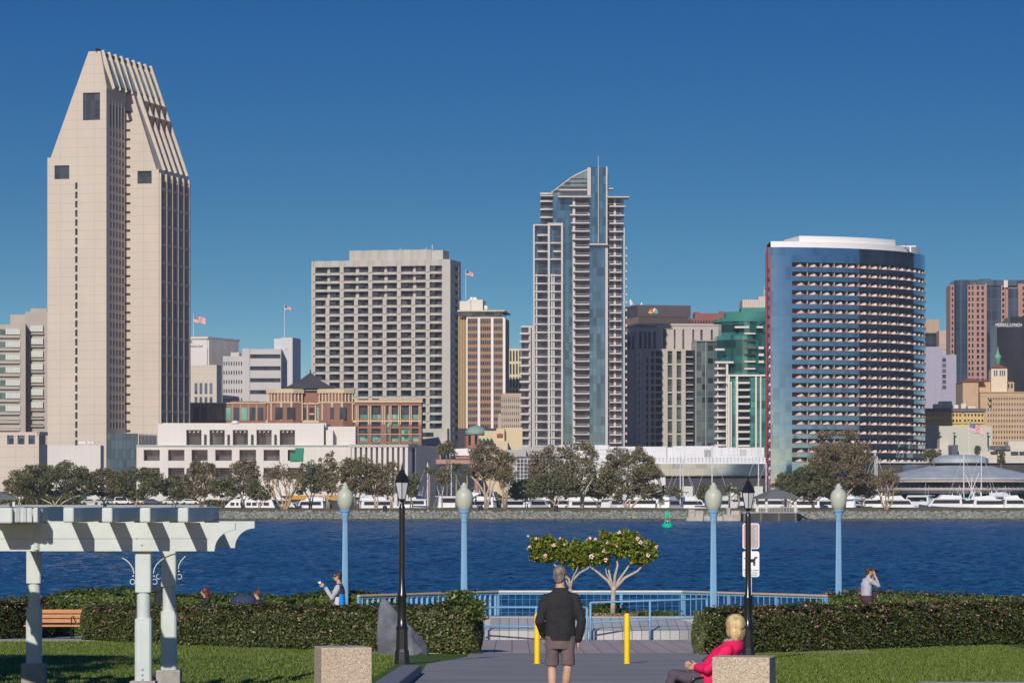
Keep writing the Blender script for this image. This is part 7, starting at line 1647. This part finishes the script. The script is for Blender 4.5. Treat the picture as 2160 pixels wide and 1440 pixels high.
def person(label, loc, rz, torso, arms, legs, head, tops, bottoms, hairm, top_z=None, hair='short', sc=1.0, lens_v=.0065, shoes=None, skin_=None, sleeve=1.0, legcover=1.0, group=None, thick=1.0, curls=(.5, .5), thumbs=None, neckr=.055, handdir=None, hooded=False):
    """torso: list of (x, y, z, rx, ry) rings hip to neck; arms: [shoulder, elbow, wrist]*2; legs: [hip, knee, ankle]*2 ; head: (x, y, z, yaw, pitch)"""
    r_ = thing('person', label, 'person', loc, rz, group); r_.scale = (sc, sc, sc); sk = skin_ or m_skin
    b = MB(); b.loft([(x, y, z, rx*.86, ry*.86) for x, y, z, rx, ry in torso], 16)
    nk = torso[-1]; hx, hy, hz, yaw, pit = head
    b.tube([(nk[0], nk[1], nk[2]-.06), (hx-.0, hy-.01, hz-.06)], [neckr*1.05, neckr*.95], 12)
    for i, (s_, e_, w_) in enumerate(arms):
        limb(b, [s_, tuple((Vector(s_)+Vector(e_))/2), e_, tuple((Vector(e_)*.6+Vector(w_)*.4)), w_], [.048, .045, .037, .036, .025])
        dd = (handdir[i] if handdir else tuple(Vector(w_)-Vector(e_))); th = (thumbs[i] if thumbs else (0, 1, 0)); hand(b, w_, dd, th, curls[i])
    for (h_, k_, a_) in legs:
        K = Vector(k_); A = Vector(a_); H_ = Vector(h_); calf = K*.68+A*.32+Vector((0, -.012, 0))
        limb(b, [h_, tuple(H_*.5+K*.5), k_, tuple(calf), a_], [.085, .070, .052, .054, .034])
        b.loft([(a_[0], a_[1]-.03, a_[2]-.06, .035, .045), (a_[0], a_[1]+.03, a_[2]-.05, .038, .08), (a_[0], a_[1]+.02, a_[2]+.02, .03, .04)], 10)
    M = Matrix.Translation((hx, hy, hz)) @ Matrix.Rotation(yaw, 4, 'Z') @ Matrix.Rotation(pit, 4, 'X')
    hb = MB(); hb.ball((0, -.005, .025), .092, (.84, 1.04, .98), 16, 12); hb.ball((0, .022, -.045), .068, (.86, .98, 1.0), 14, 10); hb.ball((0, .045, -.085), .032, (1, .9, .7)); hb.tube([(0, .085, .02), (0, .108, -.018)], [.009, .015], 8); hb.ball((0, .104, -.02), .015)
    for sx in (-1, 1): hb.ball((sx*.079, -.005, -.005), .028, (.35, .7, 1.05)); hb.ball((sx*.034, .062, -.028), .03, (1, .7, .8))
    hb.ball((0, .082, -.058), .018, (1.4, .6, .5)); hb.ball((0, .078, .035), .04, (1.5, .5, .4))
    b.add([tuple(M @ Vector(v)) for v in hb.v], hb.f)
    body = b.build('body', sk, r_); remesh(body, lens_v, 3)
    for sx in (-1, 1):
        e = MB().ball((0, 0, 0), .011).build('eye', m_eye, r_, smooth=True); e.location = M @ Vector((sx*.031, .083, .008))
    li = MB().ball((0, 0, 0), .02, (1.1, .3, .25)).build('mouth', pm('lips', (.42, .17, .14), .5), r_, smooth=True); li.location = M @ Vector((0, .094, -.062)); li.rotation_euler = (0, 0, yaw)
    h = MB(); 
    if hair == 'short': h.ball((0, -.018, .043), .101, (.86, 1.02, .93), 16, 12); h.ball((0, -.05, -.005), .075, (.98, .72, 1.05)); h.ball((0, -.055, -.045), .055, (1.0, .6, .9))
    elif hair == 'bob': h.ball((0, -.02, .03), .115, (.92, 1.02, 1.0), 16, 12); h.ball((0, -.045, -.045), .1, (1.02, .78, 1.12), 14, 10); h.ball((-.06, .01, -.04), .05, (.6, 1, 1.5)); h.ball((.06, .01, -.04), .05, (.6, 1, 1.5)); h.ball((0, -.06, -.11), .07, (1.1, .6, .7))
    elif hair == 'long': h.ball((0, -.02, .035), .112, (.9, 1.02, 1.0), 16, 12); h.ball((0, -.06, -.06), .10, (1.05, .7, 1.3)); h.ball((.02, -.08, -.19), .10, (1.2, .65, 1.5)); h.ball((.0, -.07, -.32), .07, (1.4, .6, 1.2))
    h.v = [tuple(M @ Vector(v)) for v in h.v]; ho = h.build('hair', hairm, r_); remesh(ho, .008, 2)
    tx = bpy.data.textures.get('hair_noise') or bpy.data.textures.new('hair_noise', 'CLOUDS'); tx.noise_scale = .03; md = ho.modifiers.new('d', 'DISPLACE'); md.texture = tx; md.strength = .009; md.mid_level = .5
    c = MB(); c.loft([(x, y, z, rx*thick, ry*thick) for x, y, z, rx, ry in torso], 20)
    for (s_, e_, w_) in arms:
        S_, E_, W_ = Vector(s_), Vector(e_), Vector(w_); we = E_+(W_-E_)*max(.0, min(1, sleeve*2-1)) if sleeve > .5 else S_+(E_-S_)*sleeve*2
        ps = [s_, tuple(S_*.5+E_*.5), e_, tuple(E_*.55+we*.45), tuple(we)] if sleeve > .5 else [s_, tuple(S_*.5+we*.5), tuple(we)]
        rs = [.074, .066, .058, .054, .042] if sleeve > .5 else [.075, .07, .068]
        limb(c, ps, rs)
    co = c.build(tops[0], tops[1], r_); remesh(co, .009, 5)
    tx2 = bpy.data.textures.get('cloth_folds') or bpy.data.textures.new('cloth_folds', 'CLOUDS'); tx2.noise_scale = .14; tx2.noise_depth = 2; md = co.modifiers.new('d', 'DISPLACE'); md.texture = tx2; md.strength = .035; md.mid_level = .5; md.texture_coords = 'LOCAL'
    q = MB(); hp = torso[0]; q.loft([(hp[0], hp[1], hp[2]-.10, hp[3]*.95, hp[4]*.95), (hp[0], hp[1], hp[2]+.03, hp[3]*.97, hp[4]*.97), (hp[0], hp[1], hp[2]+.12, hp[3]*.85, hp[4]*.85)] if abs(legs[0][0][2]-legs[0][1][2]) > .2 else [(hp[0], hp[1], hp[2]-.05, hp[3]*.95, hp[4]), (hp[0], hp[1], hp[2]+.1, hp[3]*.9, hp[4]*.9)], 16)
    for (h_, k_, a_) in legs:
        H_, K, A = Vector(h_), Vector(k_), Vector(a_)
        if legcover < .9: en = H_+(K-H_)*legcover*1.0; limb(q, [h_, tuple(H_*.5+en*.5)], [.098, .088], 14); q.tube([tuple(H_*.5+en*.5), tuple(en)], [.088, .086], 16)
        else: limb(q, [h_, tuple(H_*.5+K*.5), k_, tuple(K*.65+A*.35), a_], [.098, .086, .072, .066, .052], 14)
    qo = q.build(bottoms[0], bottoms[1], r_); remesh(qo, .009, 2); md = qo.modifiers.new('d', 'DISPLACE'); md.texture = tx2; md.strength = .02; md.mid_level = .5; md.texture_coords = 'LOCAL'
    for (h_, k_, a_) in legs:
        sh = MB(); sh.loft([(a_[0], a_[1]+.035, a_[2]-.095, .046, .125), (a_[0], a_[1]+.035, a_[2]-.07, .05, .13), (a_[0], a_[1]+.02, a_[2]-.03, .042, .09), (a_[0], a_[1]-.005, a_[2]+.0, .038, .05)], 14); so = sh.build('shoe', shoes or m_blk, r_, smooth=True)
    return r_
m_grey_hair = pm('grey_hair', (.19, .16, .145), .6, var=.75, scale=22, bmp=.9, bs=90, bd=.02); m_dark_hair = pm('dark_hair', (.045, .032, .028), .6, var=.3, scale=30)
m_blond, t, b = nodes('blond_hair'); setcol(m_blond, (.6, .45, .2)); n_ = noise(t, 22, 4, stretch=(1, 1, .12)); n3 = noise(t, 5, 2)
t.links.new(mixc(t, math_(t, 'MULTIPLY', n3.outputs['Fac'], .35), ramp(t, n_.outputs['Fac'], [(.3, (.25, .16, .07)), (.5, (.58, .42, .18)), (.7, (.80, .66, .38))]), (.33, .24, .13)), b.inputs['Base Color']); b.inputs['Roughness'].default_value = .5; bump(t, b, n_.outputs['Fac'], .8, .02)
m_jk = pm('black_fleece', (.022, .021, .024), .9, var=.15, scale=12, bmp=.3, bs=60, bd=.01); m_sh = pm('grey_brown_cotton', (.135, .10, .095), .9, var=.12, scale=8, bmp=.3, bs=40, bd=.01)
# walking man, seen from behind
d = 46.8
person('person in a black jacket and grey-brown shorts walking away down the path', (X(1182, d), d, GZ(d)), .06,
       [(0, 0, .815, .182, .125), (0, 0, .90, .186, .128), (0, 0, 1.02, .182, .122), (0, 0, 1.15, .192, .125), (0, 0, 1.27, .205, .122), (0, .01, 1.35, .195, .11), (0, .01, 1.40, .155, .10), (0, .01, 1.44, .095, .085), (0, .015, 1.475, .078, .078)],
       [((-.175, 0, 1.325), (-.262, -.05, 1.06), (-.205, .10, .905)), ((.175, 0, 1.325), (.262, -.045, 1.05), (.228, .03, .825))],
       [((-.092, 0, .86), (-.10, .05, .47), (-.10, -.02, .10)), ((.092, 0, .86), (.088, -.03, .47), (.05, .10, .10))],
       (0.0, .03, 1.605, -.35, -.12), ('jacket', m_jk), ('shorts', m_sh), m_grey_hair, legcover=.95*.93, lens_v=.006, thumbs=((1, .3, 0), (-.2, 1, 0)), curls=(.4, .35), sleeve=1.0, shoes=pm('shoe_grey', (.15, .15, .16), .7))
# woman in pink seated
m_pink = pm('pink_jacket', (.74, .010, .095), .75, var=.10, scale=6, bmp=.25, bs=30, bd=.02); m_trou = pm('plum_trousers', (.085, .065, .085), .85, var=.15, scale=8)
r_ = person('person with blond hair in a bright pink jacket sitting behind the right concrete block', (2.2, 41, GZ(41)), math.pi/2,
       [(0, .08, .40, .19, .17), (0, .05, .50, .20, .19), (0, -.02, .62, .21, .19), (0, -.09, .72, .22, .175), (0, -.15, .80, .21, .15), (0, -.185, .86, .14, .11), (0, -.20, .895, .075, .075)],
       [((-.19, -.12, .79), (-.25, .10, .59), (-.07, .21, .60)), ((.19, -.13, .79), (.24, .06, .58), (.06, .21, .60))],
       [((-.09, .06, .44), (-.07, .45, .52), (-.05, .60, .13)), ((.09, .06, .44), (.08, .43, .43), (.09, .50, .10))],
       (0.0, -.205, 1.035, -.95, 0.0), ('jacket', m_pink), ('trousers', m_trou), m_blond, hair='bob', legcover=1.0, lens_v=.006, thumbs=((1, .2, .5), (-1, .2, .5)), curls=(1.1, 1.1), sc=1.0)
MB().tube([(-.16, .10, .50), (-.19, .24, .49), (-.19, .30, .42), (-.18, .32, .25)], .012, 6).build('bag_strap', m_blk, r_, smooth=True)
MB().tube([(-.085, -.19, .90), (-.03, -.10, .885), (.06, -.11, .89), (.09, -.2, .90)], .018, 8).build('collar', pm('collar_grey', (.30, .27, .27), .8), r_, smooth=True)
# photographer on the left

d = 97; m_lg = pm('sleeve_grey', (.42, .42, .47), .8, var=.06); m_dj = pm('charcoal_jacket', (.045, .045, .055), .8, var=.1)
arms_ = [((-.17, .02, 1.40), (-.20, .16, 1.14), (-.04, .36, 1.42)), ((.17, .02, 1.40), (.20, .18, 1.16), (.05, .36, 1.43))]
r_ = person('person with sunglasses in a grey, white and blue jacket holding up a white camera', (X(716, d), d, 1.27), math.pi/2,
       [(0, 0, .92, .17, .13), (0, 0, 1.05, .175, .13), (0, 0, 1.2, .185, .135), (0, 0, 1.34, .195, .13), (0, .0, 1.42, .18, .11), (0, .0, 1.47, .10, .085), (0, .0, 1.5, .07, .07)],
       arms_, [((-.09, 0, .88), (-.1, .02, .48), (-.1, 0, .1)), ((.09, 0, .88), (.1, .03, .48), (.1, .05, .1))],
       (0, .045, 1.655, 0, 0), ('jacket', m_dj), ('trousers', m_trou), m_dark_hair, lens_v=.008, sc=1.045, thumbs=((0, 0, 1), (0, 0, 1)), curls=(1.2, 1.2), group='people at the waterfront', handdir=((.25, 1, .3), (-.25, 1, .3)))
sl_ = MB(); limb(sl_, [(-.18, .03, 1.40), (-.215, .10, 1.27), (-.208, .17, 1.15), (-.13, .26, 1.27), (-.07, .33, 1.385)], [.078, .076, .068, .058, .048]); so = sl_.build('sleeve_panel', m_lg, r_); remesh(so, .01, 3)
MB().tube([(-.075, .325, 1.375), (-.05, .352, 1.405)], .05, 12).build('blue_cuff', pm('cuff_blue', (.0, .22, .62), .7), r_, smooth=True)
m_jw, m_jb = pm('panel_white', (.62, .58, .60), .8), pm('panel_blue', (.0, .24, .68), .8)
w_ = MB(); w_.loft([(-.012, .045, .90, .178, .10), (-.012, .045, 1.17, .192, .105)], 18); w_.build('white_panel', m_jw, r_, smooth=2)
w_ = MB(); w_.loft([(-.016, -.055, .89, .180, .095), (-.014, -.05, 1.1, .19, .10), (-.010, -.035, 1.24, .185, .095)], 18); w_.build('blue_panel', m_jb, r_, smooth=2)
MB().tube([(-.085, .10, 1.675), (-.035, .148, 1.675), (.035, .148, 1.675), (.085, .1, 1.675)], .017, 8).build('sunglasses', m_blk, r_, smooth=True)
r2 = thing('camera', 'small white compact camera in the hands of the left photographer', 'camera', (X(716, d)-.49, d, 1.27+1.515*1.045), math.pi/2, 'cameras'); MB().box(-.06, .06, -.02, .02, -.035, .035).build('camera_body', m_sw, r2, bevel=.008); MB().lathe([(.026, .02), (.024, .055)], 16).build('lens', m_sw, r2).rotation_euler = (-math.pi/2, 0, 0)
MB().tube([(.05, -.02, 0), (.06, -.05, -.2), (.055, -.06, -.42)], .007, 5).build('strap', m_blk, r2)
# photographer on the right
d = 102; m_ts = pm('tee_grey', (.42, .42, .48), .85, var=.07, scale=10)
r_ = person('person in a pale grey short-sleeved shirt raising a black camera to the face', (X(1829, d), d, 1.36), -1.25,
       [(0, -.02, .92, .17, .13), (0, -.02, 1.05, .175, .135), (0, -.02, 1.2, .185, .135), (0, -.02, 1.34, .20, .13), (0, .0, 1.42, .18, .11), (0, .02, 1.47, .10, .085), (0, .03, 1.5, .07, .07)],
       [((-.18, .02, 1.40), (-.20, .25, 1.28), (-.05, .19, 1.55)), ((.18, .02, 1.40), (.19, .27, 1.27), (.05, .2, 1.545))],
       [((-.09, 0, .88), (-.1, .02, .48), (-.1, 0, .1)), ((.09, 0, .88), (.1, .03, .48), (.1, .05, .1))],
       (0, .06, 1.64, .0, -.05), ('shirt', m_ts), ('trousers', pm('maroon_cloth', (.10, .045, .06), .85)), m_dark_hair, lens_v=.008, sleeve=.42, thumbs=((1, 0, 0), (-1, 0, 0)), curls=(1.0, 1.0), group='people at the waterfront', handdir=((.3, -.1, 1), (-.3, -.1, 1)), sc=1.02)
MB().loft([(0, .0, .86, .20, .17), (0, .0, .98, .205, .175), (0, .0, 1.02, .19, .16)], 18).box(-.1, .1, .12, .24, .96, 1.12).build('waist_bag', pm('bag_maroon', (.07, .03, .045), .8), r_, smooth=2)
rz = -1.25; r2 = thing('camera', 'black camera held at the face of the right photographer', 'camera', (X(1829, d)-math.sin(rz)*.225, d+math.cos(rz)*.225, 1.36+1.655*1.02), rz, 'cameras'); MB().box(-.07, .07, -.03, .03, -.045, .045).build('camera_body', m_blk, r2, bevel=.01); MB().lathe([(.035, .03), (.037, .10)], 16).build('lens', m_blk, r2).rotation_euler = (-math.pi/2, 0, 0)
# seated people behind the hedge
m_redh = pm('auburn_hair', (.13, .022, .022), .5, var=.3, scale=20); m_dkc = pm('dark_coat', (.03, .03, .038), .85, var=.15)
seat_t = [(0, .06, .42, .17, .14), (0, .03, .55, .175, .14), (0, 0, .7, .185, .13), (0, -.02, .85, .195, .12), (0, -.02, .93, .17, .10), (0, -.01, .97, .09, .08), (0, 0, 1.0, .065, .065)]
seat_l = [((-.09, .06, .47), (-.1, .48, .47), (-.1, .5, .1)), ((.09, .06, .47), (.1, .48, .47), (.1, .52, .1))]
seat_a = [((-.17, -.02, .90), (-.22, .05, .64), (-.1, .28, .58)), ((.17, -.02, .90), (.22, .05, .64), (.1, .28, .58))]
person('person with long auburn hair sitting behind the left hedge', (X(434, 104), 104, 1.32), 1.75, seat_t, seat_a, seat_l, (0, .03, 1.14, 0, .0), ('coat', m_dkc), ('trousers', m_dkc), m_redh, hair='long', lens_v=.009, group='people at the waterfront', sc=.98)
person('person in dark clothes sitting behind the hedge beside the stroller', (X(544, 104.5), 104.5, 1.26), .5, seat_t, seat_a, seat_l, (0, .03, 1.14, .6, .0), ('coat', m_dkc), ('trousers', m_dkc), pm('brown_hair', (.10, .045, .035), .6), lens_v=.009, group='people at the waterfront', sc=.97)
r_ = person('person hunched in a dark hooded coat behind the two front pergola posts', (X(343, 104), 104, 1.38), 1.2, [(0, .06, .42, .22, .2), (0, .05, .55, .27, .24), (0, .03, .7, .29, .24), (0, .03, .85, .25, .2), (0, .05, .95, .18, .16), (0, .06, 1.02, .12, .12), (0, .07, 1.06, .08, .09)], [((-.2, .02, .86), (-.28, .1, .64), (-.1, .3, .58)), ((.2, .02, .86), (.28, .1, .64), (.1, .3, .58))], seat_l, (0, .14, 1.12, 0, -.3), ('coat', m_dkc), ('trousers', m_dkc), m_dark_hair, lens_v=.009, group='people at the waterfront')
MB().ball((0, .11, 1.12), .135, (1, 1.05, 1.05), 14, 10).build('hood', m_dkc, r_, smooth=True)
for i, (u, lb, y, w_) in enumerate(((434, 'low dark stone bench under the auburn-haired person', 104, 1.2), (544, 'low dark stone bench under the person beside the stroller', 104.5, 1.2), (343, 'low dark stone bench under the hooded person', 104, 1.2))):
    q = MB().box(-w_/2, w_/2, -.22, .22, -.3, .36+.08).build('stone_bench', m_plinth, bevel=.02); q.location = (X(u, y), y, 1.3); tag(q, lb, 'bench', 'stone benches behind the hedge')
d = 104.5; r_ = thing('stroller', 'navy stroller canopy showing above the hedge left of the seated person', 'stroller', (X(515, d), d, 1.1)); m_nv = pm('navy_cloth', (.03, .045, .10), .8)
MB().loft([(0, 0, .75, .33, .25), (0, 0, 1.0, .36, .28), (0, 0, 1.16, .33, .25), (0, 0, 1.24, .2, .15)], 16).build('canopy', m_nv, r_, smooth=True); MB().box(-.3, .3, -.2, .2, .4, .75).build('seat', m_nv, r_, bevel=.05)
fr_ = MB(); fr_.tube([(-.35, 0, .15), (.3, 0, 1.05), (.42, 0, 1.12)], .018, 6).tube([(.35, 0, .15), (-.2, 0, .8)], .018, 6); fr_.build('frame', m_blk, r_)
for x in (-.35, .35):
    o = MB().lathe([(.14, -.02), (.14, .02)], 18).build('wheel', m_tyre, r_); o.location = (x, 0, .15); o.rotation_euler = (math.pi/2, 0, 0)
# ================= air =================
m = bpy.data.materials.new('haze'); m.use_nodes = True; t = m.node_tree; t.nodes.clear(); ov = t.nodes.new('ShaderNodeOutputMaterial'); pv = t.nodes.new('ShaderNodeVolumePrincipled')
pv.inputs['Color'].default_value = (.76, .90, 1.0, 1); pv.inputs['Density'].default_value = 0.7e-4; pv.inputs['Anisotropy'].default_value = 0.1; t.links.new(pv.outputs[0], ov.inputs['Volume'])
o = MB().box(-3200, 3200, -60, 3100, -6, 200).build('haze', m); tag(o, 'thin pale haze over the bay and city', 'haze', kind='stuff')
